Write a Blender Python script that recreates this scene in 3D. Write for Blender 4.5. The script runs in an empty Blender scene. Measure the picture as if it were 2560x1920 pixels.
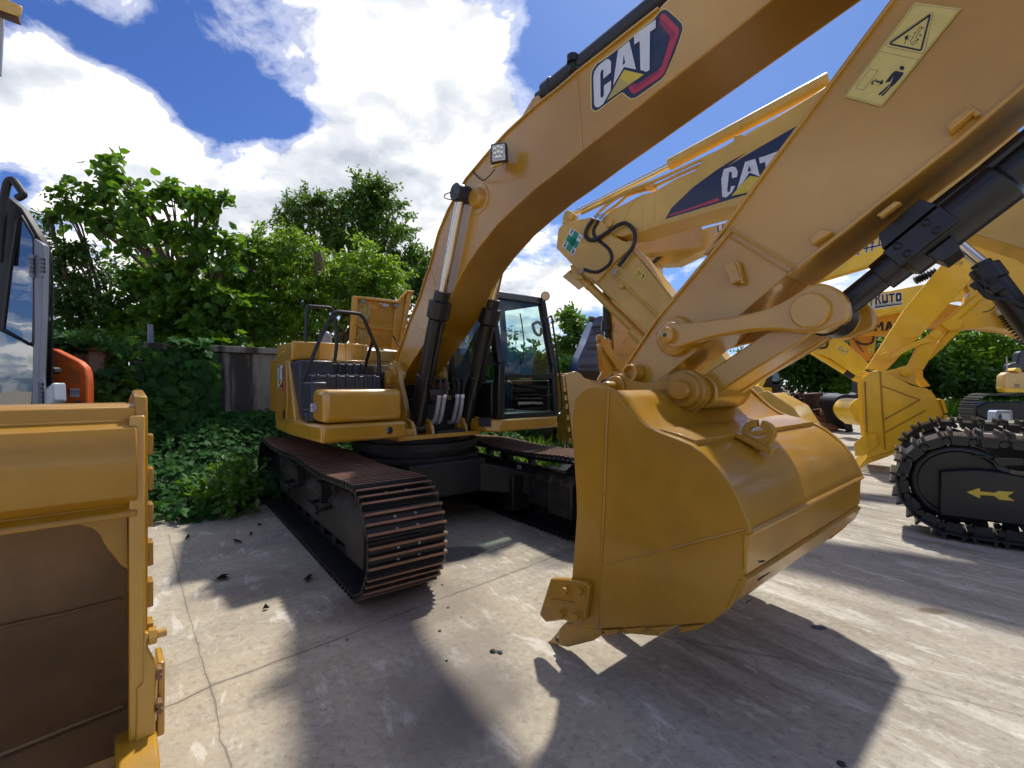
import bpy, bmesh, math, random
import numpy as np
from mathutils import Vector, Matrix
R = math.radians
scene = bpy.context.scene
col = scene.collection
random.seed(7)

# ------------------------------------------------------------------ survey
# The yard was surveyed from the photograph: F focal length (px of the 2560
# wide photo), H eye height.  Fr is a machine's own frame: x forward, y left.
F, H, CX, CY = 1183.0, 1.7, 1280.0, 960.0
class Fr:
    def __init__(s, ox, oy, hd, oz=0.0):
        a = R(hd); s.o = (ox, oy, oz)
        s.d = (math.sin(a), -math.cos(a)); s.l = (math.cos(a), math.sin(a))
        s.rot = math.atan2(s.d[1], s.d[0])
    def loc(s, p):
        x = p[0]-s.o[0]; y = p[1]-s.o[1]
        return (x*s.d[0]+y*s.d[1], x*s.l[0]+y*s.l[1], p[2]-s.o[2])
    def wor(s, x, y, z):
        return (s.o[0]+x*s.d[0]+y*s.l[0], s.o[1]+x*s.d[1]+y*s.l[1], z+s.o[2])
    def hit(s, u, v, ax, val):
        r = ((u-CX)/F, 1.0, (CY-v)/F)
        r = (r[0]*s.d[0]+r[1]*s.d[1], r[0]*s.l[0]+r[1]*s.l[1], r[2])
        c = s.loc((0, 0, H)); t = (val-c[ax])/r[ax]
        return (c[0]+t*r[0], c[1]+t*r[1], c[2]+t*r[2])
    def X(s, p, val): return s.hit(p[0], p[1], 0, val)
    def Y(s, p, val): return s.hit(p[0], p[1], 1, val)
    def Z(s, p, val): return s.hit(p[0], p[1], 2, val)
    def YS(s, pts, val): return [(q[0], q[2]) for q in (s.Y(p, val) for p in pts)]
def zf(x0, y0, k):
    f = lambda x, y: (x0+x/k, y0+y/k)
    f.s = lambda *pts: [(x0+x/k, y0+y/k) for x, y in pts]
    return f
def at(p, D):
    return ((p[0]-CX)/F*D, D, H+(CY-p[1])/F*D)
def gnd(p, z=0.0):
    D = (H-z)*F/(p[1]-CY); return ((p[0]-CX)/F*D, D, z)
zA=zf(1000,0,2.074); zB=zf(640,680,2.765); zC=zf(640,1060,2.765); zD=zf(1340,850,2.0733)
zE=zf(1380,380,2.44); zG=zf(1860,560,2.766); zH=zf(0,960,1.7286); zI=zf(1860,860,2.766)
zJ=zf(1760,0,2.37); zK=zf(1380,740,3.95); zL=zf(1380,440,4.148); zM=zf(660,700,3.95)
zN=zf(1000,700,3.95); zO=zf(2050,560,4.147); zP=zf(1880,900,6.9125); zQ=zf(2200,840,2.961)
zR=zf(1440,0,5.184); zS=zf(2080,0,5.529); zT=zf(0,400,2.5135); zV=zf(0,380,2.44); zW=zf(0,0,.8641)

# ------------------------------------------------------------------ geometry
class MB:
    def __init__(s): s.v=[]; s.f=[]; s.m=[]; s.cm=0
    def add(s, vs, fs):
        o=len(s.v); s.v += [tuple(p) for p in vs]
        for f in fs: s.f.append([o+i for i in f]); s.m.append(s.cm)
        return s
    def poly(s, pts): return s.add(pts, [list(range(len(pts)))])
    def extr(s, pts, vec):
        n=len(pts); vec=Vector(vec); a=[Vector(p) for p in pts]; b=[p+vec for p in a]
        nr=Vector((0,0,0))
        for i in range(n): nr += a[i].cross(a[(i+1)%n])
        fl = nr.dot(vec) > 0
        fs=[list(range(n)), [n+i for i in reversed(range(n))]] + [[(i+1)%n, i, n+i, n+(i+1)%n] for i in range(n)]
        if fl: fs=[list(reversed(f)) for f in fs]
        return s.add(a+b, fs)
    def prism(s, xz, y0, y1):
        return s.extr([(x,y0,z) for x,z in xz], (0,y1-y0,0))
    def box(s, x0,x1,y0,y1,z0,z1):
        return s.extr([(x0,y0,z0),(x1,y0,z0),(x1,y1,z0),(x0,y1,z0)], (0,0,z1-z0))
    def hexa(s, b, t):   # 4 bottom, 4 top points
        return s.add(list(b)+list(t), [[3,2,1,0],[4,5,6,7],[0,1,5,4],[1,2,6,5],[2,3,7,6],[3,0,4,7]])
    def rings(s, p0, ax, prof, n=20, caps=True, ph=0.0):
        p0=Vector(p0); ax=Vector(ax).normalized()
        t=Vector((0,0,1)) if abs(ax.z)<.9 else Vector((1,0,0))
        a=ax.cross(t).normalized(); b=ax.cross(a)
        vs=[]; fs=[]
        for (h,r) in prof:
            for i in range(n):
                w=2*math.pi*i/n+ph; vs.append(p0+ax*h+(a*math.cos(w)+b*math.sin(w))*r)
        for k in range(len(prof)-1):
            for i in range(n):
                j=(i+1)%n; fs.append([k*n+i,(k)*n+j,(k+1)*n+j,(k+1)*n+i])
        if caps:
            fs.append([i for i in reversed(range(n))]); q=(len(prof)-1)*n; fs.append([q+i for i in range(n)])
        return s.add(vs,fs)
    def cyl(s, p0, p1, r0, r1=None, n=20):
        d=Vector(p1)-Vector(p0); r1=r0 if r1 is None else r1
        return s.rings(p0, d, [(0,r0),(d.length,r1)], n)
    def tube(s, path, r, n=8, sm=0, closed=False):
        P=[Vector(p) for p in path]
        if sm:
            Q=[]; m=len(P)
            for i in range(m-(0 if closed else 1)):
                a=P[i-1] if (i>0 or closed) else P[0]; b=P[i]; c=P[(i+1)%m]; d=P[(i+2)%m] if (i+2<m or closed) else P[-1]
                for k in range(sm):
                    t=k/sm; Q.append(.5*((2*b)+(c-a)*t+(2*a-5*b+4*c-d)*t*t+(3*b-a-3*c+d)*t**3))
            if not closed: Q.append(P[-1])
            P=Q
        m=len(P); rr=r if hasattr(r,'__len__') else None
        tan=[(P[min(i+1,m-1)]-P[max(i-1,0)]).normalized() for i in range(m)]
        up=Vector((0,0,1)) if abs(tan[0].z)<.9 else Vector((1,0,0))
        a=tan[0].cross(up).normalized(); vs=[]; fs=[]
        for i in range(m):
            a=(a-tan[i]*a.dot(tan[i]))
            a=a.normalized() if a.length>1e-6 else tan[i].orthogonal().normalized()
            b=tan[i].cross(a)
            q=r if rr is None else rr[0]+(rr[-1]-rr[0])*i/(m-1)
            for k in range(n):
                w=2*math.pi*k/n; vs.append(P[i]+(a*math.cos(w)+b*math.sin(w))*q)
        for i in range(m-1):
            for k in range(n):
                j=(k+1)%n; fs.append([i*n+k,i*n+j,(i+1)*n+j,(i+1)*n+k])
        fs.append([k for k in reversed(range(n))]); fs.append([(m-1)*n+k for k in range(n)])
        return s.add(vs,fs)
    def strip(s, path, width, y0, y1): pass
    def sheet(s, xz, y0, y1, th):
        # curved plate: profile polyline in x,z thickened by th to its left, from y0 to y1
        n=len(xz); off=[]
        for i in range(n):
            a=xz[max(i-1,0)]; b=xz[min(i+1,n-1)]; dx,dz=b[0]-a[0],b[1]-a[1]; L=math.hypot(dx,dz) or 1
            off.append((xz[i][0]-dz/L*th, xz[i][1]+dx/L*th))
        vs=[(x,y0,z) for x,z in xz]+[(x,y1,z) for x,z in xz]+[(x,y0,z) for x,z in off]+[(x,y1,z) for x,z in off]
        fs=[]
        for i in range(n-1):
            fs+= [[i,i+1,n+i+1,n+i],[2*n+i,3*n+i,3*n+i+1,2*n+i+1],[i,2*n+i,2*n+i+1,i+1],[n+i,n+i+1,3*n+i+1,3*n+i]]
        fs+=[[0,n,3*n,2*n],[n-1,3*n-1,4*n-1,2*n-1]]
        return s.add(vs,fs)
    def bolt(s, p, ax, r=.02, h=.02):
        ax=Vector(ax).normalized(); p=Vector(p)
        s.rings(p, ax, [(0,r*1.5),(h*.3,r*1.5)], 10); return s.rings(p+ax*h*.28, ax, [(0,r),(h,r*.95)], 6)
    EACH={'pressed_ribs','pin_boss','lug','roller','bolt','pin','boom_bracket','cylinder_bracket','latch','screw_hole','fastener','wheel','wear_plate','pipe_clamp','weld_seam','hose','bracket','bolt_hole','wear_strip','side_panel','dark_filler','car_body_leg','panel','pier','coping','flange','controls','rib','step_bracket','panel_seam','paint_chip_or_gap','guard','guard_rail','seat','cylinder_head'}
    def build(s, name, mat, parent=None, bevel=0.0, ang=35, seg=2, label=None):
        if name in s.EACH and parent is not None and len(s.f)>7:
            par=list(range(len(s.v)))
            def fd(i):
                while par[i]!=i: par[i]=par[par[i]]; i=par[i]
                return i
            for f in s.f:
                a=fd(f[0])
                for i in f[1:]: par[fd(i)]=a
            comp={}
            for k,f in enumerate(s.f): comp.setdefault(fd(f[0]),[]).append(k)
            boxes=[]
            for c,fs in comp.items():
                vs=[s.v[i] for k in fs for i in s.f[k]]; boxes.append([[min(v[j] for v in vs)-.004 for j in range(3)],[max(v[j] for v in vs)+.004 for j in range(3)],fs])
            ch=True
            while ch:
                ch=False
                for i in range(len(boxes)):
                    for j in range(i+1,len(boxes)):
                        A_,B_=boxes[i],boxes[j]
                        if all(A_[0][k]<=B_[1][k] and B_[0][k]<=A_[1][k] for k in range(3)):
                            boxes[i]=[[min(A_[0][k],B_[0][k]) for k in range(3)],[max(A_[1][k],B_[1][k]) for k in range(3)],A_[2]+B_[2]]; del boxes[j]; ch=True; break
                    if ch: break
            if len(boxes)>1:
                o=None
                for lo,hi,fs in boxes:
                    g=MB(); mp={}
                    for k in fs:
                        for i in s.f[k]:
                            if i not in mp: mp[i]=len(g.v); g.v.append(s.v[i])
                        g.f.append([mp[i] for i in s.f[k]]); g.m.append(s.m[k])
                    q=g._build(name,mat,parent,bevel,ang,seg,label); o=o or q
                return o
        return s._build(name,mat,parent,bevel,ang,seg,label)
    def _build(s, name, mat, parent=None, bevel=0.0, ang=35, seg=2, label=None):
        me=bpy.data.meshes.new(name); me.from_pydata(s.v,[],s.f)
        mats=mat if isinstance(mat,(list,tuple)) else [mat]
        for m in mats: me.materials.append(m)
        if len(mats)>1: me.polygons.foreach_set('material_index', s.m)
        bm=bmesh.new(); bm.from_mesh(me); bmesh.ops.recalc_face_normals(bm, faces=bm.faces) ; bm.to_mesh(me); bm.free()
        me.polygons.foreach_set('use_smooth',[True]*len(me.polygons))
        me.set_sharp_from_angle(angle=R(ang)); me.update()
        o=bpy.data.objects.new(name,me); col.objects.link(o)
        if parent is not None: o.parent=parent
        if bevel:
            b=o.modifiers.new('bevel','BEVEL'); b.width=bevel; b.segments=seg; b.limit_method='ANGLE'; b.angle_limit=R(40); b.harden_normals=False
        if label: o['label']=label
        return o
def tag(o, label=None, cat=None, group=None, kind=None):
    if label: o['label']=label
    if cat: o['category']=cat
    if group: o['group']=group
    if kind: o['kind']=kind
    return o
def root(name, fr, label, cat, group=None):
    o=bpy.data.objects.new(name,None); o.empty_display_size=.3; col.objects.link(o)
    o.location=fr.o; o.rotation_euler=(0,0,fr.rot); return tag(o,label,cat,group)
def wroot(name, loc, label, cat, group=None):
    o=bpy.data.objects.new(name,None); o.empty_display_size=.3; col.objects.link(o); o.location=loc
    return tag(o,label,cat,group)
def copy_tree(o, parent=None):
    c=o.copy(); col.objects.link(c)
    if parent is not None: c.parent=parent
    for ch in list(o.children): copy_tree(ch,c)
    return c
def offset(pts, d):
    n=len(pts); A=sum(pts[i][0]*pts[(i+1)%n][1]-pts[(i+1)%n][0]*pts[i][1] for i in range(n)); sg=1 if A>0 else -1
    out=[]
    for i in range(n):
        a,b,c=pts[i-1],pts[i],pts[(i+1)%n]
        n1=(b[1]-a[1],a[0]-b[0]); n2=(c[1]-b[1],b[0]-c[0])
        l1=math.hypot(*n1) or 1; l2=math.hypot(*n2) or 1
        m=(n1[0]/l1+n2[0]/l2, n1[1]/l1+n2[1]/l2); L=math.hypot(*m) or 1
        k=d*sg/max(.5,L/2)/L
        out.append((b[0]+m[0]*k,b[1]+m[1]*k))
    return out
def arc(cx,cz,r,a0,a1,n): return [(cx+r*math.cos(R(a0+(a1-a0)*i/n)), cz+r*math.sin(R(a0+(a1-a0)*i/n))) for i in range(n+1)]
def smooth(pts,k=4,closed=False):
    P=[Vector((p[0],p[1])) for p in pts]; m=len(P); Q=[]
    for i in range(m-(0 if closed else 1)):
        a=P[i-1] if (i>0 or closed) else P[0]; b=P[i]; c=P[(i+1)%m]; d=P[(i+2)%m] if (i+2<m or closed) else P[-1]
        for j in range(k):
            t=j/k; q=.5*((2*b)+(c-a)*t+(2*a-5*b+4*c-d)*t*t+(3*b-a-3*c+d)*t**3); Q.append((q.x,q.y))
    if not closed: Q.append(tuple(P[-1]))
    return Q

# ------------------------------------------------------------------ materials
class NT:
    def __init__(s, nt): s.nt=nt; s.n=nt.nodes; s.l=nt.links
    def new(s,t,**k):
        n=s.n.new(t)
        for a,b in k.items(): setattr(n,a,b)
        return n
    def put(s,sock,val):
        if hasattr(val,'links') or isinstance(val,bpy.types.NodeSocket): s.l.new(val,sock)
        else: sock.default_value=val
    def math(s,op,a,b=0.0,c=0.0,clamp=False):
        n=s.new('ShaderNodeMath',operation=op,use_clamp=clamp)
        s.put(n.inputs[0],a); s.put(n.inputs[1],b); s.put(n.inputs[2],c); return n.outputs[0]
    def noise(s,vec,scale,detail=4,rough=.55,dist=0.0):
        n=s.new('ShaderNodeTexNoise'); s.put(n.inputs['Vector'],vec) if vec is not None else None
        n.inputs['Scale'].default_value=scale; n.inputs['Detail'].default_value=detail; n.inputs['Roughness'].default_value=rough; n.inputs['Distortion'].default_value=dist
        return n.outputs[0]
    def ramp(s,fac,stops,interp='LINEAR'):
        n=s.new('ShaderNodeValToRGB'); e=n.color_ramp; e.interpolation=interp
        while len(e.elements)<len(stops): e.elements.new(.5)
        for k,(p,c) in zip(e.elements,stops):
            k.position=p; k.color=c if len(c)==4 else (*c,1)
        s.put(n.inputs[0],fac); return n.outputs[0]
    def mix(s,fac,a,b,bt='MIX'):
        n=s.new('ShaderNodeMix',data_type='RGBA',blend_type=bt); s.put(n.inputs[0],fac)
        s.put(n.inputs[6],a if not isinstance(a,tuple) else (*a[:3],1)); s.put(n.inputs[7],b if not isinstance(b,tuple) else (*b[:3],1)); return n.outputs[2]
    def maprange(s,v,a,b,c=0.0,d=1.0):
        n=s.new('ShaderNodeMapRange'); n.interpolation_type='SMOOTHSTEP'
        for i,x in enumerate((v,a,b,c,d)): s.put(n.inputs[i],x)
        return n.outputs[0]
    def mapping(s,vec,scale=(1,1,1),rot=(0,0,0),loc=(0,0,0)):
        n=s.new('ShaderNodeMapping'); s.put(n.inputs[0],vec); n.inputs[1].default_value=loc; n.inputs[2].default_value=rot; n.inputs[3].default_value=scale; return n.outputs[0]
    def bump(s,h,strength=.2,dist=.01):
        n=s.new('ShaderNodeBump'); n.inputs['Strength'].default_value=strength; n.inputs['Distance'].default_value=dist; s.put(n.inputs['Height'],h); return n.outputs[0]
def newmat(name):
    m=bpy.data.materials.new(name); m.use_nodes=True; t=NT(m.node_tree); b=t.n['Principled BSDF']; return m,t,b
def pos(t): return t.new('ShaderNodeNewGeometry').outputs['Position']
def objc(t): return t.new('ShaderNodeTexCoord').outputs['Object']
def paint(name, c, rough=.35, coat=.5, var=.12, dust=.12, dustc=(.36,.27,.15), metal=0.0, spec=.5, orange=.25, crough=.08, cior=1.5, scratch=0.0):
    m,t,b=newmat(name); p=objc(t)
    n1=t.noise(p,1.3,5,.6); n2=t.noise(p,9,6,.65); n3=t.noise(p,60,3,.5)
    dark=tuple(x*(1-var) for x in c); lite=tuple(min(1,x*(1+var)) for x in c)
    cc=t.mix(t.maprange(n1,.3,.7),dark,lite)
    geo=t.new('ShaderNodeNewGeometry'); sx=t.new('ShaderNodeSeparateXYZ'); t.l.new(geo.outputs['Normal'],sx.inputs[0])
    up=t.maprange(sx.outputs[2],.2,1.0,.25,1.0)
    df=t.math('MULTIPLY',t.math('MULTIPLY',t.maprange(n2,.42,.75),up),dust,clamp=True)
    cc=t.mix(df,cc,dustc)
    sc=t.noise(t.mapping(p,(40,40,3)),1.0,4,.7)
    cc=t.mix(t.math('MULTIPLY',t.maprange(sc,.66,.74),dust*1.6,clamp=True),cc,tuple(x*.45 for x in c))
    if scratch:
        s1=t.noise(t.mapping(p,(3,3,55),(.5,.3,.2)),1.6,5,.7); s2=t.noise(t.mapping(p,(50,4,4),(.2,.7,.4)),1.3,5,.7)
        sm=t.math('MAXIMUM',t.maprange(s1,.665,.70),t.maprange(s2,.675,.71)); sm=t.math('MULTIPLY',sm,t.maprange(t.noise(p,2.1,3,.6),.45,.62))
        cc=t.mix(t.math('MULTIPLY',sm,scratch,clamp=True),cc,tuple(min(1,x*1.5+.03) for x in c))
        zz=t.new('ShaderNodeSeparateXYZ'); t.l.new(geo.outputs['Position'],zz.inputs[0])
        low=t.math('MULTIPLY',t.maprange(zz.outputs[2],.55,.02),t.maprange(n2,.36,.66)); cc=t.mix(t.math('MULTIPLY',low,.8,clamp=True),cc,(.17,.105,.05))
    t.put(b.inputs['Base Color'],cc)
    t.put(b.inputs['Roughness'],t.math('ADD',t.math('MULTIPLY',n2,.18),rough-.09))
    b.inputs['Metallic'].default_value=metal; b.inputs['Coat Weight'].default_value=coat; b.inputs['Coat Roughness'].default_value=crough; b.inputs['Coat IOR'].default_value=cior
    b.inputs['Specular IOR Level'].default_value=spec
    t.put(b.inputs['Normal'],t.bump(t.math('ADD',t.math('MULTIPLY',n3,.15),t.noise(p,3.5,2,.5)),orange*.35,.012))
    return m
YEL=paint('cat_yellow_paint',(.51,.262,.014),.36,.95,crough=.18,cior=1.62,dust=.16)
YEL2=paint('aged_yellow_paint',(.66,.40,.07),.42,.4)
YELD=paint('yellow_bucket_paint',(.385,.188,.006),.40,.4,.16,.24,dustc=(.42,.27,.10),scratch=.5)
KOM=paint('bright_yellow_paint',(.88,.56,.02),.4,.35)
CREAM=paint('cream_yellow_paint',(.66,.47,.17),.4,.4)
ORA=paint('orange_paint',(.72,.13,.018),.38,.4)
ORY=paint('orange_yellow_paint',(.74,.33,.02),.4,.35)
BLK=paint('black_gloss_paint',(.006,.006,.007),.36,.12,.3,.08,(.12,.10,.08))
BLKM=paint('black_matt_paint',(.007,.007,.008),.55,.05,.3,.12,(.10,.08,.055))
NAVY=paint('dark_plastic',(.022,.027,.042),.45,.1,.2,.25,(.16,.15,.14))
FRAMEC=paint('dusty_black_frame',(.022,.020,.018),.5,.08,.4,1.1,(.17,.12,.065))
STEEL=paint('shoe_steel',(.017,.016,.016),.45,.0,.4,.25,(.08,.06,.045),metal=.2)
RUST=paint('rusty_edge',(.22,.105,.055),.7,.0,.5,.5,(.30,.20,.13))
RUSTD=paint('dark_rust',(.075,.036,.022),.75,.0,.5,.5,(.18,.10,.06))
GREY=paint('grey_trim',(.20,.22,.27),.45,.2,.1,.2)
SILV=paint('silver_sleeve',(.42,.42,.45),.45,.0,.2,.2,metal=.3)
WHITE=paint('white_vinyl',(.75,.76,.78),.35,.2,.05,.15)
def flat(name,c,rough=.4,coat=.15):
    m,t,b=newmat(name); p=objc(t); n=t.noise(p,14,4,.6)
    t.put(b.inputs['Base Color'],t.mix(t.maprange(n,.3,.7),tuple(x*.9 for x in c),c)); b.inputs['Roughness'].default_value=rough; b.inputs['Coat Weight'].default_value=coat
    return m
D_NAVY=flat('decal_navy',(.014,.022,.07)); D_RED=flat('decal_red',(.50,.035,.07)); D_YEL=flat('decal_yellow',(.72,.52,.05))
D_YELL=flat('decal_pale_yellow',(.70,.55,.16)); D_BLK=flat('decal_black',(.012,.013,.018)); D_WHT=flat('decal_white',(.72,.74,.80)); D_GRN=flat('decal_green',(.0,.30,.17)); D_TEAL=flat('decal_teal',(.02,.22,.19))
def metal(name,c,rough):
    m,t,b=newmat(name); b.inputs['Base Color'].default_value=(*c,1); b.inputs['Metallic'].default_value=1
    n=t.noise(t.mapping(objc(t),(3,3,60)),4,3); t.put(b.inputs['Roughness'],t.math('ADD',t.math('MULTIPLY',n,.1),rough)); return m
CHROME=metal('chrome_rod',(.62,.58,.53),.08); LENS=metal('lamp_reflector',(.55,.5,.42),.2)
def rubber():
    m,t,b=newmat('hose_rubber'); b.inputs['Base Color'].default_value=(.014,.015,.017,1); b.inputs['Roughness'].default_value=.4
    w=t.new('ShaderNodeTexWave'); w.inputs['Scale'].default_value=30; t.put(b.inputs['Normal'],t.bump(w.outputs[0],.2,.004)); return m
RUB=rubber()
def glass(name,tint,fr=1.45,extra=0.0):
    m=bpy.data.materials.new(name); m.use_nodes=True; t=NT(m.node_tree); t.n.remove(t.n['Principled BSDF'])
    tr=t.new('ShaderNodeBsdfTransparent'); tr.inputs[0].default_value=(*tint,1)
    gl=t.new('ShaderNodeBsdfGlossy'); gl.inputs['Roughness'].default_value=.01; gl.inputs[0].default_value=(.95,.97,1,1)
    lw=t.new('ShaderNodeLayerWeight'); lw.inputs[0].default_value=.5; ff=t.math('ADD',t.math('MULTIPLY',t.math('POWER',lw.outputs['Facing'],4.0),.75),.045 if fr<1.6 else .07)
    nz=t.noise(objc(t),2.0,2,.5); bp=t.bump(nz,.08,.02); t.l.new(bp,gl.inputs['Normal'])
    mx=t.new('ShaderNodeMixShader'); t.put(mx.inputs[0],t.math('ADD',ff,extra,clamp=True)); t.l.new(tr.outputs[0],mx.inputs[1]); t.l.new(gl.outputs[0],mx.inputs[2])
    t.l.new(mx.outputs[0],t.n['Material Output'].inputs[0]); return m
GLASS=glass('cab_glass',(.70,.84,.82),1.5,.03)
GLASSD=glass('dark_glass',(.10,.13,.13),1.7,.22)

# ------------------------------------------------------------------ camera, light, sky
cam=bpy.data.cameras.new('camera'); co=bpy.data.objects.new('camera',cam); col.objects.link(co); scene.camera=co
cam.sensor_fit='HORIZONTAL'; cam.sensor_width=36; cam.lens=F/2560*36; cam.clip_start=.05; cam.clip_end=3000
co.location=(0,0,H); co.rotation_euler=(R(90),0,0)
SAZ,SEL=20.0,58.0
sd=Vector((math.sin(R(SAZ))*math.cos(R(SEL)),math.cos(R(SAZ))*math.cos(R(SEL)),math.sin(R(SEL))))
sl=bpy.data.lights.new('sun','SUN'); so=bpy.data.objects.new('sun',sl); col.objects.link(so)
sl.energy=4.5; sl.angle=R(2.6); sl.color=(1,.945,.845); so.rotation_euler=sd.to_track_quat('Z','Y').to_euler(); so.location=(5,20,30)
scene.view_settings.view_transform='Standard'; scene.view_settings.look='None'; scene.view_settings.exposure=0
scene.cycles.max_bounces=6; scene.cycles.diffuse_bounces=3; scene.cycles.glossy_bounces=3; scene.cycles.transparent_max_bounces=12; scene.cycles.use_adaptive_sampling=True; scene.cycles.adaptive_threshold=.03; scene.cycles.use_denoising=True; scene.cycles.caustics_reflective=False; scene.cycles.caustics_refractive=False
w=bpy.data.worlds.new('World'); scene.world=w; w.use_nodes=True; t=NT(w.node_tree); bg=t.n['Background']
w.cycles.sampling_method='MANUAL'; w.cycles.sample_map_resolution=256
sky=t.new('ShaderNodeTexSky',sky_type='NISHITA'); sky.sun_disc=False; sky.sun_elevation=R(SEL); sky.sun_rotation=R(SAZ); sky.dust_density=.6; sky.air_density=1.0; sky.ozone_density=3.5
tc=t.new('ShaderNodeTexCoord'); dv=tc.outputs['Generated']
sx=t.new('ShaderNodeSeparateXYZ'); t.l.new(dv,sx.inputs[0]); dx,dy,dz=sx.outputs
az=t.math('ARCTAN2',dx,dy); el=t.math('ARCSINE',dz)
den=t.math('ADD',t.math('MAXIMUM',dz,0.0),.32)
cb=t.new('ShaderNodeCombineXYZ'); t.put(cb.inputs[0],t.math('DIVIDE',dx,den)); t.put(cb.inputs[1],t.math('DIVIDE',dy,den)); cb.inputs[2].default_value=3.7
P0=cb.outputs[0]
def vor(vec,scale):
    n=t.new('ShaderNodeTexVoronoi',feature='SMOOTH_F1'); t.put(n.inputs['Vector'],vec); n.inputs['Scale'].default_value=scale; n.inputs['Smoothness'].default_value=.6; n.inputs['Detail'].default_value=1.0; n.inputs['Roughness'].default_value=.55
    return n.outputs['Distance']
wn=t.new('ShaderNodeTexNoise'); t.l.new(P0,wn.inputs['Vector']); wn.inputs['Scale'].default_value=6; wn.inputs['Detail'].default_value=3
wa=t.new('ShaderNodeVectorMath',operation='MULTIPLY_ADD'); t.l.new(wn.outputs['Color'],wa.inputs[0]); wa.inputs[1].default_value=(.10,.10,.10); t.l.new(P0,wa.inputs[2]); PW=wa.outputs[0]
n1=t.noise(PW,3.0,6,.60,0)
puff=t.math('SUBTRACT',.42,vor(PW,5.5))
ad=t.new('ShaderNodeVectorMath',operation='ADD'); t.l.new(PW,ad.inputs[0]); ad.inputs[1].default_value=(.02,.07,.0)
n2=t.noise(ad.outputs[0],3.0,5,.55,0)
# broad cloud banks and clear gaps, by bearing and elevation: (u,v) of the photo, half widths, weight
BL=[(280,330,330,170,.42),(60,200,160,120,.30),(560,560,420,190,.40),(800,130,200,170,.44),(860,330,190,170,.42),(700,430,120,120,.2),(1000,60,120,100,.30),(300,20,60,30,.22),(455,130,45,60,.26),(520,180,40,40,.16),(250,60,50,25,.12),(520,60,40,60,.16),(1060,130,60,90,.22),(1110,380,90,120,.22),
    (960,480,150,120,.32),(1060,200,70,120,.12),(1160,600,160,80,.22),(1260,650,260,60,.35),(1800,640,300,50,.28),(2050,560,200,60,.2),(1130,250,70,70,.14),
    (130,50,240,55,-.55),(430,150,110,85,-.5),(510,225,80,60,-.45),(645,262,70,40,-.55),(440,260,50,60,-.2),(1010,180,40,60,-.2),(1250,160,130,170,-.3),(1500,300,250,260,-.45),(1850,150,300,200,-.5),(1130,520,90,70,-.2),(20,390,50,50,-.25),(900,470,30,25,-.25),(2300,250,250,250,-.3)]
acc=None
for (u,v,ru,rv,wt) in BL:
    U=u/.8641-CX; V=CY-v/.8641; a=math.atan(U/F); hy=math.hypot(F,U); e=math.atan2(V,hy)
    ra=ru/.8641/hy*math.cos(a); re=rv/.8641/math.hypot(hy,V)
    q=t.math('ADD',t.math('POWER',t.math('DIVIDE',t.math('SUBTRACT',az,a),ra),2.0),t.math('POWER',t.math('DIVIDE',t.math('SUBTRACT',el,e),re),2.0))
    g=t.math('MULTIPLY',t.math('EXPONENT',t.math('MULTIPLY',q,-.8)),wt)
    acc=g if acc is None else t.math('ADD',acc,g)
n3=t.noise(PW,10.0,5,.62,0)
lev=t.math('ADD',t.math('ADD',t.math('ADD',t.math('MULTIPLY_ADD',n1,2.0,-.48),t.math('MULTIPLY_ADD',n3,.85,-.425)),t.math('MULTIPLY',puff,.45)),t.math('ADD',t.math('MULTIPLY',acc,1.0),t.maprange(el,.30,.05,0,.13)))
back=t.math('MULTIPLY',t.maprange(dy,.15,-.25),.03); lev=t.math('SUBTRACT',lev,back)
cov=t.maprange(lev,.50,.68)
wisp=t.math('MULTIPLY',t.maprange(lev,.30,.56),.34)
cov=t.math('MAXIMUM',cov,wisp)
core=t.maprange(lev,.75,1.2)
shade=t.math('ADD',t.math('MULTIPLY',t.math('SUBTRACT',n1,n2),1.5),t.math('MULTIPLY',puff,.35))
shade=t.math('SUBTRACT',shade,t.math('MULTIPLY',t.math('MULTIPLY',core,t.maprange(t.noise(P0,1.7,3,.5),.44,.60)),.30))
shade=t.math('ADD',shade,t.maprange(lev,.66,.46,0.0,.4))
cloud=t.ramp(t.math('ADD',shade,.84),[(0,(.45,.50,.60)),(.36,(.60,.65,.74)),(.60,(.90,.93,.98)),(.84,(1.55,1.54,1.52))])
skyc=t.new('ShaderNodeVectorMath',operation='SCALE'); t.l.new(sky.outputs[0],skyc.inputs[0]); skyc.inputs[3].default_value=1.0
SKYK=.105
cl=t.new('ShaderNodeVectorMath',operation='SCALE'); t.l.new(cloud,cl.inputs[0]); cl.inputs[3].default_value=1/SKYK
tint=t.mix(1.0,sky.outputs[0],t.mix(t.maprange(az,-.7,.5),(.46,.66,1.12),(.66,.84,1.18)),'MULTIPLY')
t.put(bg.inputs[0],t.mix(cov,tint,cl.outputs[0])); bg.inputs[1].default_value=SKYK

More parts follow.
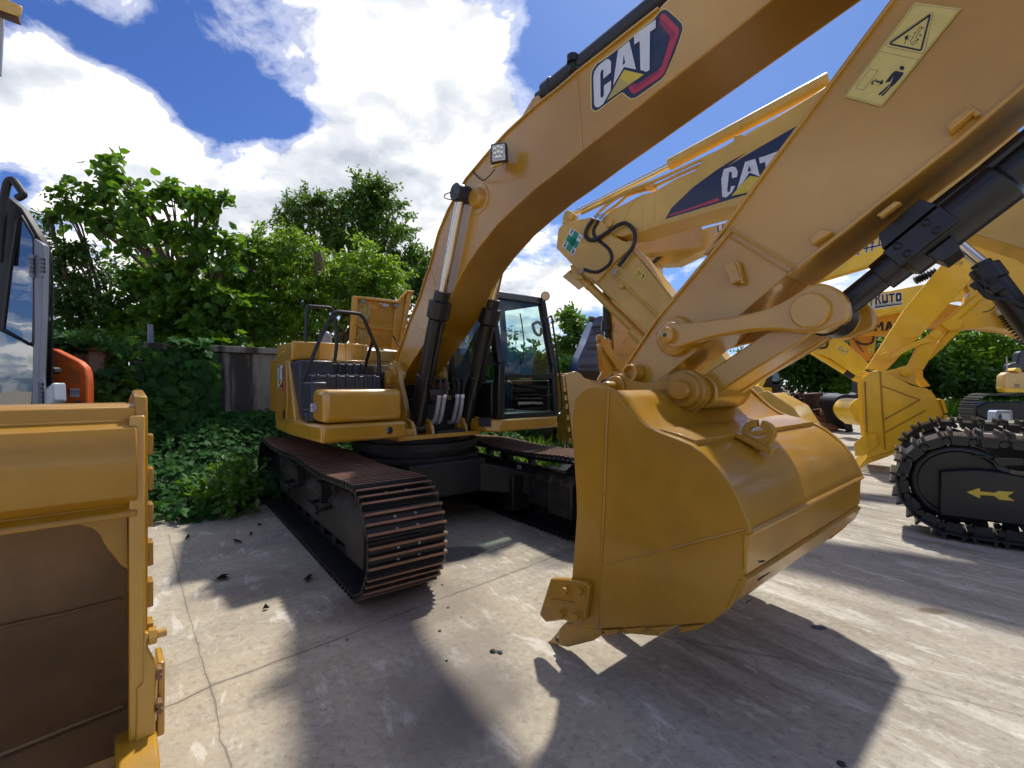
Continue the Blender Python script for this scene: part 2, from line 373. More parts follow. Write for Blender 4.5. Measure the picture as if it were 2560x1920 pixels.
# ------------------------------------------------------------------ main excavator
M=Fr(-1.26,6.2,41.2); T=Fr(-1.26,6.2,36.8)
EX=root('excavator',M,'main yellow excavator with its big bucket resting on the concrete and its engine hood open','excavator')
def decal(name, fr, plane, layers, parent, step=.0012, base=.002, toward=-1):
    """layers: list of (material, [polygons in photo px]); plane: y of the face, or (point, normal)"""
    g=MB(); mats=[]
    for k,(m,polys) in enumerate(layers):
        if m not in mats: mats.append(m)
        g.cm=mats.index(m); off=base+step*k
        for pl in polys:
            if isinstance(plane,tuple):
                p0=Vector(plane[0]); n=Vector(plane[1]).normalized(); q=[]
                for p in pl:
                    r=((p[0]-CX)/F,1.0,(CY-p[1])/F); r=Vector((r[0]*fr.d[0]+r[1]*fr.d[1], r[0]*fr.l[0]+r[1]*fr.l[1], r[2])); c=Vector(fr.loc((0,0,H)))
                    tt=(p0+n*off-c).dot(n)/r.dot(n); q.append(c+r*tt)
                g.poly(q)
            else: g.poly([fr.Y(p,plane+toward*off) for p in pl])
    return g.build(name,mats,parent,ang=180)
# --- boom
BY=.25
top=zB.s((945,690))+zB.s((1000,520),(1060,345),(1130,180),(1185,0))+zA.s((150,1400),(200,1210),(250,1090),(300,1000),(345,925),(400,860),(480,765),(560,680),(640,607),(720,535),(830,450),(920,372),(1080,247),(1200,152),(1345,40))
bot=zJ.s((400,0),(0,320))+zA.s((1400,420),(1250,540),(1100,660),(960,770),(900,820),(800,902),(700,980),(600,1072),(500,1170),(400,1295),(340,1385),(290,1475))+zB.s((1320,240),(1225,400),(1180,470),(1090,610),(980,780))
TOP=M.YS(top,-BY); BOT=M.YS(bot,-BY)
_s=(BOT[0][1]-BOT[1][1])/(BOT[0][0]-BOT[1][0]); _z=lambda x:BOT[0][1]+_s*(x-BOT[0][0])
ext=[(4.3,4.46),(5.1,4.62),(5.9,4.66),(6.15,4.5),(6.2,4.25),(6.05,_z(6.05))]
foot=[(BOT[-1][0]-.02,BOT[-1][1]-.05),(.10,1.72),(.02,1.76),(.0,1.86)]
OUT=TOP+ext+BOT
g=MB(); g.prism(OUT,-BY,BY); boom=g.build('boom',YEL,EX,bevel=.012)
g=MB()
g.sheet(TOP,-BY-.02,BY+.02,-.016); g.sheet([(6.05,_z(6.05))]+BOT,-BY-.004,BY+.004,-.012)
g.build('flange',YEL,boom,bevel=.003)
g=MB()   # weld seams
def seam(g,a,b,y,r=.007): 
    P=M.Y(a,y),M.Y(b,y); g.tube([P[0],P[1]],r,6)
seam(g,zA(920,385),zA(945,770),-BY); seam(g,zB(1110,375),zB(1180,425),-BY,.004); seam(g,zA(160,1390),zA(185,1480),-BY,.004)
g.build('weld_seam',YEL,boom)
g=MB()
for y in (-1,1):
    g.cyl((.08,y*.25,1.83),(.08,y*.36,1.83),.12,.11,28)
    p=M.Y(zA(410,1030),-.25); g.rings((p[0],y*.245,p[2]),(0,y,0),[(0,.155),(.012,.155),(.014,.145)],32); g.rings((p[0],y*.25,p[2]),(0,y,0),[(0,.105),(.04,.10),(.07,.085)],28)
g.build('pin_boss',YEL,boom,bevel=.004)
RP=zR.s
nav=RP((200,990),(215,910),(270,830),(400,745),(540,640),(750,470),(1000,260),(1090,150),(1140,122),(1190,140),(1310,245),(1368,310),(1382,380),(1360,450),(1280,680),(1160,960),(1100,1030),(780,1260),(720,1275),(670,1250),(610,1198),(580,1202),(290,1420),(240,1436),(205,1400))
hexes=[]
for i in range(3):
    for j in range(7):
        cx=1035+i*52; cy=470+j*62+(31 if i%2 else 0)-i*26
        if cx+ (cy-400)*.30 < 1235-(0 if cy<800 else 60):
            h=[(cx+24*math.cos(R(60*k+30)),cy+30*math.sin(R(60*k+30))) for k in range(6)]
            hh=[(cx+19*math.cos(R(60*k+30)),cy+24*math.sin(R(60*k+30))) for k in range(6)]
            hexes.append((RP(*h),RP(*hh)))
D_GRB=flat('decal_grey_blue',(.06,.085,.17)); D_REDD=flat('decal_dark_red',(.30,.02,.06)); D_GOLD=flat('decal_gold',(.50,.38,.12))
Cl=RP((355,1020),(452,938),(455,800),(432,770),(395,765),(290,850),(240,925),(225,1000),(235,1350),(252,1386),(290,1390),(350,1350),(450,1170),(455,1042),(362,1110),(360,1240),(335,1272),(318,1250),(315,950),(335,900),(355,905))
Al=RP((545,650),(690,530),(778,900),(622,868),(572,955),(483,1105),(500,960)); Ah=RP((618,705),(603,845),(638,815))
Tl=RP((750,465),(1033,250),(1033,360),(958,412),(952,905),(912,932),(835,905),(825,532),(755,577))
decal('logo_decal',M,-BY,[(D_YELL,[offset(nav,3.2)]),(D_NAVY,[nav]),(D_GRB,[h[0] for h in hexes]),(D_NAVY,[h[1] for h in hexes]),
  (D_RED,[RP((1085,215),(1110,180),(1150,180),(1335,370),(1330,450),(1150,940),(1110,990),(760,1220),(730,1210),(672,1135),(720,1105),(760,1160),(1070,905),(1110,860),(1225,490),(1085,300))]),
  (D_REDD,[RP((1088,222),(1112,250),(1290,425),(1270,490),(1225,490),(1085,300)),RP((722,1103),(745,1078),(790,1088),(1070,905),(1095,925),(795,1150),(758,1160))]),
  (D_GOLD,[RP((885,965),(395,1310),(560,1010))]),(D_YEL,[RP((625,905),(885,965),(690,1085),(560,1010))]),(D_WHT,[Cl,Al,Tl]),(D_NAVY,[Ah])],boom,step=.0006)
# --- stick cylinder on top of the boom, hoses
g=MB(); a=M.Y(zA(755,478),-.05); b=M.Y(zA(1330,20),-.05); a,b=Vector(a),Vector(b); d=(b-a).normalized()
scy=MB(); scy.rings(a-d*.1,d,[(0,.05),(.10,.05),(.10,.085),(.2,.085),(.2,.075),(2.0,.075)],20); scy=scy.build('stick_cylinder',NAVY,EX,bevel=.004)
g=MB(); g.cyl(b+d*.3,Vector((5.9,0,4.62)),.045); g.build('rod',CHROME,scy)
g=MB()
q=M.Y(zA(715,505),-.06); q2=M.Y(zA(640,600),-.06)
for y in (-.13,.05): g.prism(M.YS(zA.s((625,640),(700,515),(730,500),(745,520),(720,560)),-.1),y,y+.03)
g.build('bracket',YEL,scy,bevel=.004)
g=MB(); p=Vector(M.Y(zA(895,345),-.12)); g.cyl(p-Vector((0,0,.04)),p+Vector((0,0,.06)),.035,.03,12); g.cyl(p+Vector((0,0,.03)),p+Vector((.0,0,.09)),.05,.05,12)
g.tube([p,p+Vector((.1,.06,-.03)),p+Vector((.35,.08,.03)),(4.2,-.03,4.46),(5.2,-.02,4.5)],.028,8,4); g.tube([(2.35,.1,4.12),(3.0,.15,4.25),(3.6,.15,4.38),(5.2,.12,4.5)],.028,8,4)
g.build('hose',RUB,EX)
# --- boom cylinders
for s in (-1,1):
    y=.35*s; A0=Vector((.613,y,1.184)); B0=Vector((1.536,y,3.635)); d=(B0-A0).normalized(); L=(Vector((1.18,y,2.66))-A0).length
    g=MB(); g.rings(A0-d*.02,d,[(0,.085),(.1,.092),(L-.26,.092),(L-.24,.122),(L-.06,.122),(L-.05,.085),(L+.05,.085)],28)
    for k in range(4):
        side=Vector((-s*0,0,0)); 
    q=Vector((d.z,0,-d.x)); 
    g.tube([A0+d*.5+q*.09,A0+d*.55+q*.125,A0+d*(L-.45)+q*.125,A0+d*(L-.3)+q*.12],.016,8); g.tube([A0+d*.3-q*.09,A0+d*.35-q*.12,A0+d*(L-.4)-q*.12,A0+d*(L-.32)-q*.1],.014,8)
    g.rings(A0+d*.62,d,[(0,.096),(.008,.104),(.03,.104),(.038,.096)],24)
    g.cyl(A0-Vector((0,.075,0)),A0+Vector((0,.075,0)),.105,.105,24)
    cy=g.build('boom_cylinder',BLK,EX,bevel=.004)
    g=MB(); g.cyl(A0+d*(L+.03),B0,.047,.047,24); g.build('rod',CHROME,cy)
    g=MB(); g.rings(B0-Vector((0,.09*1,0)),(0,1,0),[(0,.082),(.01,.09),(.16,.09),(.17,.082)],28)
    for w in (30,150,270): g.rings(B0+Vector((.045*math.cos(R(w)),-.087,.045*math.sin(R(w)))),(0,-1,0),[(0,.012),(.008,.011)],10)
    e=g.build('rod_eye',NAVY,cy,bevel=.003)
    if s<0:
        g=MB(); P=[M.Y(z,-.44) for z in zA.s((290,1005),(265,998),(235,1008),(232,1025),(260,1035),(290,1035))]; g.tube(P,.006,6,4); g.build('grease_hose',RUB,cy)
# --- work lamp on the boom
c=Vector(M.Y(zA(515,795),-.40)); wl=MB(); nrm=Vector((.50,-.86,-.08)).normalized(); tx=Vector((nrm.y,-nrm.x,0)).normalized(); tz=tx.cross(nrm)
if tz.z<0: tz=-tz
def quadbox(g,c,hx,hz,d0,d1,tx,tz,n,taper=1.0):
    f=[c+tx*a*hx+tz*b*hz+n*d1 for a,b in ((-1,-1),(1,-1),(1,1),(-1,1))]; k=[c+tx*a*hx*taper+tz*b*hz*taper+n*d0 for a,b in ((-1,-1),(1,-1),(1,1),(-1,1))]
    g.hexa(k,f)
quadbox(wl,c,.078,.088,-.07,.02,tx,tz,nrm,.8); lamp=wl.build('work_lamp',BLK,EX,bevel=.012)
g=MB(); quadbox(g,c,.064,.074,.0,.0225,tx,tz,nrm); g.build('lens',LENS,lamp,bevel=.006)
g=MB()
for i,j in ((-1,1),(0,1.35),(1,1),(-1,-.2),(0,.1),(1,-.2),(-.5,-1.2),(.5,-1.2)): g.rings(c+tx*.032*i+tz*.034*j+nrm*.0228,nrm,[(0,.018),(.006,.015),(.002,.006)],14)
g.build('diode',metal('diode_cup',(.9,.85,.7),.12),lamp)
g=MB(); g.tube([c-tz*.095-tx*.03+nrm*.0,c-tz*.10+tx*.05,c-tz*.09+tx*.09-nrm*.05,c-tz*.03+tx*.10-nrm*.12],.014,6); quadbox(g,c+tx*.10-tz*.01,.006,.05,-.16,-.02,tx,tz,nrm); g.build('lamp_bracket',YEL,lamp,bevel=.003)
g=MB(); P=[M.Y(z,y) for z,y in zip(zA.s((490,880),(460,915),(430,935),(400,915),(375,885)),(-.38,-.33,-.29,-.265,-.255))]; g.tube(P,.006,6,4); g.build('lamp_cable',RUB,lamp)
# --- stick
SY=.2
su=zE.s((420,1340),(640,1010),(1090,470))+zJ.s((0,1510),(400,955),(740,500),(1110,0))
slo=zJ.s((1896,520),(1500,855),(1200,1090),(800,1405),(500,1640))+zE.s((1490,700),(1180,962))+zK.s((1545,450),(1060,825))
SU=M.YS(su,-SY); SL=M.YS(slo,-SY)
tipo=[(SL[-1][0]-.1,SL[-1][1]-.09),(SL[-1][0]-.25,SL[-1][1]-.08)]
SOUT=SU+[(5.25,3.92),(5.55,4.25),(5.85,4.62),(6.0,4.6),(6.02,4.45),(5.85,4.0),(5.95,3.55),(5.9,3.32)]+SL+tipo
g=MB(); g.prism(SOUT,-SY+.008,SY-.008); stick=g.build('stick',YEL,EX,bevel=.006)
g=MB(); g.sheet(SU+[(5.25,3.92)],-SY-.014,SY+.014,-.018); g.sheet([(5.9,3.32)]+SL[:6],-SY-.014,SY+.014,-.018); g.build('flange',YEL,stick,bevel=.004)
g=MB()
P=[M.Y(z,-SY) for z in zE.s((1090,475),(1480,700))]; g.tube(P,.009,6); P=[M.Y(z,-SY) for z in zE.s((1075,510),(1430,730))]; g.tube(P,.005,6)
g.build('weld_seam',YEL,stick)
g=MB()
def lug(pts,y,d): g.prism(M.YS(pts,y-d),y,y-d)
lug(zE.s((1045,690),(1110,665),(1150,780),(1090,810)),-SY,.06); lug(zE.s((1112,655),(1135,668),(1165,800),(1145,805)),-SY,.045)
lug(zJ.s((620,1410),(700,1350),(760,1370),(640,1450)),-SY,.05); lug(zJ.s((1430,740),(1560,640),(1600,650),(1450,780)),-SY,.06); lug(zJ.s((1540,640),(1580,615),(1640,670),(1600,690)),-SY,.03)
lug(zJ.s((1020,1275),(1130,1190),(1165,1195),(1050,1285)),-SY+.02,.05)
g.build('lug',YEL,stick,bevel=.005)
g=MB(); bp=Vector(M.Y(zK(840,760),-SY))
g.rings(bp,(0,-1,0),[(0,.062),(.10,.062),(.10,.045),(.05,.045),(.05,.001)],28,caps=False)
for y in (-1,1):
    c=M.Y(zK(1150,390),-.30); g.rings((c[0],0,c[2]),(0,y,0),[(SY-.01,.14),(SY+.05,.125),(SY+.055,.10)],32)
    c=M.Y(zK(640,910),-.25); g.rings((c[0]+.03,0,c[2]),(0,y,0),[(SY-.02,.11),(SY+.03,.11)],32)
g.build('pin_boss',YEL,stick,bevel=.004)
# safety sign
SP=zS.s
sg=SP((1145,35),(1790,118),(690,1475),(170,1335)); 
def frame_lines(pts,w): return [pts+list(reversed(offset(pts,-w)))+[]]
def ring_quads(pts,w):
    q=offset(pts,-w); n=len(pts); return [[pts[i],pts[(i+1)%n],q[(i+1)%n],q[i]] for i in range(n)]
def line(a,b,w):
    dx,dy=b[0]-a[0],b[1]-a[1]; L=math.hypot(dx,dy); nx,ny=-dy/L*w/2,dx/L*w/2
    return [(a[0]+nx,a[1]+ny),(b[0]+nx,b[1]+ny),(b[0]-nx,b[1]-ny),(a[0]-nx,a[1]-ny)]
def lines(zz,segs,w): return [line(zz(*a),zz(*b),w) for a,b in segs]
inner=SP((1150,60),(1760,132),(690,1455),(192,1320))
tri=SP((1375,165),(1400,172),(1398,195),(1290,690),(1265,735),(1235,745),(755,645),(742,620),(765,590))
trib=SP((1350,195),(1370,205),(1245,690),(1215,708),(800,620),(790,600),(810,575))
circ=lambda cx,cy,rx,ry: [(cx+rx*math.cos(R(20*k)),cy+ry*math.sin(R(20*k))) for k in range(18)]
man=[SP(*circ(967,940,34,30)),SP((862,985),(880,978),(985,1000),(990,1020),(955,1060),(880,1140),(835,1195),(800,1180),(855,1050),(800,1130),(745,1140),(735,1138),(820,1025)),
     SP((835,1170),(800,1160),(640,1300),(645,1318),(665,1315),(800,1185)),SP((860,1160),(820,1180),(680,1310),(688,1328),(708,1322)),SP((965,1045),(985,1030),(870,1165),(850,1168))]
arrow=[SP((610,1110),(690,1125),(680,1150),(600,1135)),SP((540,1130),(630,1085),(600,1115),(565,1140),(570,1170),(548,1172)),SP((620,1190),(650,1170),(680,1140),(685,1105),(706,1103),(705,1155))]
tris=lines(zS,[((1220,365),(1090,560)),((1245,375),(1150,530)),((1220,365),(1245,375)),((1090,560),(1085,580)),((1085,580),(1110,625)),((1110,625),(1170,590)),((1170,590),(1195,530)),((1110,590),(1190,540)),((1235,380),(1280,375)),((1240,395),(1275,405)),((1010,500),(1060,540)),((1010,520),(1020,580)),((1020,575),(995,610)),((1030,540),(1075,490)),((1050,540),(1060,560)),((1030,520),(1005,550)),((1125,450),(1150,450)),((1100,510),(1115,505))],1.3)
tris+= [SP(*circ(1220,488,14,12)),SP(*circ(1042,490,9,8)),SP(*circ(1030,520,20,26)),SP(*circ(1190,540,12,10))]
rect=SP((525,950),(645,975),(435,1247),(322,1218))
decal('safety_sign',M,-SY,[(D_YELL,[sg]),(D_BLK,ring_quads(inner,.7)+[line(zS(665,712),zS(1200,825),.8)]+ring_quads(tri,.9)+ring_quads(rect,.8)),(D_BLK,ring_quads(trib,4.6)+tris+man+arrow)],stick,step=.0006,base=.001)
# --- bucket linkage
LK=[(665,1115),(680,1060),(720,1035),(800,1042),(1000,1018),(1200,985),(1370,930),(1480,870),(1560,820),(1640,800),(1730,830),(1790,890),(1810,980),(1790,1030),(1700,1070),(1620,1095),(1480,1097),(1350,1085),(1200,1092),(1000,1127),(860,1165),(780,1190),(720,1196),(680,1168)]
lk=smooth(zE.s(*LK),3,True); LKO=M.YS(lk,-.33)
g=MB(); g.prism(LKO,-.33,-.25); l1=g.build('link_arm',YEL,EX,bevel=.014,seg=3)
g=MB(); g.prism(LKO,.20,.27); l2=g.build('link_arm',YEL,EX,bevel=.014,seg=3)
pa=M.Y(zE(1580,970),-.33); pl=M.Y(zK(1150,390),-.33); ph=M.Y(zK(600,915),-.36); pb=M.Y(zK(1300,945),-.42)
g=MB(); g.rings((pa[0],-.37,pa[2]),(0,1,0),[(0,.085),(.012,.092),(.66,.092),(.67,.085)],36); g.build('pivot_pin',YEL,l1,bevel=.002)
g=MB(); g.rings((pl[0],-.375,pl[2]),(0,1,0),[(0,.045),(.004,.052),(.75,.052)],30); g.rings((pl[0],-.376,pl[2]),(0,1,0),[(0,.012),(.002,.012)],12); g.build('pivot_pin',[YEL],l1,bevel=.002)
g=MB(); g.rings((pl[0],-.3775,pl[2]),(0,1,0),[(0,.013),(.002,.013)],14); g.build('grease_hole',D_BLK,l1)
# power link
pw=zE.s((915,1365),(1300,1105),(1480,1040),(1600,1095),(1500,1170),(1230,1330),(960,1505))
PW=M.YS(pw,-.2); g=MB(); g.prism(PW,-.2,-.12); g.prism(PW,.12,.2); 
m0=Vector((pa[0],0,pa[2])); m1=Vector((pb[0],0,pb[2])); dd=(m0-m1).normalized(); nn=Vector((-dd.z,0,dd.x))
for t0,t1 in ((.12,.9),):
    a,b=m1+(m0-m1)*t0,m1+(m0-m1)*t1
    g.extr([tuple(a+nn*.07+Vector((0,-.12,0))),tuple(b+nn*.07+Vector((0,-.12,0))),tuple(b-nn*.06+Vector((0,-.12,0))),tuple(a-nn*.06+Vector((0,-.12,0)))],(0,.24,0))
for y_ in (-1,1): g.cyl(m0+Vector((0,.11*y_,0)),m0+Vector((0,.19*y_,0)),.105,.105,28)
g.cyl(m1-Vector((0,.21,0)),m1+Vector((0,.21,0)),.11,.11,28)
g.build('power_link',YEL,EX,bevel=.012)
# bucket cylinder
c0=Vector((pa[0],0,pa[2])); 
hb=Vector(M.Y((2330,598),0)); hb2=Vector(M.Y((2560,410),0)); bd=(hb2-c0).normalized()
Lh=(Vector(M.Y(zJ(1010,1560),0))-c0).dot(bd); Lk=(Vector(M.Y(zJ(1350,1470),0))-c0).dot(bd)
g=MB(); g.cyl(c0-Vector((0,.1,0)),c0+Vector((0,.1,0)),.115,.115,28); g.cyl(c0,c0+bd*(Lh+.05),.066,.066,26); bc=g.build('bucket_cylinder',BLK,EX,bevel=.003)
g=MB(); g.rings(c0+bd*(Lh-.03),bd,[(0,.085),(.10,.087),(.12,.112),(.40,.114),(.58,.115),(.60,.088),(2.2,.088)],36)
q=Vector((-bd.z,0,bd.x))
g.extr([tuple(c0+bd*(Lh+a)+q*k+Vector((0,-.10,0))) for a,k in ((.07,.08),(.34,.08),(.32,.155),(.11,.155))],(0,.2,0))
g.extr([tuple(c0+bd*(Lh+a)-q*k+Vector((0,-.10,0))) for a,k in ((.16,.08),(.28,.08),(.26,.150),(.18,.150))],(0,.2,0))
g.extr([tuple(c0+bd*(Lh+a)+q*k+Vector((0,-.130,0))) for a,k in ((.06,-.05),(.34,-.05),(.34,.06),(.06,.06))],(0,.06,0))
for yy,qq in ((-.07,.07),(-.03,.094),(.02,.096),(.07,.075)): g.tube([c0+bd*(Lh+.33)+q*(qq+.01)+Vector((0,yy,0)),c0+bd*(Lh+.55)+q*(qq)+Vector((0,yy,0)),c0+bd*2.7+q*qq+Vector((0,yy,0))],.021,8)
g.tube([c0+bd*(Lh+.62)-q*.05+Vector((0,-.086,0)),c0+bd*2.7-q*.05+Vector((0,-.086,0))],.016,8)
for a in (.70,1.15): g.rings(c0+bd*(Lh+a),bd,[(0,.089),(.006,.095),(.035,.095),(.041,.089)],36)
for a in (.12,.26):
    for w in (-.025,.035): g.rings(c0+bd*(Lh+a)+q*w+Vector((0,-.130,0)),(0,-1,0),[(0,.02),(.007,.02),(.007,.011),(.0,.011)],14,caps=False)
g.build('barrel',BLK,bc,bevel=.004)
g=MB(); g.rings(c0+bd*(Lh-.05),bd,[(0,.064),(.02,.064)],24); g.build('dust_ring',SILV,bc)
lb=[M.Y(z,-.119) for z in zO.s((858,186),(925,132),(988,172),(918,226))]
g=MB(); g.poly(lb); g.build('label_plate',paint('worn_label',(.42,.43,.45),.5,.1,.3,.5,(.08,.08,.08)),bc)
# --- bucket
BW=.95
pl_=zD.s((205,300),(235,265),(275,245),(320,240),(370,248),(402,266),(432,302),(470,352),(520,405),(572,446),(640,480),(730,512),(800,542),(870,592),(940,662),(1000,737),(1045,812),(1080,892),(1105,960),(1115,1000),(1088,1014),(1086,1100),(1084,1200),(1062,1250),(1030,1330),(995,1392),(900,1470),(740,1480),(600,1490),(460,1492),(330,1500),(280,1500),(150,1455),(175,1330),(185,1230),(198,1080),(210,900),(208,800),(198,640),(190,470),(192,400))
PLT=M.YS(pl_,-BW)
g=MB(); g.prism(PLT,-BW,-BW+.05); bk=g.build('bucket',YELD,EX,bevel=.006)
g=MB(); g.prism(PLT,BW-.05,BW); g.build('side_plate',YELD,bk,bevel=.006)
def inset(seq,d):
    out=[]
    for i,p in enumerate(seq):
        a=seq[max(i-1,0)]; b=seq[min(i+1,len(seq)-1)]; dx,dz=b[0]-a[0],b[1]-a[1]; L=math.hypot(dx,dz); out.append((p[0]+dz/L*d*0+(-1)*(-dz/L)*(-d), p[1]+(-dx/L)*d))
    return out
back=M.YS(zD.s((345,262),(400,290),(432,325),(470,368),(520,418),(572,460),(640,494),(730,526),(800,558),(870,608),(940,676),(1000,750),(1042,822),(1074,900),(1098,962),(1105,1000)),-BW)
back=smooth(back,3)
g=MB(); g.sheet(back,-BW+.04,BW-.04,-.03); sh=g.build('shell',YELD,bk,ang=25)
# lower back: two stepped wear bands and floor
low=M.YS(zD.s((1105,985),(1075,1010),(1070,1215),(1040,1290),(985,1385),(890,1462),(600,1478),(330,1490)),-BW)
g=MB(); g.sheet(low,-BW+.04,BW-.04,-.03); g.build('floor_plate',YELD,bk)
w1=M.YS(zD.s((1112,998),(1082,1020),(1076,1165),(1072,1215)),-BW); w2=M.YS(zD.s((1078,1238),(1062,1265),(1030,1335)),-BW)
g=MB(); g.sheet([(x+.012,z) for x,z in w1],-BW+.01,BW+.0,-.02); g.sheet([(x+.02,z+.0) for x,z in w2],-BW+.0,BW+.0,-.03); g.build('wear_plate',YELD,bk,bevel=.004)
# doubler seams on near side plate
g=MB()
for a,b,r in (((376,255),(355,800),.010),((355,800),(338,1150),.010),((1080,985),(700,1080),.007),((700,1080),(335,1165),.005),((338,1150),(325,1490),.005),((1085,1010),(1085,1190),.010),((1062,1245),(1000,1385),.008)):
    P=[M.Y(zD(*a),-BW-.0),M.Y(zD(*b),-BW-.0)]; P=[tuple(Vector(P[0]).lerp(Vector(P[1]),t_/8)+Vector((random.uniform(-.002,.002),0,random.uniform(-.002,.002)))) for t_ in range(9)]; g.tube(P,r,6)
g.build('weld_seam',YELD,bk)
# cutting edge lip, teeth and adapters (near one traced)
x0,z0=M.YS([zD(330,1495)],-BW)[0]; tip=M.Z(zD(35,1590),0.0)
lip=MB(); lx,lz=.0,0
tdir=Vector((tip[0]+.0-x0,0,tip[2]-z0)); 
LIP=[(x0+.35,z0+.12),(x0,z0+.015),(x0-.10,z0-.045),(x0-.09,z0-.075),(x0+.02,z0-.03),(x0+.36,z0+.08)]
lip.prism(LIP,-BW+.05,BW-.05); lip.build('cutting_edge',YELD,bk,bevel=.005)
ad=M.YS(zD.s((330,1490),(260,1475),(205,1465),(150,1465),(115,1500),(110,1560),(120,1588),(160,1594),(290,1562),(345,1525)),-BW)
tt=M.YS(zD.s((118,1495),(85,1530),(50,1570),(32,1578),(34,1590),(60,1588),(135,1592),(128,1540)),-BW)
for k in range(5):
    yc=-BW+.06+k*(2*BW-.12)/4
    g=MB(); g.prism(ad,yc-.055,yc+.055); a_=g.build('adapter',YELD,bk,bevel=.008)
    g=MB(); n_=len(tt); 
    vs=[]
    for sgn in (-1,1):
        for x,z in tt:
            f_=min(1,max(.35,(x-tip[0])/.18)); vs.append((x,yc+sgn*.05*f_,z))
    g.add(vs,[list(range(n_)),[n_+i for i in reversed(range(n_))]]+[[(i+1)%n_,i,n_+i,n_+(i+1)%n_] for i in range(n_)])
    th=g.build('tooth',YELD,a_,bevel=.004)
    if k==0:
        g=MB(); q=M.Y(zD(112,1553),yc-.052); g.rings((q[0],yc-.05,q[2]),(0,-1,0),[(0,.017),(.006,.016)],12); g.build('retaining_pin',D_BLK,th)
# heel shrouds along the bottom of the side plate
for a,b in (((345,1500),(450,1496)),((465,1492),(590,1485)),((588,1488),(710,1478)),((742,1485),(880,1470))):
    pts=zD.s((a[0],a[1]),(b[0],b[1]),(b[0]-12,b[1]+8),(b[0]-30,b[1]+24),(a[0]+6,a[1]+28),(a[0]-2,a[1]+22),(a[0]+22,a[1]+8))
    for s0,s1 in ((-BW-.02,-BW+.07),(BW-.07,BW+.02)):
        g=MB(); g.prism(M.YS(pts,-BW),s0,s1); g.build('heel_shroud',YELD,bk,bevel=.005)
# side cutters with bolts
sc=zD.s((100,1228),(180,1230),(280,1245),(300,1270),(298,1310),(280,1430),(265,1445),(160,1440),(75,1452),(42,1412))
SC=M.YS(sc,-BW)
for s in (-1,1):
    y0=s*BW; g=MB(); g.prism(SC,y0,y0+s*.045); c_=g.build('side_cutter',YELD,bk,bevel=.008)
    g=MB()
    for p in ((188,1283),(265,1285),(167,1405),(245,1415)):
        q=M.Y(zD(*p),-BW); g.bolt((q[0],y0+s*.044,q[2]),(0,s,0),.022,.028)
    g.build('bolt',YELD,c_,bevel=.002)
    g=MB(); q=M.YS(zD.s((108,1330),(220,1345),(222,1352),(108,1340)),-BW); g.prism(q,y0+s*.04,y0+s*.055); g.build('rib',YELD,c_,bevel=.004)
# black tube put in for the shaded gap along the rim, and black paint chips
g=MB()
rim=[M.Y(z,-BW+.052) for z in zD.s((1048,812),(1066,860),(1085,900),(1100,950),(1112,996))]; g.tube(rim,.008,5)
for pts in (((1086,1124),(1105,1128),(1112,1122),(1132,1130),(1098,1140)),((1085,1222),(1110,1206),(1155,1182),(1150,1190),(1092,1232)),((1028,1338),(1062,1322),(1060,1328),(1030,1348))):
    g.poly([tuple(Vector(M.Y(z,-BW+.03))+Vector((.05,0,0))) for z in zD.s(*pts)])
g.build('paint_chip_or_gap',D_BLK,bk)
# ears
er=zK.s((508,905),(530,850),(575,800),(640,766),(700,785),(760,818),(860,848),(960,853),(1060,836),(1130,803),(1200,768),(1290,748),(1400,770),(1480,830),(1530,920),(1522,1010),(1470,1085),(1410,1130),(1370,1165),(1355,1220),(1370,1280),(1420,1320),(1330,1315),(1230,1205),(1130,1075),(1060,1000),(950,960),(640,970))
ER=smooth(M.YS(er,-.3),2,True)
for s in (-1,1):
    g=MB(); g.prism(ER,s*.24,s*.30); e_=g.build('bucket_ear',YELD,bk,bevel=.008)
    g=MB(); cB=M.Y(zK(1345,930),-.3); cH=M.Y(zK(635,905),-.3)
    g.rings((cB[0],s*.29,cB[2]),(0,s,0),[(0,.13),(.045,.13),(.05,.122),(.05,.108),(.085,.108),(.092,.100)],40)
    g.rings((cH[0],s*.29,cH[2]),(0,s,0),[(0,.085),(.03,.085),(.035,.078)],36); g.build('pin_boss',YELD,e_,bevel=.003)
    g=MB(); g.rings((cB[0],s*.30,cB[2]),(0,s,0),[(0,.062),(.115,.062),(.125,.056)],32); g.rings((cH[0],s*.30,cH[2]),(0,s,0),[(0,.045),(.12,.045),(.13,.040)],32); g.build('pin',YELD,e_,bevel=.002)
g=MB(); cx_,cz_=cB[0],cB[2]; g.cyl((cx_,-.24,cz_),(cx_,.24,cz_),.09,.09,28); g.cyl((cH[0],-.24,cH[2]),(cH[0],.24,cH[2]),.09,.09,28); g.build('pin_tube',YELD,bk)
# ear base pad across the shell + gap plate
bp_=[(x,z) for x,z in M.YS(zD.s((600,478),(700,505),(790,540)),-BW)]
g=MB(); g.sheet([(x+.006,z+.015) for x,z in bp_],-BW+.06,BW-.06,-.03); g.build('base_strip',YELD,bk,bevel=.004)
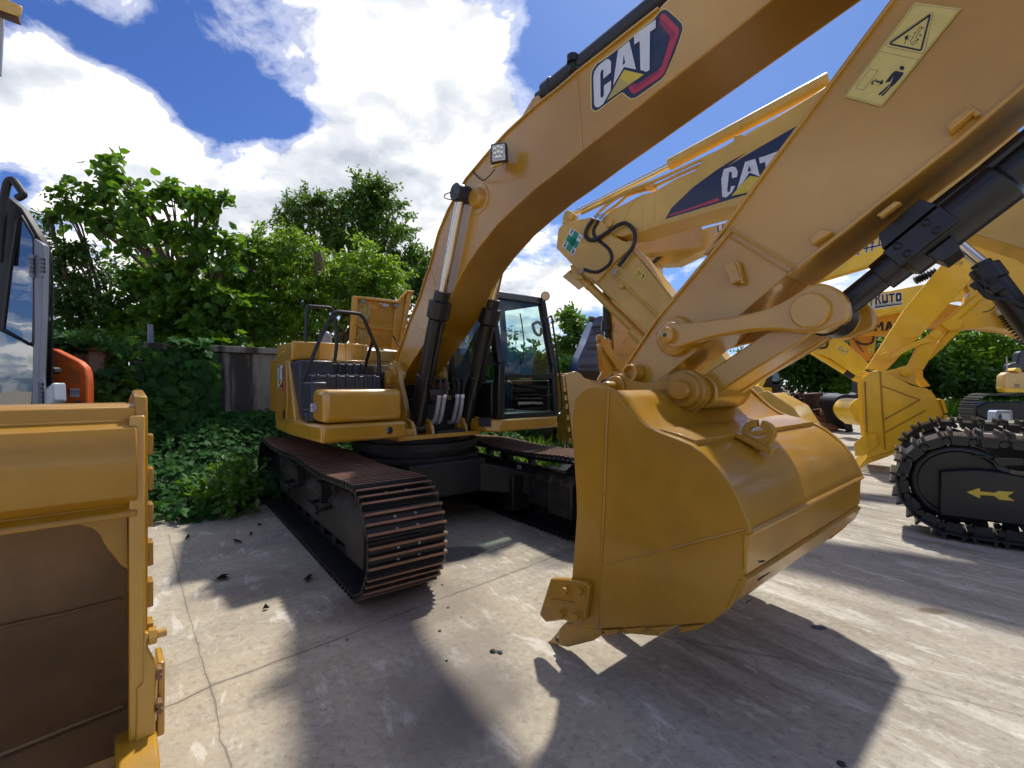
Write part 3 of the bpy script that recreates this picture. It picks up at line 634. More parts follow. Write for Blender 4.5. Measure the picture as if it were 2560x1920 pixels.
# lifting eye
ey=-.38; EC=M.Y(zD(1155,478),ey)
def ell(rx,rz,a0,a1,n): return [(EC[0]+rx*math.cos(R(a0+(a1-a0)*i/n)),EC[2]+rz*math.sin(R(a0+(a1-a0)*i/n))) for i in range(n+1)]
g=MB(); g.sheet(ell(.088,.070,95,440-5,30),ey-.022,ey+.022,.040); g.prism([(EC[0]-.03,EC[2]-.06),(EC[0]+.05,EC[2]-.055),(EC[0]+.10,EC[2]-.10),(EC[0]-.02,EC[2]-.10)],ey-.024,ey+.024); eye=g.build('lifting_eye',YELD,bk,bevel=.004)
st=M.YS(zD.s((1000,486),(1060,500),(1200,570),(1240,584),(1262,572)),ey); st=[(x,z-.005) for x,z in st[:4]]
g=MB(); g.sheet(st,ey-.06,ey+.06,.028); g.build('base_strip',YELD,eye,bevel=.004)

# --- undercarriage and tracks (track frame T)
dr=T.rot-M.rot
UC=bpy.data.objects.new('undercarriage',None)
def trackloop(xf,xr,r,zc,sag,n=400,npas=3):
    pts=[]
    pts+= [(xr+(xf-xr)*i/n,zc-r) for i in range(n)]
    pts+= [(xf+r*math.cos(R(-90+180*i/n)),zc+r*math.sin(R(-90+180*i/n))) for i in range(n)]
    for i in range(n):
        t_=i/n; pts.append((xf+(xr-xf)*t_, zc+r-sag*abs(math.sin(math.pi*npas*t_))**1.4))
    pts+= [(xr+r*math.cos(R(90+180*i/n)),zc+r*math.sin(R(90+180*i/n))) for i in range(n)]
    return pts
def resample(pts,count):
    L=[0]; m=len(pts)
    for i in range(m): L.append(L[-1]+math.hypot(pts[(i+1)%m][0]-pts[i][0],pts[(i+1)%m][1]-pts[i][1]))
    tot=L[-1]; out=[]; j=0
    for k in range(count):
        s_=tot*k/count
        while L[j+1]<s_: j+=1
        a,b=pts[j%m],pts[(j+1)%m]; f_=(s_-L[j])/((L[j+1]-L[j]) or 1); d=Vector((b[0]-a[0],b[1]-a[1])).normalized()
        out.append((a[0]+(b[0]-a[0])*f_,a[1]+(b[1]-a[1])*f_,d.x,d.y))
    return out,tot
def add_shoe(g,x,z,tx,tz,pitch,y0,y1,grs,gh=.032,gw=.018,bolts=True,pt=.018,base=0.0):
    # outward normal: right of travel direction
    nx,nz=tz,-tx
    P=lambda a,b:(x+tx*a+nx*b, z+tz*a+nz*b)
    h=pitch/2
    g.cm=0
    g.prism([P(-h*.97,-base-pt),P(h*.97,-base-pt),P(h*.97,-base),P(-h*.97,-base)],y0,y1)
    for a in grs:
        g.cm=0; g.prism([P(a-gw*.8,-base),P(a+gw*.8,-base),P(a+gw*.5,gh*.92-base),P(a-gw*.5,gh*.92-base)],y0,y1)
        g.cm=1; g.prism([P(a-gw*.5,gh*.92-base),P(a+gw*.5,gh*.92-base),P(a+gw*.4,gh-base),P(a-gw*.4,gh-base)],y0,y1)
    if bolts:
        g.cm=2; yc=(y0+y1)/2
        for a in (-.25,.17):
            for b in (-.085,.085):
                p=P(pitch*a,-base); g.rings((p[0],yc+b,p[1]),(nx,0,nz),[(0,.014),(.012,.013)],6)
        g.cm=3; p=[P(-.02,.0015-base),P(.022,.0015-base)]; g.poly([(p[0][0],yc-.045,p[0][1]),(p[1][0],yc-.045,p[1][1]),(p[1][0],yc+.045,p[1][1]),(p[0][0],yc+.045,p[0][1])])
BOLT=paint('bolt_steel',(.22,.23,.25),.4,0,.3,.2,metal=.5)
TK=.032
UCM=MB()
TK=.040
tr_pts=trackloop(1.93,-1.93,.455-TK,.455,.035,npas=2)
def build_track(y0,y1,parent,count=46):
    g=MB(); sh,tot=resample(tr_pts,count); pit=tot/count
    for (x,z,tx,tz) in sh: add_shoe(g,x,z,tx,tz,pit,y0,y1,(-pit*.335,0,pit*.335),TK,gw=.021)
    o=g.build('track',[STEEL,RUST,BOLT,D_BLK],parent,ang=30); o.rotation_euler=(0,0,dr)
    g=MB(); yc=(y0+y1)/2; inner=[(x-tz*.02+0,z+tx*.0) for (x,z,tx,tz) in sh]
    for s_ in (-.10,.06):
        for (x,z,tx,tz) in sh:
            nx,nz=tz,-tx; P=lambda a,b:(x+tx*a+nx*b, z+tz*a+nz*b)
            g.prism([P(-.14,-.02),P(.14,-.02),P(.12,-.085),P(-.12,-.085)],yc+s_,yc+s_+.04)
    c=g.build('track_chain',BLKM,o)
    return o
for sgn in (-1,1):
    y0,y1=(-1.49,-.85) if sgn<0 else (.85,1.49)
    tko=build_track(y0,y1,EX)
    g=MB(); yc=(y0+y1)/2
    # track frame: roofed box, rollers, idler, sprocket
    g.extr([(-1.55,yc-.17,.22),(-1.55,yc+.17,.22),(-1.55,yc+.17,.52),(-1.55,yc+.06,.66),(-1.55,yc-.06,.66),(-1.55,yc-.17,.52)],(3.1,0,0))
    g.extr([(1.5,yc-.21,.18),(1.5,yc+.21,.18),(1.5,yc+.21,.55),(1.5,yc+.12,.66),(1.5,yc-.12,.66),(1.5,yc-.21,.55)],(.42,0,0))
    tf=g.build('track_frame',FRAMEC,EX,bevel=.02); tf.rotation_euler=(0,0,dr)
    g=MB()
    for x in (-1.5,-1.1,-.7,-.3,.1,.5,.9,1.3): g.rings((x,yc-.14,.2),(0,1,0),[(0,.085),(.06,.085),(.06,.065),(.22,.065),(.22,.085),(.28,.085)],18)
    for x in (-.85,.45): g.rings((x,yc-.10,.74),(0,1,0),[(0,.05),(.2,.05)],14); g.box(x-.05,x+.05,yc-.05,yc+.05,.6,.72)
    g.build('roller',BLKM,tf)
    g=MB(); g.rings((1.93,yc-.09,.455),(0,1,0),[(0,.30),(.03,.33),(.06,.33),(.06,.36),(.12,.36),(.12,.33),(.15,.33),(.18,.30)],32); g.build('idler',BLKM,tf)
    g=MB(); g.rings((-1.93,yc-.12,.455),(0,1,0),[(0,.20),(.04,.24),(.08,.33),(.16,.33),(.2,.24),(.24,.2)],24); g.build('sprocket',BLKM,tf)
    for xs in ((.60,.95),(-.65,-.3)):
        g=MB(); yo=yc+sgn*.17; 
        g.tube([(xs[0],yo,.50),(xs[0],yo+sgn*.14,.48),(xs[1],yo+sgn*.14,.48),(xs[1],yo,.50)],.022,4); g.box(xs[0],xs[1],min(yo+sgn*.12,yo+sgn*.16),max(yo+sgn*.12,yo+sgn*.16),.44,.52)
        g.build('step_bracket',BLKM,tf,bevel=.006)
    for xs in (-.25,.75):
        g=MB(); yo=yc+sgn*.13; g.box(xs-.03,xs+.03,min(yo,yo+sgn*.10),max(yo,yo+sgn*.10),.50,.70); g.box(xs-.07,xs+.07,min(yo,yo+sgn*.12),max(yo,yo+sgn*.12),.68,.72); g.build('roller_guard',BLKM,tf,bevel=.008)
g=MB()
for sgn in (-1,1):
    for fx in (-1,1):
        # legs from the centre out to the track frames, arched
        a=Vector((fx*.45,sgn*.55,0)); 
        g.hexa([(fx*.25,sgn*.3,.42),(fx*.85,sgn*.3,.42),(fx*1.15,sgn*1.05,.30),(fx*.70,sgn*1.05,.30)] if sgn*fx>0 else [(fx*.85,sgn*.3,.42),(fx*.25,sgn*.3,.42),(fx*.70,sgn*1.05,.30),(fx*1.15,sgn*1.05,.30)],
               [(fx*.25,sgn*.3,.78),(fx*.85,sgn*.3,.78),(fx*1.15,sgn*1.05,.60),(fx*.70,sgn*1.05,.60)] if sgn*fx>0 else [(fx*.85,sgn*.3,.78),(fx*.25,sgn*.3,.78),(fx*.70,sgn*1.05,.60),(fx*1.15,sgn*1.05,.60)])
g.box(-.9,.9,-.5,.5,.40,.80)
for sgn in (-1,1): g.box(.90,1.10,sgn*.9-.14,sgn*.9+.14,.14,.58)
cb_=g.build('car_body',BLKM,EX,bevel=.02); cb_.rotation_euler=(0,0,dr)
g=MB(); g.rings((0,0,.78),(0,0,1),[(0,.82),(.06,.82),(.06,.72),(.13,.72),(.13,.80),(.22,.80),(.22,.70),(.34,.70)],48); g.build('swing_bearing',BLKM,EX)
decal('sticker',T,((.905,0,0),(1,0,0)),[(WHITE,[zC.s((1805,285),(1832,285),(1833,312),(1806,312))]),(D_GRB,[zC.s((1813,292),(1822,292),(1822,305),(1813,305))])],cb_,base=.003)

# --- upper structure
g=MB(); g.box(-1.0,.86,-.7,.42,1.08,1.128); g.box(.3,.80,-.70,-.45,1.128,1.20); dk=g.build('main_frame',YEL,EX,bevel=.006)
g=MB()
for y in (-.47,-.235,.235,.47):
    g.prism([(.35,1.12),(.82,1.12),(.80,1.2),(.74,1.28),(.66,1.30),(.56,1.28),(.45,1.2)],y-.02,y+.02)
for y in (-.35,.35): g.rings((.613,y-.15,1.184),(0,1,0),[(0,.075),(.30,.075)],24)
g.build('cylinder_bracket',YEL,dk,bevel=.006)
g=MB()
for y in (-.325,.325):
    c=(.08,1.83); g.prism([(-.35,1.12),(.45,1.12),(.36,1.45),(.22,1.75)]+arc(.06,1.83,.16,-10,190,12)+[(-.2,1.5)],y-.03,y+.03)
g.build('boom_bracket',YEL,dk,bevel=.008)
g=MB(); g.rings((.02,-.355,1.83),(0,-1,0),[(0,.13),(.02,.13),(.03,.11)],28); g.box(-.06,.02,-.42,-.355,1.66,1.80); g.box(-.01,.05,-.44,-.36,1.70,1.86); g.build('lock_plate',YEL,dk,bevel=.006)
g=MB(); g.box(.0,.6,-.22,.22,1.128,1.5) ; g.box(-1.05,-.4,-.5,.6,1.13,1.95); g.box(-.4,.0,-.28,.28,1.13,1.45); g.build('dark_filler',BLKM,EX,bevel=.01)  # plain black boxes added to give the dark space around the boom foot
g=MB(); g.box(.35,.84,-.2,.2,1.125,1.16); g.build('opening',D_BLK,dk)
# right deck skirt, tool box, steps
g=MB(); g.extr([(.955,-1.55,1.13),(.955,-.655,1.13),(-.9,-.655,1.13),(-1.3,-1.36,1.09),(.0,-1.545,1.13)],(0,0,.18)); sk=g.build('deck_skirt',YEL,EX,bevel=.035,seg=3)
g=MB(); 
dp=zB.s((912,1075),(925,1070),(940,1072),(946,1085),(945,1105),(935,1118),(922,1122),(908,1115),(897,1100),(896,1085))
decal('badge',M,((.955,0,0),(1,0,0)),[(D_BLK,[dp]),(WHITE,[zB.s((900,1078),(905,1078),(905,1083),(900,1083)),zB.s((903,1090),(909,1090),(909,1096),(903,1096)),zB.s((898,1100),(904,1100),(904,1105),(898,1105)),zB.s((910,1083),(915,1083),(915,1088),(910,1088)),zB.s((908,1102),(913,1102),(913,1107),(908,1107))])],sk,base=.003)
g=MB(); g.extr([(.60,-1.52,1.322),(.95,-1.525,1.322),(.95,-.70,1.322),(.60,-.70,1.322)],(0,0,.325)); tb=g.build('tool_box',YEL,EX,bevel=.055,seg=4)
g=MB(); g.box(.625,.93,-1.5275,-1.52,1.36,1.60); 
MP=zM.s
num=[]
def seg7(x,y,w,h,segs,sk=0):
    S={'a':((x,y),(x+w,y)),'b':((x+w,y),(x+w,y+h/2)),'c':((x+w,y+h/2),(x+w,y+h)),'d':((x,y+h),(x+w,y+h)),'e':((x,y+h/2),(x,y+h)),'f':((x,y),(x,y+h/2)),'g':((x,y+h/2),(x+w,y+h/2))}
    return [S[k] for k in segs]
segs=seg7(466,1222,10,70,'abcdg')+seg7(482,1222,10,70,'abcdg')+seg7(497,1222,9,68,'abcdef')
decal('number_decal',M,-1.5275,[(D_WHT,[MP((459,1218),(522,1214),(524,1306),(460,1300))]),(D_REDD,[MP((492,1219),(519,1216),(521,1300),(492,1303))]),(D_BLK,lines(zM,segs,1.35)),(D_WHT,lines(zM,seg7(509,1238,5,32,'afgcd')+seg7(516,1238,4,32,'adef'),.7)),(D_WHT,lines(zM,seg7(497,1222,9,68,'abcdef'),.9))],tb,base=.003,step=.0008)
def ribbox(name,x0,x1,y0,y1,z0,z1,n,par):
    g=MB(); g.box(x0,x1,y0,y1,z0,z1)
    for k in range(n):
        y=y0+(y1-y0)*(k+.7)/(n+.4); w_=.022
        g.extr([(x1-.02,y-w_,z0),(x1+.022,y-w_*.7,z0),(x1+.022,y+w_*.7,z0),(x1-.02,y+w_,z0)],(0,0,z1-z0+.012)); g.box(x0+.02,x1+.01,y-w_*.8,y+w_*.8,z1-.01,z1+.014)
    return g.build(name,NAVY,par,bevel=.012)
ribbox('step_box',-.05,.38,-1.46,-.68,1.32,1.79,7,EX)
ribbox('step_box',-.85,-.38,-1.04,-.50,1.32,1.955,5,EX)
g=MB(); g.box(-.40,.06,-1.47,-1.10,1.31,1.965); g.box(.30,.60,-1.52,-1.36,1.315,1.72); g.box(.34,.58,-1.535,-1.48,1.32,1.45); g.cyl((.50,-1.56,1.36),(.50,-1.45,1.36),.05,.05,16); g.build('side_panel',NAVY,EX,bevel=.02)
# rear right door and counterweight
pd0=Vector((.07,-1.53,0)); pd1=Vector((-1.3,-1.36,0)); pn=Vector((pd1.y-pd0.y, -(pd1.x-pd0.x),0)).normalized()
if pn.y>0: pn=-pn
def onp(p,off=0.0):
    r=((p[0]-CX)/F,1.0,(CY-p[1])/F); r=Vector((r[0]*M.d[0]+r[1]*M.d[1], r[0]*M.l[0]+r[1]*M.l[1], r[2])); c=Vector(M.loc((0,0,H)))
    return c+r*((pd0+pn*off-c).dot(pn)/r.dot(pn))
do=[onp(p) for p in zM.s((300,1395),(262,1000),(240,800),(268,785),(275,600),(215,690),(112,745),(108,1392))]
g=MB(); g.extr(do,-pn*.30); door=g.build('engine_door',YEL,EX,bevel=.02)
g=MB()
for a,b in (((222,790),(232,1180)),((232,1180),(222,1390))): g.tube([onp(zM(*a)),onp(zM(*b))],.006,6)
g.build('panel_seam',YEL,door)
lg=zM.s
decal('logo_decal',M,(tuple(pd0),tuple(pn)),[(D_YELL,[lg((131,850),(194,818),(204,1020),(206,1115),(180,1130),(168,1064),(132,1076))]),(D_NAVY,[lg((134,853),(191,823),(200,1022),(202,1112),(182,1124),(170,1058),(135,1071))]),(D_RED,[lg((184,870),(199,1022),(200,1108),(184,1118),(174,1062),(186,1040))]),
  (D_WHT,[lg((137,870),(150,860),(150,895),(144,900),(144,1030),(150,1025),(150,1045),(137,1066)),lg((152,1000),(158,850),(165,846),(172,990),(162,975)),lg((166,845),(184,832),(184,862),(179,866),(181,1000),(174,1000),(172,868),(167,872))]),(D_YEL,[lg((163,985),(182,1012),(147,1062))])],door,base=.003)
g=MB(); g.poly([onp(p,.003) for p in zM.s((185,1290),(205,1288),(206,1372),(186,1374))]); g.build('latch_recess',D_BLK,door)
g=MB(); g.extr([(-1.15,-1.30,1.10),(-1.35,-1.30,1.10),(-2.2,-1.12,1.10),(-2.75,-.7,1.10),(-2.95,0,1.10),(-2.75,.7,1.10),(-2.2,1.25,1.10),(-1.2,1.35,1.10)],(0,0,1.05)); g.build('counterweight',YEL,EX,bevel=.08,seg=3)
# engine deck and fascia band
g=MB(); g.box(-2.2,-1.11,-1.2,1.25,1.3,2.05); g.box(-1.16,-1.10,-1.21,.33,2.03,2.20); g.box(-1.9,-1.12,-1.18,-.2,2.03,2.26); eb=g.build('engine_housing',YEL,EX,bevel=.012)
g=MB()
for y0,y1,z1 in ((-1.207,-.505,2.268),(-.495,-.245,2.275),(-.235,-.17,2.27)): g.box(-1.125,-1.095,y0,y1,2.035,z1)
g.build('fascia_panel',YEL,eb,bevel=.006)
g=MB(); g.box(-.95,-.45,-.95,-.45,1.975,2.005); g.build('step_plate',YEL,EX,bevel=.006)
g=MB(); g.rings((-1.5,-.62,2.24),(0,0,1),[(0,.07),(.16,.07),(.21,.05),(.23,.02)],20); g.build('exhaust_stack',GREY,eb)
g=MB()
for y in (-1.13,-.37): g.rings((-1.094,y,2.09+ (y>-1)*0),(1,0,0),[(0,.012),(.003,.011)],10)
g.build('fastener',D_BLK,eb)
# open hood
HX=-1.8
def hp(p,x=HX): return M.X(p,x)
hood=MB()
fr_=zM.s((870,160),(1300,212),(1395,105),(1465,112),(1345,700),(836,640))
hood.extr([hp(p,HX-.03) for p in fr_],(.03,0,0)); 
def hpanel(pts,x0,x1,gg): gg.extr([hp(p,x0) for p in zM.s(*pts)],(x1-x0,0,0))
hpanel([(866,160),(912,168),(888,640),(836,640)],HX,HX+.07,hood); hpanel([(1395,135),(1462,112),(1365,640),(1338,690),(1260,690)] and [(1400,130),(1430,128),(1350,660),(1318,655)],HX,HX+.05,hood)
hpanel([(912,166),(1300,212),(1302,238),(915,190)],HX,HX+.10,hood); hpanel([(1300,212),(1395,105),(1462,112),(1460,132),(1395,130),(1312,232)],HX,HX+.08,hood); hpanel([(925,452),(1280,486),(1278,500),(924,472)],HX,HX+.05,hood); hpanel([(1286,240),(1310,235),(1265,690),(1245,690)],HX,HX+.04,hood)
ho=hood.build('engine_hood',ORYM:=paint('hood_inner_yellow',(.55,.30,.03),.45,.2,.12,.3),EX,bevel=.006)
g=MB()
for row,(xa,xb,ya,yb) in enumerate(((1062,1265,285,430),(1068,1258,535,655))):
    for k in range(15):
        x=xa+(xb-xa)*k/14; dx=-(yb-ya)*.06
        g.tube([hp(zM(x,ya),HX+.006),hp(zM(x+dx,yb),HX+.006)],.0085,6)
g.build('pressed_ribs',ORYM,ho)
g=MB()
for q_ in ([(945,225),(1050,240),(1040,420),(930,412)],[(925,475),(1030,488),(1018,625),(912,618)]): 
    pts=zM.s(*q_); nU=8
    grid=[[None]*(nU+1) for _ in range(nU+1)]
    for i in range(nU+1):
        for j in range(nU+1):
            a=i/nU;b=j/nU; p=[(pts[0][c]*(1-a)+pts[1][c]*a)*(1-b)+(pts[3][c]*(1-a)+pts[2][c]*a)*b for c in (0,1)]; grid[i][j]=hp(p,HX+.010+random.uniform(0,.014))
    g.add([grid[i][j] for i in range(nU+1) for j in range(nU+1)],[[i*(nU+1)+j,(i+1)*(nU+1)+j,(i+1)*(nU+1)+j+1,i*(nU+1)+j+1] for i in range(nU) for j in range(nU)])
g.build('foil_liner',metal('foil',(.40,.29,.10),.42),ho,ang=5)
g=MB()
for p in ((968,212),(1292,255)): q_=Vector(hp(zM(*p),HX+.05)); g.box(q_.x,q_.x+.05,q_.y-.035,q_.y+.035,q_.z-.025,q_.z+.025)
g.build('latch',GREY,ho,bevel=.004)
g=MB(); q_=Vector(hp(zM(1185,252),HX+.05)); g.box(q_.x,q_.x+.07,q_.y-.05,q_.y+.05,q_.z-.03,q_.z+.02); g.tube([q_+Vector((.03,-.1,.03)),q_+Vector((.06,0,-.02)),q_+Vector((.06,.06,-.02))],.012,6); g.build('lock',SILV,ho,bevel=.004)
g=MB()
for p in ((920,308),(908,452),(898,590),(1408,222),(1394,355),(1378,488)): g.rings(hp(zM(*p),HX+.071),(1,0,0),[(0,.011),(.002,.011)],10)
g.build('screw_hole',D_BLK,ho)
g=MB(); g.tube([hp(zM(1275,555),HX+.03),hp(zM(1340,660),-1.3)],.012,8); g.build('gas_strut',BLK,ho)
# handrails
def rail(pts,x,name='handrail'):
    P=[M.X(p,xx) for p,xx in zip(zM.s(*pts),x)]; g=MB(); 
    Q=[Vector(P[0])]
    for i in range(1,len(P)-1):
        a,b,c=Vector(P[i-1]),Vector(P[i]),Vector(P[i+1]); r_=min(.09,(a-b).length*.4,(c-b).length*.4)
        s0=b+(a-b).normalized()*r_; s1=b+(c-b).normalized()*r_
        for k in range(5): t_=k/4; Q.append(s0*(1-t_)**2+b*2*t_*(1-t_)+s1*t_*t_)
    Q.append(Vector(P[-1])); g.tube(Q,.021,10); return g.build(name,BLK,EX)
rail([(352,1060),(375,900),(405,700),(425,290),(440,258),(655,272),(692,315),(715,480),(720,620),(698,800)],[-.15]*10)
r2=rail([(385,1000),(480,760),(560,560),(690,325),(735,312),(940,332),(985,375),(1075,590),(1130,710),(1140,900),(1132,1065)],[.30]*11)
g=MB(); g.tube([M.X(zM(1078,595),.30),M.X(zM(1035,720),.1),M.X(zM(985,915),-.15)],.019,8,3); g.build('brace',BLK,r2)
# --- hoses at the boom foot
for k,(x,y) in enumerate(((375,985),(430,985),(558,985),(608,985))):
    sx_=1 if k<2 else 1
    yy=(-.20,-.13,.12,.19)[k]
    P=[M.Y(z,yy-.02*0) for z in zN.s((x-25-(20 if k%2==0 else 0),1180),(x-22,1080),(x-15,1010),(x+5,980),(x+22,1000),(x+22,1060),(x+10,1140))]
    g=MB(); g.tube(P,.021,10,4); hs=g.build('hose',RUB,EX)
    P=[M.Y(z,yy) for z in zN.s((x+10,1150),(x-5,1250),(x-22,1340),(x-45,1400),(x-90-(15 if k>1 else 40)*0,1400))]; g=MB()
    P=[Vector(p)+Vector((random.uniform(-.006,.006),0,0)) for p in P]; g.tube(P,.026,10,5); g.build('heat_sleeve',SILV,hs)
    g=MB(); a=Vector(M.Y(zN(x+10,1128),yy)); b=Vector(M.Y(zN(x+9,1160),yy)); g.cyl(a,b,.027,.027,12); g.build('fitting',WHITE,hs)
g=MB()
for k in (0,1): 
    y=(-.26,.2)[k]; P=[M.Y(z,y) for z in zN.s((250+240*k,1115),(300+240*k,1135),(325+230*k,1105),(330+215*k,1060))]; g.tube(P,.018,8,3)
    P=[M.Y(z,y) for z in zN.s((235+250*k,1225),(300+240*k,1215),(330+225*k,1190),(330+215*k,1140))]; g.tube(P,.018,8,3)
    q_=Vector(M.Y(zN(345+195*k,1105),y)); g.box(q_.x-.03,q_.x+.03,q_.y-.08,q_.y+.1,q_.z-.04,q_.z+.03)
g.build('pipe_clamp',BLK,EX,bevel=.004)
# --- cab
g=MB(); g.extr([(1.0,.36,1.12),(1.14,.50,1.12),(1.10,1.53,1.12),(-.7,1.5,1.12),(-.7,.36,1.12)],(0,0,.15)); cd=g.build('cab_deck',YEL,EX,bevel=.025,seg=3)
g=MB(); q_=[M.X(p,1.075) for p in zN.s((755,1372),(800,1360),(885,1355),(888,1452),(768,1442))]; g.poly([(p[0]+.02,p[1],p[2]) for p in q_]); g.build('anti_slip_patch',D_BLK,cd)
FL0=Vector((1.03,.55,1.28)); FR0=Vector((1.05,1.52,1.28)); FL1=Vector((.84,.53,2.84)); FR1=Vector((.915,1.40,2.83))
FLm=Vector((1.06,.545,1.95)); FRm=Vector((1.06,1.47,1.95)); RL0=Vector((-.65,.5,1.28)); RR0=Vector((-.65,1.5,1.28)); RL1=Vector((-.55,.55,2.88)); RR1=Vector((-.55,1.40,2.86))
def bar(g,pts,wx,wy):
    for a,b in zip(pts,pts[1:]):
        g.hexa([a+Vector(v) for v in ((-wx,-wy,0),(wx,-wy,0),(wx,wy,0),(-wx,wy,0))],[b+Vector(v) for v in ((-wx,-wy,0),(wx,-wy,0),(wx,wy,0),(-wx,wy,0))])
g=MB(); bar(g,[FL0,FLm,FL1],.06,.05); bar(g,[FR0,FRm,FR1],.05,.045); bar(g,[RL0,RL1],.07,.05); bar(g,[RR0,RR1],.07,.05)
bar(g,[Vector((.1,.50,1.28)),Vector((.05,.54,2.84))],.04,.03); bar(g,[Vector((.12,1.52,1.28)),Vector((.08,1.40,2.84))],.05,.03)
g.hexa([FL1+Vector((.05,-.06,-.06)),FR1+Vector((.05,.05,-.06)),RR1+Vector((-.06,.05,-.06)),RL1+Vector((-.06,-.06,-.06))],[FL1+Vector((.0,-.04,.05)),FR1+Vector((0,.03,.05)),RR1+Vector((-.03,.03,.08)),RL1+Vector((-.03,-.04,.08))])
g.hexa([FL0+Vector((.04,-.05,-.02)),FR0+Vector((.04,.05,-.02)),RR0+Vector((-.06,.05,-.02)),RL0+Vector((-.06,-.05,-.02))],[FL0+Vector((.04,-.05,.06)),FR0+Vector((.04,.05,.06)),RR0+Vector((-.06,.05,.06)),RL0+Vector((-.06,-.05,.06))])
g.box(-.68,1.0,.47,.52,1.28,1.72); g.box(-.68,.95,1.49,1.53,1.28,1.75); g.box(-.7,-.62,.5,1.5,1.28,2.0); g.box(-.7,-.4,.55,1.45,1.28,2.0)
cab_=g.build('cab',BLK,EX,bevel=.022,seg=3)
g=MB(); a=Vector((1.085,.58,1.80)); b=Vector((1.09,1.46,1.80)); g.hexa([a+Vector((-.03,0,-.025)),a+Vector((.012,0,-.025)),b+Vector((.012,0,-.025)),b+Vector((-.03,0,-.025))],[a+Vector((-.03,0,.025)),a+Vector((.012,0,.025)),b+Vector((.012,0,.025)),b+Vector((-.03,0,.025))]); g.build('window_bar',BLK,cab_,bevel=.006)
def pane(name,pts,gl=GLASS):
    g=MB(); g.poly(pts); return g.build(name,gl,cab_)
pane('windscreen',[FLm+Vector((.02,.0,-.12)),FRm+Vector((.025,0,-.12)),FR1+Vector((.02,0,-.05)),FL1+Vector((.02,0,-.05))])
pane('lower_windscreen',[FL0+Vector((.02,0,.05)),FR0+Vector((.02,0,.05)),FRm+Vector((.025,0,-.17)),FLm+Vector((.02,0,-.17))])
pane('side_window',[(1.0,.50,1.7),(.1,.50,1.7),(.05,.535,2.8),(.82,.535,2.8)]); pane('side_window',[(.08,.50,1.7),(-.6,.50,1.7),(-.55,.54,2.8),(.03,.535,2.8)])
pane('door_window',[(1.0,1.51,1.7),(.1,1.51,1.7),(.05,1.41,2.8),(.82,1.41,2.8)]); pane('door_window',[(.08,1.51,1.7),(-.6,1.51,1.7),(-.55,1.41,2.8),(.03,1.41,2.8)])
pane('rear_window',[(-.65,.55,1.95),(-.65,1.45,1.95),(-.57,1.38,2.8),(-.57,.58,2.8)])
# inside
g=MB(); g.box(-.45,.1,.78,1.22,1.3,1.62); g.extr([(-.40,.80,1.62),(-.40,1.20,1.62),(-.52,1.18,2.25),(-.52,.82,2.25)],(.12,0,0)); g.extr([(-.50,.88,2.28),(-.50,1.12,2.28),(-.53,1.10,2.5),(-.53,.90,2.5)],(.09,0,0)); g.box(-.3,.35,.60,.74,1.3,1.75); g.box(-.3,.35,1.26,1.40,1.3,1.75); g.build('seat',NAVY,cab_,bevel=.04)
g=MB()
for y in (.67,1.33): g.tube([(.28,y,1.75),(.30,y,1.85),(.32,y,1.92)],.022,8); g.rings((.32,y,1.9),(0,0,1),[(0,.02),(.03,.034),(.08,.034),(.1,.02)],12)
g.box(.55,.62,.62,.86,1.95,2.12); g.tube([(.6,.64,1.4),(.62,.66,1.98)],.025,8); g.box(.6,.95,.6,.72,1.3,1.7)
for y in (.98,1.06): g.tube([(.62,y,1.34),(.60,y,1.55),(.56,y,1.72)],.014,8); g.box(.60,.74,y-.035,y+.035,1.33,1.36)
g.build('controls',BLKM,cab_,bevel=.006)
g=MB(); g.box(-.6,1.0,.52,1.5,1.27,1.30); g.build('floor_mat',BLKM,cab_)
g=MB(); P=[M.X(p,.97) for p in zN.s((1310,440),(1330,510),(1365,545),(1392,530),(1395,470))]; g.tube(P,.02,8,4); g.tube([M.X(p,.97) for p in zN.s((1310,440),(1360,415),(1395,440))],.022,8,3); g.build('grab_handle',GREY,cab_)
for p,y_ in ((zN(1432,160),1.42),(zN(905,75),.55)):
    c=Vector(M.Y(p,y_)); c.x=max(c.x,.85); dirn=Vector((.75,-.55,-.15)).normalized(); g=MB(); g.rings(c-dirn*.06,dirn,[(0,.03),(.03,.055),(.085,.062),(.09,.056)],20); g.tube([c-dirn*.02-Vector((0,0,.05)),c-Vector((.02,0,.12)),c-Vector((.08,.03,.13))],.012,6); lp=g.build('cab_lamp',BLK,cab_)
    g=MB(); g.rings(c+dirn*.0295,dirn,[(0,.054),(.003,.05)],20); g.build('lens',LENS,lp)
g=MB(); P=[M.X(p,1.0) for p in zN.s((1432,382),(1470,368),(1497,362),(1520,520),(1560,780),(1595,1100),(1605,1250),(1590,1310),(1545,1330))]; g.tube(P,.013,8,3); g.build('mirror_rail',BLK,cab_)
g=MB(); P=[Vector(M.X(p,1.075)) for p in zN.s((1200,830),(1225,640),(1205,440),(1185,330))]; g.tube(P,.008,6,3); g.build('wiper',BLK,cab_)

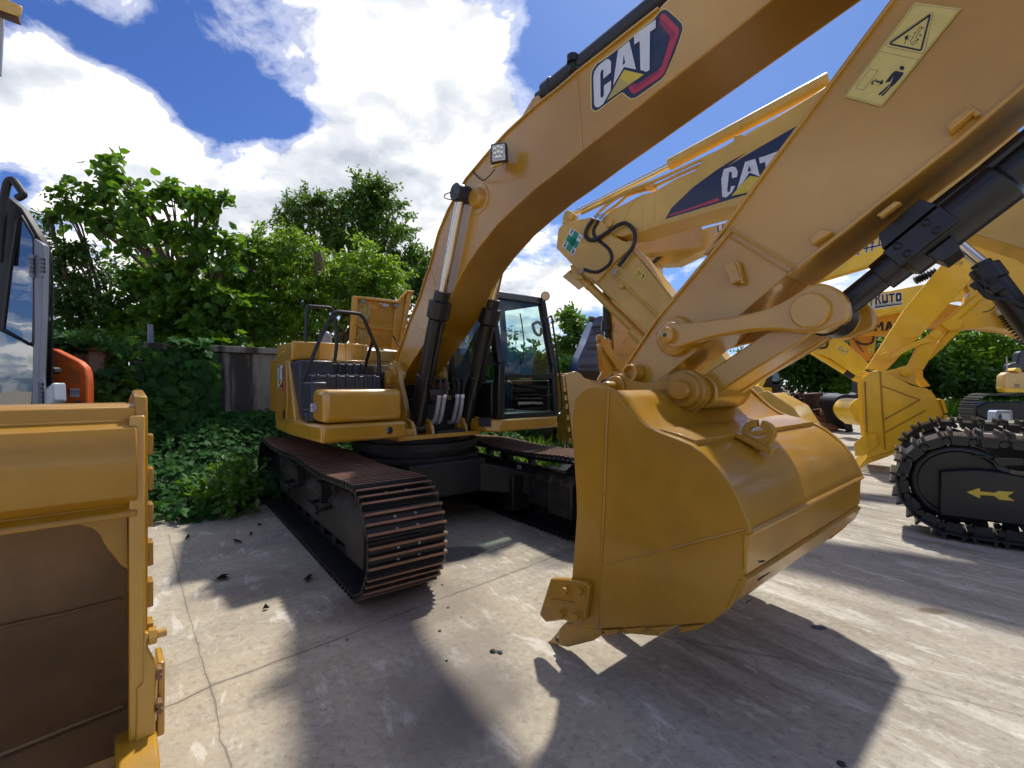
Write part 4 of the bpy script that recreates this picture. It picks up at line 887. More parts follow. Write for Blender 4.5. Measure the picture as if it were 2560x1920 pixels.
# ------------------------------------------------------------------ ground
def vnoise2(x,y,s):
    return .5+.25*(math.sin(x*s+1.3)+math.sin(y*s*1.17+.4)+math.sin((x+y)*s*.61+2.1)+math.sin((x-y*1.3)*s*.83))/2
m,t,b=newmat('weathered_concrete'); p=pos(t)
def dirmap(ang,sx_,sy_): return t.mapping(p,(sx_,sy_,1),(0,0,-R(ang)))
hdg=math.degrees(M.rot); lat=hdg+90
big=t.noise(p,.35,4,.6); mid=t.noise(p,1.6,8,.68); fine=t.noise(p,24,6,.7); grit=t.noise(p,150,2,.6)
rotp=lambda ang:t.mapping(p,(1,1,1),(0,0,-R(ang)))
stA=t.noise(t.mapping(rotp(hdg-6),(.5,4.6,1)),1.0,8,.70,.35); stB=t.noise(t.mapping(rotp(lat),(.6,7,1)),1.2,5,.66,.3)
sxp=t.new('ShaderNodeSeparateXYZ'); t.l.new(p,sxp.inputs[0])
side=t.maprange(t.math('ADD',sxp.outputs[0],t.math('MULTIPLY',big,1.2)),.7,1.6)
st=t.math('ADD',t.math('MULTIPLY',stA,side),t.math('MULTIPLY',stB,t.math('SUBTRACT',1.0,side)))
base=t.mix(side,(.45,.388,.285),(.42,.375,.30))
base=t.mix(t.math('MULTIPLY',t.maprange(mid,.35,.7),.55),base,(.30,.275,.235))
stk=t.math('MULTIPLY',t.math('ADD',t.math('MULTIPLY',side,.62),.20),t.maprange(t.noise(p,.8,3,.5),.35,.62,.12,1.0))
base=t.mix(t.math('MULTIPLY',t.maprange(st,.46,.66),stk),base,(.66,.62,.54))
base=t.mix(t.math('MULTIPLY',t.maprange(st,.50,.34),stk),base,(.25,.22,.17))
base=t.mix(t.math('MULTIPLY',t.maprange(fine,.52,.72),.5),base,(.60,.58,.53))
base=t.mix(t.math('MULTIPLY',t.maprange(fine,.48,.32),.50),base,(.15,.13,.105)); dirt=t.noise(t.mapping(p,(1,1,1),loc=(3,9,0)),.9,9,.72,.6); base=t.mix(t.math('MULTIPLY',t.maprange(dirt,.48,.68),.42),base,(.20,.175,.14))
spall=t.noise(t.mapping(rotp(hdg-6),(1.1,3.2,1)),2.1,9,.74,.4)
base=t.mix(t.math('MULTIPLY',t.maprange(spall,.55,.63),.55),base,(.70,.67,.60)); base=t.mix(t.math('MULTIPLY',t.maprange(spall,.45,.37),.4),base,(.26,.23,.185))
base=t.mix(t.math('MULTIPLY',t.maprange(t.noise(p,3.3,6,.7,.5),.60,.72),.5),base,(.17,.15,.13))
base=t.mix(t.math('MULTIPLY',t.maprange(t.noise(t.mapping(p,(1,1,1),loc=(7,3,0)),2.2,7,.72,.3),.60,.70),.20),base,(.62,.61,.58))
# darker oily and brown stains
def spot(q,rx,ry,ang,colr,k,soft=.45):
    global base
    c=gnd(q); mp=t.mapping(p,(1,1,1),(0,0,0),(-c[0],-c[1],0)); mp=t.mapping(mp,(1,1,1),(0,0,-R(ang))); mp=t.mapping(mp,(1/rx,1/ry,0))
    ln=t.new('ShaderNodeVectorMath',operation='LENGTH'); t.l.new(mp,ln.inputs[0])
    d_=t.math('ADD',ln.outputs['Value'],t.math('MULTIPLY',t.math('SUBTRACT',mid,.5),1.4))
    base=t.mix(t.math('MULTIPLY',t.maprange(d_,1+soft,1-soft),k),base,colr)
spot((1130,1385),.30,.20,20,(.10,.10,.10),.8,.12); spot((1420,1395),.45,.22,30,(.13,.12,.11),.55,.3); spot((1050,1510),.5,.5,0,(.16,.13,.11),.5); spot((930,1500),.42,.25,40,(.17,.125,.10),.6)
spot((1130,1660),.5,.28,60,(.17,.15,.13),.55); spot((1200,1740),.35,.22,60,(.15,.13,.115),.6); spot((2330,1528),.11,.055,0,(.20,.15,.08),.8,.3); spot((2047,1569),.05,.03,0,(.06,.09,.13),.9,.15); spot((1240,1630),.03,.02,0,(.05,.06,.06),.9,.1)
spot((1150,1800),.35,.25,40,(.16,.14,.12),.6); spot((700,1460),.6,.3,45,(.23,.19,.15),.35)
# cracks and joints: polylines on the ground
def crack(pts,wd,k,colr=(.07,.06,.05)):
    global base
    G_=[gnd(q) for q in pts]; d_=None
    wob=t.new('ShaderNodeVectorMath',operation='ADD'); nz=t.new('ShaderNodeTexNoise'); t.l.new(p,nz.inputs['Vector']); nz.inputs['Scale'].default_value=7; nz.inputs['Detail'].default_value=6
    sc_=t.new('ShaderNodeVectorMath',operation='MULTIPLY_ADD'); t.l.new(nz.outputs['Color'],sc_.inputs[0]); sc_.inputs[1].default_value=(.024,.024,0); t.l.new(p,sc_.inputs[2])
    sb=t.new('ShaderNodeVectorMath',operation='SUBTRACT'); t.l.new(sc_.outputs[0],sb.inputs[0]); sb.inputs[1].default_value=(.012,.012,0); P_=sb.outputs[0]
    for a,b_ in zip(G_,G_[1:]):
        ang=math.atan2(b_[1]-a[1],b_[0]-a[0]); L=math.hypot(b_[0]-a[0],b_[1]-a[1])
        mp=t.mapping(P_,(1,1,1),(0,0,0),(-a[0],-a[1],0)); mp=t.mapping(mp,(1,1,1),(0,0,-ang)); s_=t.new('ShaderNodeSeparateXYZ'); t.l.new(mp,s_.inputs[0])
        ex=t.math('MAXIMUM',t.math('SUBTRACT',t.math('ABSOLUTE',t.math('SUBTRACT',s_.outputs[0],L/2)),L/2),0.0)
        q=t.math('SQRT',t.math('ADD',t.math('POWER',ex,2.0),t.math('POWER',s_.outputs[1],2.0)))
        d_=q if d_ is None else t.math('MINIMUM',d_,q)
    wv=t.math('MULTIPLY',t.maprange(t.noise(p,2.5,4,.7),.3,.7,.25,1.4),wd)
    f_=t.math('MULTIPLY',t.maprange(t.math('DIVIDE',d_,wv),1.3,.4),k)
    f2=t.math('MULTIPLY',t.maprange(t.math('DIVIDE',d_,wv),7,0.0),.28)
    base=t.mix(f2,base,(.22,.20,.17)); base=t.mix(f_,base,colr); return f_
zF=zf(300,1220,2.011)
c1=crack(zF.s((150,1130),(300,1075),(480,985),(720,900),(900,830),(1120,750),(1400,635),(1600,560),(1800,490),(2212,335)),.007,.6)
c2=crack(zF.s((245,235),(295,440),(345,640),(400,830),(445,975),(480,1100),(500,1250),(560,1408)),.005,.4)
c3=crack(zI.s((0,1150),(900,1250),(1936,1420)),.006,.4); c4=crack([(1500,1560),(2000,1655),(2560,1790)],.006,.4); c5=crack([(2100,1330),(2560,1420)],.005,.4)
t.put(b.inputs['Base Color'],base); b.inputs['Roughness'].default_value=.85; b.inputs['Specular IOR Level'].default_value=.25
hgt=t.math('ADD',t.math('MULTIPLY',fine,.6),t.math('ADD',t.math('MULTIPLY',st,.9),t.math('MULTIPLY',grit,.35)))
hgt=t.math('SUBTRACT',hgt,t.math('MULTIPLY',t.math('MAXIMUM',c1,c2),1.5))
t.put(b.inputs['Normal'],t.bump(hgt,.55,.012)); CONC=m
g=MB(); g.poly([(-300,-80,0),(300,-80,0),(300,1500,0),(-300,1500,0)]); tag(g.build('ground',CONC),kind='structure')
m,t,b=newmat('gravel_soil'); p=pos(t); n=t.noise(p,3,8,.75); n2=t.noise(p,30,3,.6)
t.put(b.inputs['Base Color'],t.mix(t.maprange(n,.35,.65),t.mix(t.maprange(n2,.4,.6),(.20,.18,.15),(.42,.40,.36)),(.12,.17,.05))); b.inputs['Roughness'].default_value=.95; t.put(b.inputs['Normal'],t.bump(n2,.8,.05)); GRAV=m
g=MB(); g.poly([(10,22.5,.004),(60,17,.004),(90,80,.004),(4,80,.004),(6,30,.004)]); tag(g.build('gravel',GRAV),kind='structure')

# ------------------------------------------------------------------ foliage
rng=np.random.default_rng(11)
def leafmat(name,c1,c2,trans=.35,tc=(.30,.45,.04),rough=.45,spec=.35):
    m=bpy.data.materials.new(name); m.use_nodes=True; t=NT(m.node_tree); b=t.n['Principled BSDF']
    geo=t.new('ShaderNodeNewGeometry'); rnd=geo.outputs['Random Per Island']; n=t.noise(geo.outputs['Position'],.9,1,.5)
    f=t.math('ADD',t.math('MULTIPLY',rnd,.55),t.math('MULTIPLY',t.maprange(n,.3,.7),.45))
    c=t.ramp(f,[(0,c1),(.6,c2),(.93,tuple(min(1,x*1.35) for x in c2)),(1,(c2[0]*2.6,c2[1]*1.5,c2[2]))])
    t.put(b.inputs['Base Color'],c); b.inputs['Roughness'].default_value=rough; b.inputs['Specular IOR Level'].default_value=spec
    tr=t.new('ShaderNodeBsdfTranslucent'); t.put(tr.inputs[0],t.mix(t.math('MULTIPLY',rnd,.6),tc,tuple(x*.6 for x in tc)))
    mx=t.new('ShaderNodeMixShader'); mx.inputs[0].default_value=trans; t.l.new(b.outputs[0],mx.inputs[1]); t.l.new(tr.outputs[0],mx.inputs[2]); t.l.new(mx.outputs[0],t.n['Material Output'].inputs[0])
    return m
LF_DARK=leafmat('leaf_dark',(.014,.046,.011),(.042,.105,.017),.30,(.18,.36,.025))
LF_MID=leafmat('leaf_mid',(.022,.072,.012),(.070,.165,.020),.36,(.24,.46,.024))
LF_BRI=leafmat('leaf_bright',(.055,.135,.012),(.13,.26,.020),.42,(.38,.60,.03))
LF_IVY=leafmat('leaf_ivy',(.010,.042,.012),(.034,.105,.022),.22,(.12,.30,.03),.6,.12)
LF_CAM=leafmat('leaf_camphor',(.020,.060,.012),(.058,.135,.018),.34,(.24,.42,.03))
LF_FAR=leafmat('leaf_far',(.030,.085,.010),(.095,.20,.015),.38,(.28,.48,.025),.6,.2)
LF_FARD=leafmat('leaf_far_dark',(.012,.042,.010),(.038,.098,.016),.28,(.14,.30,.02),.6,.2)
LF_PALE=leafmat('leaf_pale',(.20,.25,.07),(.34,.38,.13),.4,(.5,.55,.2),.6,.2)
LF_GRASS=leafmat('grass_blade',(.04,.11,.015),(.12,.26,.03),.35,(.3,.5,.05),.6,.2)
m,t,b=newmat('bark'); p=objc(t); n=t.noise(t.mapping(p,(9,9,1.6)),2,8,.7); t.put(b.inputs['Base Color'],t.ramp(n,[(.3,(.05,.037,.025)),(.7,(.20,.15,.10))])); b.inputs['Roughness'].default_value=.95; t.put(b.inputs['Normal'],t.bump(n,.8,.05)); BARK=m
SHAPES={ # half outline (along, across) from base to tip
 'heart':[(0,0),(-.06,.22),(.12,.42),(.42,.46),(.72,.26),(1,0)],
 'oval':[(0,0),(.22,.19),(.5,.25),(.78,.15),(1,0)],
 'lobed':[(0,0),(-.18,.30),(.06,.30),(.12,.62),(.36,.34),(.52,.52),(.66,.24),(1,0)],
 'dia':[(0,0),(.45,.30),(1,0)]}
def leafmesh(name, P, A, N, S, shape, mat, parent=None, fold=.22, droop=.18):
    P=np.asarray(P,float);A=np.asarray(A,float);N=np.asarray(N,float);S=np.asarray(S,float)
    A/=np.linalg.norm(A,axis=1,keepdims=True)+1e-9; N=N-A*(N*A).sum(1,keepdims=True); N/=np.linalg.norm(N,axis=1,keepdims=True)+1e-9; B=np.cross(N,A)
    h=SHAPES[shape]; k=len(h); vs=[]; n=len(P)
    mid=[h[0],h[-1]]
    pts=[(a,c,1) for a,c in h]+[(a,c,-1) for a,c in h[1:-1]]
    for a,c,s in pts:
        vs.append(P+S[:,None]*(A*a+B*(c*s)+N*(fold*c-droop*a*a)))
    V=np.stack(vs,1).reshape(-1,3); nv=len(pts)
    f1=list(range(k)); f2=[0]+[k+i for i in range(k-2)]+[k-1]; f2=f2[::-1]
    me=bpy.data.meshes.new(name); me.vertices.add(len(V)); me.vertices.foreach_set('co',V.astype(np.float32).ravel())
    lp=np.array(f1+f2); L=(np.arange(n)[:,None]*nv+lp[None]).ravel()
    me.loops.add(len(L)); me.loops.foreach_set('vertex_index',L.astype(np.int32)); me.polygons.add(2*n)
    st=(np.arange(2*n)*k).astype(np.int32); me.polygons.foreach_set('loop_start',st); me.polygons.foreach_set('loop_total',np.full(2*n,k,np.int32))
    me.materials.append(mat); me.update(calc_edges=True); me.validate()
    o=bpy.data.objects.new(name,me); col.objects.link(o)
    if parent is not None: o.parent=parent
    return o
def rdir(n):
    v=rng.normal(size=(n,3)); return v/np.linalg.norm(v,axis=1,keepdims=True)
def crown_pts(blobs, per, size, up=.7, hang=.35, spread=1.0, shell=.55):
    P=[];A=[];N=[];S=[]
    for (c,r,nt) in blobs:
        c=np.array(c);r=np.array(r); nt=int(nt)
        d=rdir(nt); rad=shell+(1-shell)*rng.random(nt)**.6
        # uneven outline: push some directions in and out
        wob=1+.22*np.sin(d[:,0]*5+c[0]*3)+.18*np.sin(d[:,2]*7+d[:,1]*4+c[2]*5)
        tw=c+d*r*(rad*wob)[:,None]
        for i in range(nt):
            m_=max(3,int(per*(.6+.8*rng.random())))
            out=d[i]*np.array([1,1,.6])+np.array([0,0,.15]); out/=np.linalg.norm(out)+1e-9
            tpos=np.linspace(0,1,m_)[:,None]
            L=size*per*.16*spread
            base=tw[i]+out*L*(tpos-.5)+np.array([0,0,-.25*L])*tpos**2+rng.normal(size=(m_,3))*size*.35*spread
            ax=out+rng.normal(size=(m_,3))*.75+np.array([0,0,-hang]); nn=np.array([0,0,up])+rng.normal(size=(m_,3))*.45+d[i]*.3
            P.append(base);A.append(ax);N.append(nn);S.append(size*(.65+.6*rng.random(m_)))
    return np.concatenate(P),np.concatenate(A),np.concatenate(N),np.concatenate(S)
def pb(u,v,ru,rv,D,n,rd=None): return (at(zW(u,v),D),(ru/1022*D,(rd if rd else (ru+rv)/2/1022*D),rv/1022*D),n)
def tree(name,label,base,blobs,size,per,mat,shape='oval',group=None,trunk=.16,limbs=True,**kw):
    r_=wroot(name,(base[0],base[1],0),label,'tree',group)
    rel=[((c[0]-base[0],c[1]-base[1],c[2]),r,n) for c,r,n in blobs]
    P,A,N,S=crown_pts(rel,per,size,**kw); leafmesh('crown',P,A,N,S,shape,mat,r_)
    g=MB(); zc=min(c[2] for c,r,n in rel); cx=np.mean([c[0] for c,r,n in rel]); cy=np.mean([c[1] for c,r,n in rel])
    top=max(rel,key=lambda q:q[0][2])[0]
    fork=(cx*.35,cy*.35,max(.8,zc*.75))
    g.tube([(0,0,-.1),(fork[0]*.4,fork[1]*.4,fork[2]*.5),fork],[trunk,trunk*.72],10,4)
    for c,r,n in rel:
        mid_=((fork[0]+c[0])/2+random.uniform(-.2,.2),(fork[1]+c[1])/2+random.uniform(-.2,.2),(fork[2]+c[2])/2+.2)
        g.tube([fork,mid_,c],[trunk*.5,trunk*.12],7,4)
        for k in range(4):
            d=rdir(1)[0]; e=(c[0]+d[0]*r[0]*.8,c[1]+d[1]*r[1]*.8,c[2]+d[2]*r[2]*.8); g.tube([mid_,((mid_[0]+e[0])/2,(mid_[1]+e[1])/2,(mid_[2]+e[2])/2+.1),e],[trunk*.18,trunk*.05],5,3)
    g.build('trunk',BARK,r_); return r_
# big-leaved trees behind the wall at the left
tree('broadleaf_tree','tall open tree with big heart-shaped leaves against the clouds behind the wall at the left',(-6.6,10.6),
  [pb(232,345,18,16,9.6,5),pb(245,378,34,18,9.6,9),pb(205,418,44,22,9.7,14),pb(155,452,34,20,9.8,9),pb(290,425,26,18,9.6,8),pb(345,412,36,14,9.5,10),pb(405,432,34,16,9.4,9),pb(458,452,28,16,9.3,8),pb(478,424,20,9,9.3,4),pb(425,505,42,20,9.4,11),pb(492,518,26,11,9.3,6),pb(355,495,36,20,9.5,10),pb(295,500,40,22,9.7,12),pb(430,562,34,18,9.3,9),pb(350,578,28,16,9.4,7),pb(230,480,44,24,9.9,14),pb(495,560,16,14,9.3,4)],
  .155,14,LF_MID,'heart',trunk=.13,hang=.5,up=1.0,spread=1.35)
tree('compound_leaf_tree','dark feathery tree with rows of small leaflets beside the grey cab',(-8.0,10.0),
  [pb(140,425,14,26,9.6,6),pb(112,470,24,22,9.6,9),pb(150,530,44,26,9.6,26),pb(115,560,40,36,9.7,30),pb(205,575,54,34,9.9,36),pb(150,640,60,50,9.8,76),pb(235,640,60,48,9.9,70),pb(165,705,58,50,9.7,74),pb(240,690,60,44,9.8,70),pb(60,480,40,40,10.2,26),pb(40,590,50,70,10.2,46),pb(290,630,34,36,10,22)],
  .095,24,LF_DARK,'oval',trunk=.12,hang=.3,up=1.2)
tree('paper_mulberry_tree','leafy shade tree with dull green leaves hanging over the middle of the wall',(-5.6,10.2),
  [pb(310,610,44,28,9.8,18),pb(375,630,60,36,9.7,34),pb(445,645,56,40,9.6,38),pb(505,665,46,44,9.7,34),pb(335,700,70,38,9.8,40),pb(400,680,60,40,10.2,34),pb(425,715,60,28,9.6,24),pb(495,728,50,26,9.6,18),pb(560,705,40,34,9.9,18),pb(350,748,50,16,8.9,16),pb(270,745,50,22,8.9,20),pb(440,745,46,14,9.0,12),pb(190,755,50,30,8.6,26),pb(520,748,40,12,9.2,8)],
  .145,16,LF_MID,'lobed',trunk=.11,hang=.45,up=.9)
tree('sunlit_tree','pale yellow-green sunlit tree glimpsed between the dark trees at the left',(-9.5,15.5),
  [pb(330,600,60,44,15,40),pb(300,680,80,50,15,60),pb(380,670,60,50,15,44),pb(250,710,70,40,15,50)],.2,13,LF_BRI,'oval',trunk=.15)
tree('willow_tree','faint pale drooping tree far behind the leaves at the left',(-12.5,21),
  [pb(375,540,46,40,20,50),pb(345,600,50,50,20,50),pb(420,600,40,50,20,44)],.2,8,LF_PALE,'oval',trunk=.15,hang=1.6)
# camphor trees in the middle
tree('camphor_tree','bright green bushy camphor tree with a broken trunk, just behind the engine hood',(-4.1,11.6),
  [pb(535,560,44,44,11.2,70),pb(500,610,36,46,11.0,60),pb(560,530,44,36,11.2,70),pb(520,590,50,44,11,80),pb(640,545,60,52,11.2,130),pb(600,610,60,50,10.9,110),pb(690,600,50,48,10.8,90),pb(660,650,70,50,10.6,110),pb(790,580,62,54,11,120),pb(820,620,44,44,10.8,70),pb(760,640,60,40,10.7,70),pb(580,690,70,50,10.6,80),pb(660,710,70,44,10.4,80),pb(510,650,44,40,10.9,50),pb(850,600,30,44,11.2,40)],
  .105,20,LF_BRI,'oval',trunk=.22,hang=.9,up=.6,shell=.5)
tree('camphor_tree','tall dark green camphor tree rising highest against the clouds behind the brighter one',(-5.0,15.5),
  [pb(790,430,56,44,14.5,120),pb(840,470,44,50,14.5,90),pb(760,480,60,50,14.6,120),pb(670,460,55,44,14.6,110),pb(630,490,34,44,14.6,60),pb(720,520,80,40,14.3,110),pb(850,540,50,50,14.2,90),pb(880,590,36,60,14.2,70),pb(820,400,26,20,14.5,30),pb(900,560,20,26,14,24),pb(690,430,24,18,14.5,24)],
  .12,22,LF_CAM,'oval',trunk=.25,hang=.7,up=.7,shell=.5)
g=MB(); a=at(zW(688,560),10.3); g.tube([(a[0]+.02,a[1]+.2,a[2]-.5),(a[0],a[1]+.05,a[2]-.2),a,(a[0]-.02,a[1],a[2]+.14)],[.13,.08],9,3); 
o=g.build('snag',BARK); tag(o,'broken grey stub of trunk sticking out of the bright green tree','tree stump')
tree('broadleaf_tree','round green tree between the cab and the grey-blue louvred hood',(1.9,18.5),
  [pb(1235,690,26,26,17,60),pb(1240,740,36,34,17,90),pb(1250,790,50,30,17,90),pb(1225,770,30,40,17,70),pb(1290,760,40,40,17.5,60)],.17,14,LF_MID,'oval',trunk=.16)
tree('roadside_tree','low dark tree seen through the gap left of the cab',(-1.7,14),
  [pb(915,600,30,40,13,60),pb(930,680,40,60,13,60),pb(1000,720,50,60,13,60),pb(1060,740,60,40,13.4,50)],.16,14,LF_DARK,'oval',trunk=.14)
# far tree line at the right
FT=[('yellow-green tree behind the arched boom, left of the far excavator',(27.5,29),[pb(2010,770,80,50,29,150),pb(2080,740,70,50,29,150),pb(2060,800,90,40,28.5,120)],LF_FAR),
    ('tall bright tree at the right edge above the far excavator',(34,31),[pb(2160,740,80,60,30,170),pb(2240,760,80,80,30,150),pb(2180,800,80,50,29.5,120),pb(2110,800,60,50,29.5,90)],LF_FAR),
    ('dark shady tree at the foot of the far trees, right of the yellow bucket',(23.5,27.5),[pb(1990,800,60,50,27.5,110),pb(2060,825,70,34,27.3,110),pb(1960,760,60,60,28,100)],LF_FARD),
    ('dark green tree behind the rusty scrap pile',(17,27),[pb(1740,800,70,54,27,170),pb(1800,770,60,50,27,140),pb(1690,760,60,60,27.5,120),pb(1830,815,50,40,26.6,90)],LF_FARD),
    ('lighter green shrubby tree right of the dark one behind the scrap pile',(19.5,26),[pb(1830,830,44,30,25.5,90),pb(1870,800,60,50,26,120),pb(1900,750,50,50,26.5,80)],LF_FAR),
    ('dark tree at the right edge of the frame under the boom',(33,27.5),[pb(2130,830,60,30,27,80),pb(2190,840,70,30,27,90),pb(2260,800,60,60,27,60)],LF_FARD)]
for lb_,bs,bl,mt in FT: tree('far_tree',lb_,bs,bl,.34,13,mt,'oval','trees along the far edge of the yard',trunk=.3)
# background wood behind the wall: one mass of leaves low along the horizon
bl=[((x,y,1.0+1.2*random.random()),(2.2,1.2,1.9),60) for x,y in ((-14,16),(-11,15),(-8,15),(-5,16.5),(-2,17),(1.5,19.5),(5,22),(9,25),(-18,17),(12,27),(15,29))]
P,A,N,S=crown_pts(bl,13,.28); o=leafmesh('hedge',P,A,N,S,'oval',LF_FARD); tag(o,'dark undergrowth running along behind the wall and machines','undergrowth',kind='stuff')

# ------------------------------------------------------------------ wall, ivy
m,t,b=newmat('stained_concrete_wall'); p=pos(t); n=t.noise(p,1.4,6,.65); v=t.noise(t.mapping(p,(2.6,2.6,.22)),1.6,5,.6); f=t.noise(p,26,4,.6)
c=t.mix(t.maprange(n,.35,.65),(.25,.24,.215),(.16,.152,.135)); c=t.mix(t.math('MULTIPLY',t.maprange(v,.47,.62),.9),c,(.022,.021,.018)); c=t.mix(t.math('MULTIPLY',t.maprange(v,.42,.30),.5),c,(.36,.34,.31)); c=t.mix(t.math('MULTIPLY',t.maprange(f,.55,.7),.3),c,(.10,.10,.08))
t.put(b.inputs['Base Color'],c); b.inputs['Roughness'].default_value=.93; t.put(b.inputs['Normal'],t.bump(f,.5,.02)); WALLM=m
WF=Fr(-4.2,9.5,41.2)   # local y runs along the wall, x out of it
wl_=root('wall',WF,'grey concrete panel wall streaked with black stains, half buried in creeper','wall')
g=MB()
for k in range(-5,8):
    y0=-.3+k*2.4; zt=2.34+(.05 if k%2 else 0)
    g.box(-.14,.0,y0+.02,y0+2.38,0,zt-.12)
g.build('panel',WALLM,wl_,bevel=.012)
g=MB()
for k in range(-5,8):
    y0=-.3+k*2.4; g.box(-.2,.06,y0,y0+.16,0,2.22)
g.build('pier',WALLM,wl_,bevel=.012)
g=MB()
for k in range(-5,8):
    y0=-.3+k*2.4; zt=2.34+(.05 if k%2 else 0); g.box(-.20,.07,y0+.0,y0+2.39,zt-.115,zt)
g.build('coping',WALLM,wl_,bevel=.012)
q=at(zV(918,1330),8.35); g=MB(); g.cyl((0,0,0),(0,0,2.75),.05,.045,10); po=g.build('wall_post',GREY); po.location=(q[0],q[1],0); tag(po,'slim dark post standing in front of the wall','post')
def wloc(x,y): return WF.wor(x,y,0)
def ivyh(x,y):  # height of the creeper over ground at distance x from the wall
    k=min(1,max(0,(2.75-x)/2.6)); left=min(1,max(0,(-2.3-y)/1.5))
    return .08+(k**1.5)*(.92+.75*left)*(.8+.4*vnoise2(x,y,3.1))+.10*vnoise2(x,y,9)
P=[];A=[];N=[];S=[]
n_=27000
for i in range(n_):
    y=-7+rng.random()*11.5; x=.05+rng.random()*(2.62+.25*math.sin(y*2.3)+.18*math.sin(y*5.1))
    if rng.random()<.25: x=rng.random()*.5
    h=ivyh(x,y)*(1 if rng.random()<.75 else rng.random()**.5)
    e=.06; gx=(ivyh(x+e,y)-ivyh(x-e,y))/(2*e); gy=(ivyh(x,y+e)-ivyh(x,y-e))/(2*e)
    w=WF.wor(x,y,0); P.append((w[0],w[1],max(.02,h+rng.normal()*.05)))
    nx=-gx; ny=-gy; nw=(nx*WF.d[0]+ny*WF.l[0], nx*WF.d[1]+ny*WF.l[1], .8); N.append((nw[0]+rng.normal()*.35,nw[1]+rng.normal()*.35,nw[2]))
    A.append((WF.d[0]*.6+rng.normal()*.7,WF.d[1]*.6+rng.normal()*.7,-.5+rng.normal()*.3)); S.append(.055+.055*rng.random())
# creeper hanging over the wall at its left half
for i in range(4200):
    y=-6.5+rng.random()*5.6; z=1.0+1.45*rng.random()
    if y>-3.2 and rng.random()<(y+3.2)/.9: continue
    if vnoise2(y,z,4.2)<.42: continue
    w=WF.wor(.05+.28*rng.random(),y,z); P.append(w); N.append((WF.d[0]+rng.normal()*.3,WF.d[1]+rng.normal()*.3,.35)); A.append((rng.normal()*.5,rng.normal()*.3,-.9)); S.append(.09+.08*rng.random())
for i in range(3800):   # hedge-like creeper over the wall behind the cab
    y=2.4+rng.random()*6.5; z=.1+2.5*rng.random(); w=WF.wor(.05+.35*rng.random(),y,z); P.append(w); N.append((WF.d[0]+rng.normal()*.3,WF.d[1]+rng.normal()*.3,.35)); A.append((rng.normal()*.5,rng.normal()*.3,-.9)); S.append(.11+.10*rng.random())
for i in range(900):   # a curtain beside the stained panel
    y=-2.5+rng.random()*1.0; z=.9+1.35*rng.random()
    if rng.random()<.6*(y+2.5): continue
    w=WF.wor(.06+.2*rng.random(),y,z); P.append(w); N.append((WF.d[0]+rng.normal()*.3,WF.d[1]+rng.normal()*.3,.35)); A.append((rng.normal()*.5,rng.normal()*.3,-.9)); S.append(.09+.08*rng.random())
for i in range(1500):   # straggling over the coping
    y=-4.6+4.4*rng.random()
    if vnoise2(y,1.7,5.3)<.47+.05*(y>-1.4): continue
    w=WF.wor(-.15+.35*rng.random(),y,2.22+.28*rng.random()**1.5); P.append(w); N.append((WF.d[0]*.4+rng.normal()*.4,WF.d[1]*.4+rng.normal()*.4,.8)); A.append((WF.d[0]+rng.normal()*.6,WF.d[1]+rng.normal()*.6,-.5)); S.append(.08+.08*rng.random())
o=leafmesh('creeper',P,A,N,S,'lobed',LF_IVY,fold=.12,droop=.15); tag(o,'dense green creeper smothering the ground and the foot of the wall','creeper',kind='stuff')
# dark soil mound under the creeper
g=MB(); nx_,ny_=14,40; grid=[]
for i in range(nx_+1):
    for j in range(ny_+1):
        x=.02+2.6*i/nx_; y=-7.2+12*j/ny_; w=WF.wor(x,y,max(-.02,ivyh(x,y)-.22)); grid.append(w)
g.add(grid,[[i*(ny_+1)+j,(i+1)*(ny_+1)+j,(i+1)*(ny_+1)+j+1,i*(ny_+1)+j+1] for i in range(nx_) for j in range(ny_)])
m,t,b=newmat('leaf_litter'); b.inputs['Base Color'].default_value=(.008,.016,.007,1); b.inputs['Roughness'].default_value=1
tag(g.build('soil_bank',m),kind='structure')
def bush(label,c,rad,n,size,mat,shape='oval'):
    r_=wroot('bush',(c[0],c[1],0),label,'bush'); P,A,N,S=crown_pts([((0,0,c[2]),rad,n),((rad[0]*.4,-.1,c[2]-.1),tuple(x*.7 for x in rad),n*.5)],10,size,hang=.1,up=.8,shell=.3); leafmesh('foliage',P,A,N,S,shape,mat,r_)
    g=MB()
    for k in range(7): d=rdir(1)[0]; g.tube([(d[0]*.05,d[1]*.05,0),(d[0]*.15,d[1]*.15,c[2]*.6),(d[0]*rad[0]*.7,d[1]*rad[1]*.7,c[2]+d[2]*rad[2]*.6)],[.015,.005],5,3)
    g.build('stem',BARK,r_)
q=gnd((560,1290)); bush('pale green leafy bush growing out of the creeper beside the rear of the track',(q[0]-.0,q[1]+.1,.42),(.42,.35,.34),60,.10,LF_MID)
q=at(zW(225,800),7.8); bush('leafy climbing shrub against the wall beside the orange machine',(q[0],q[1],1.55),(.9,.5,.7),110,.12,LF_MID,'lobed')
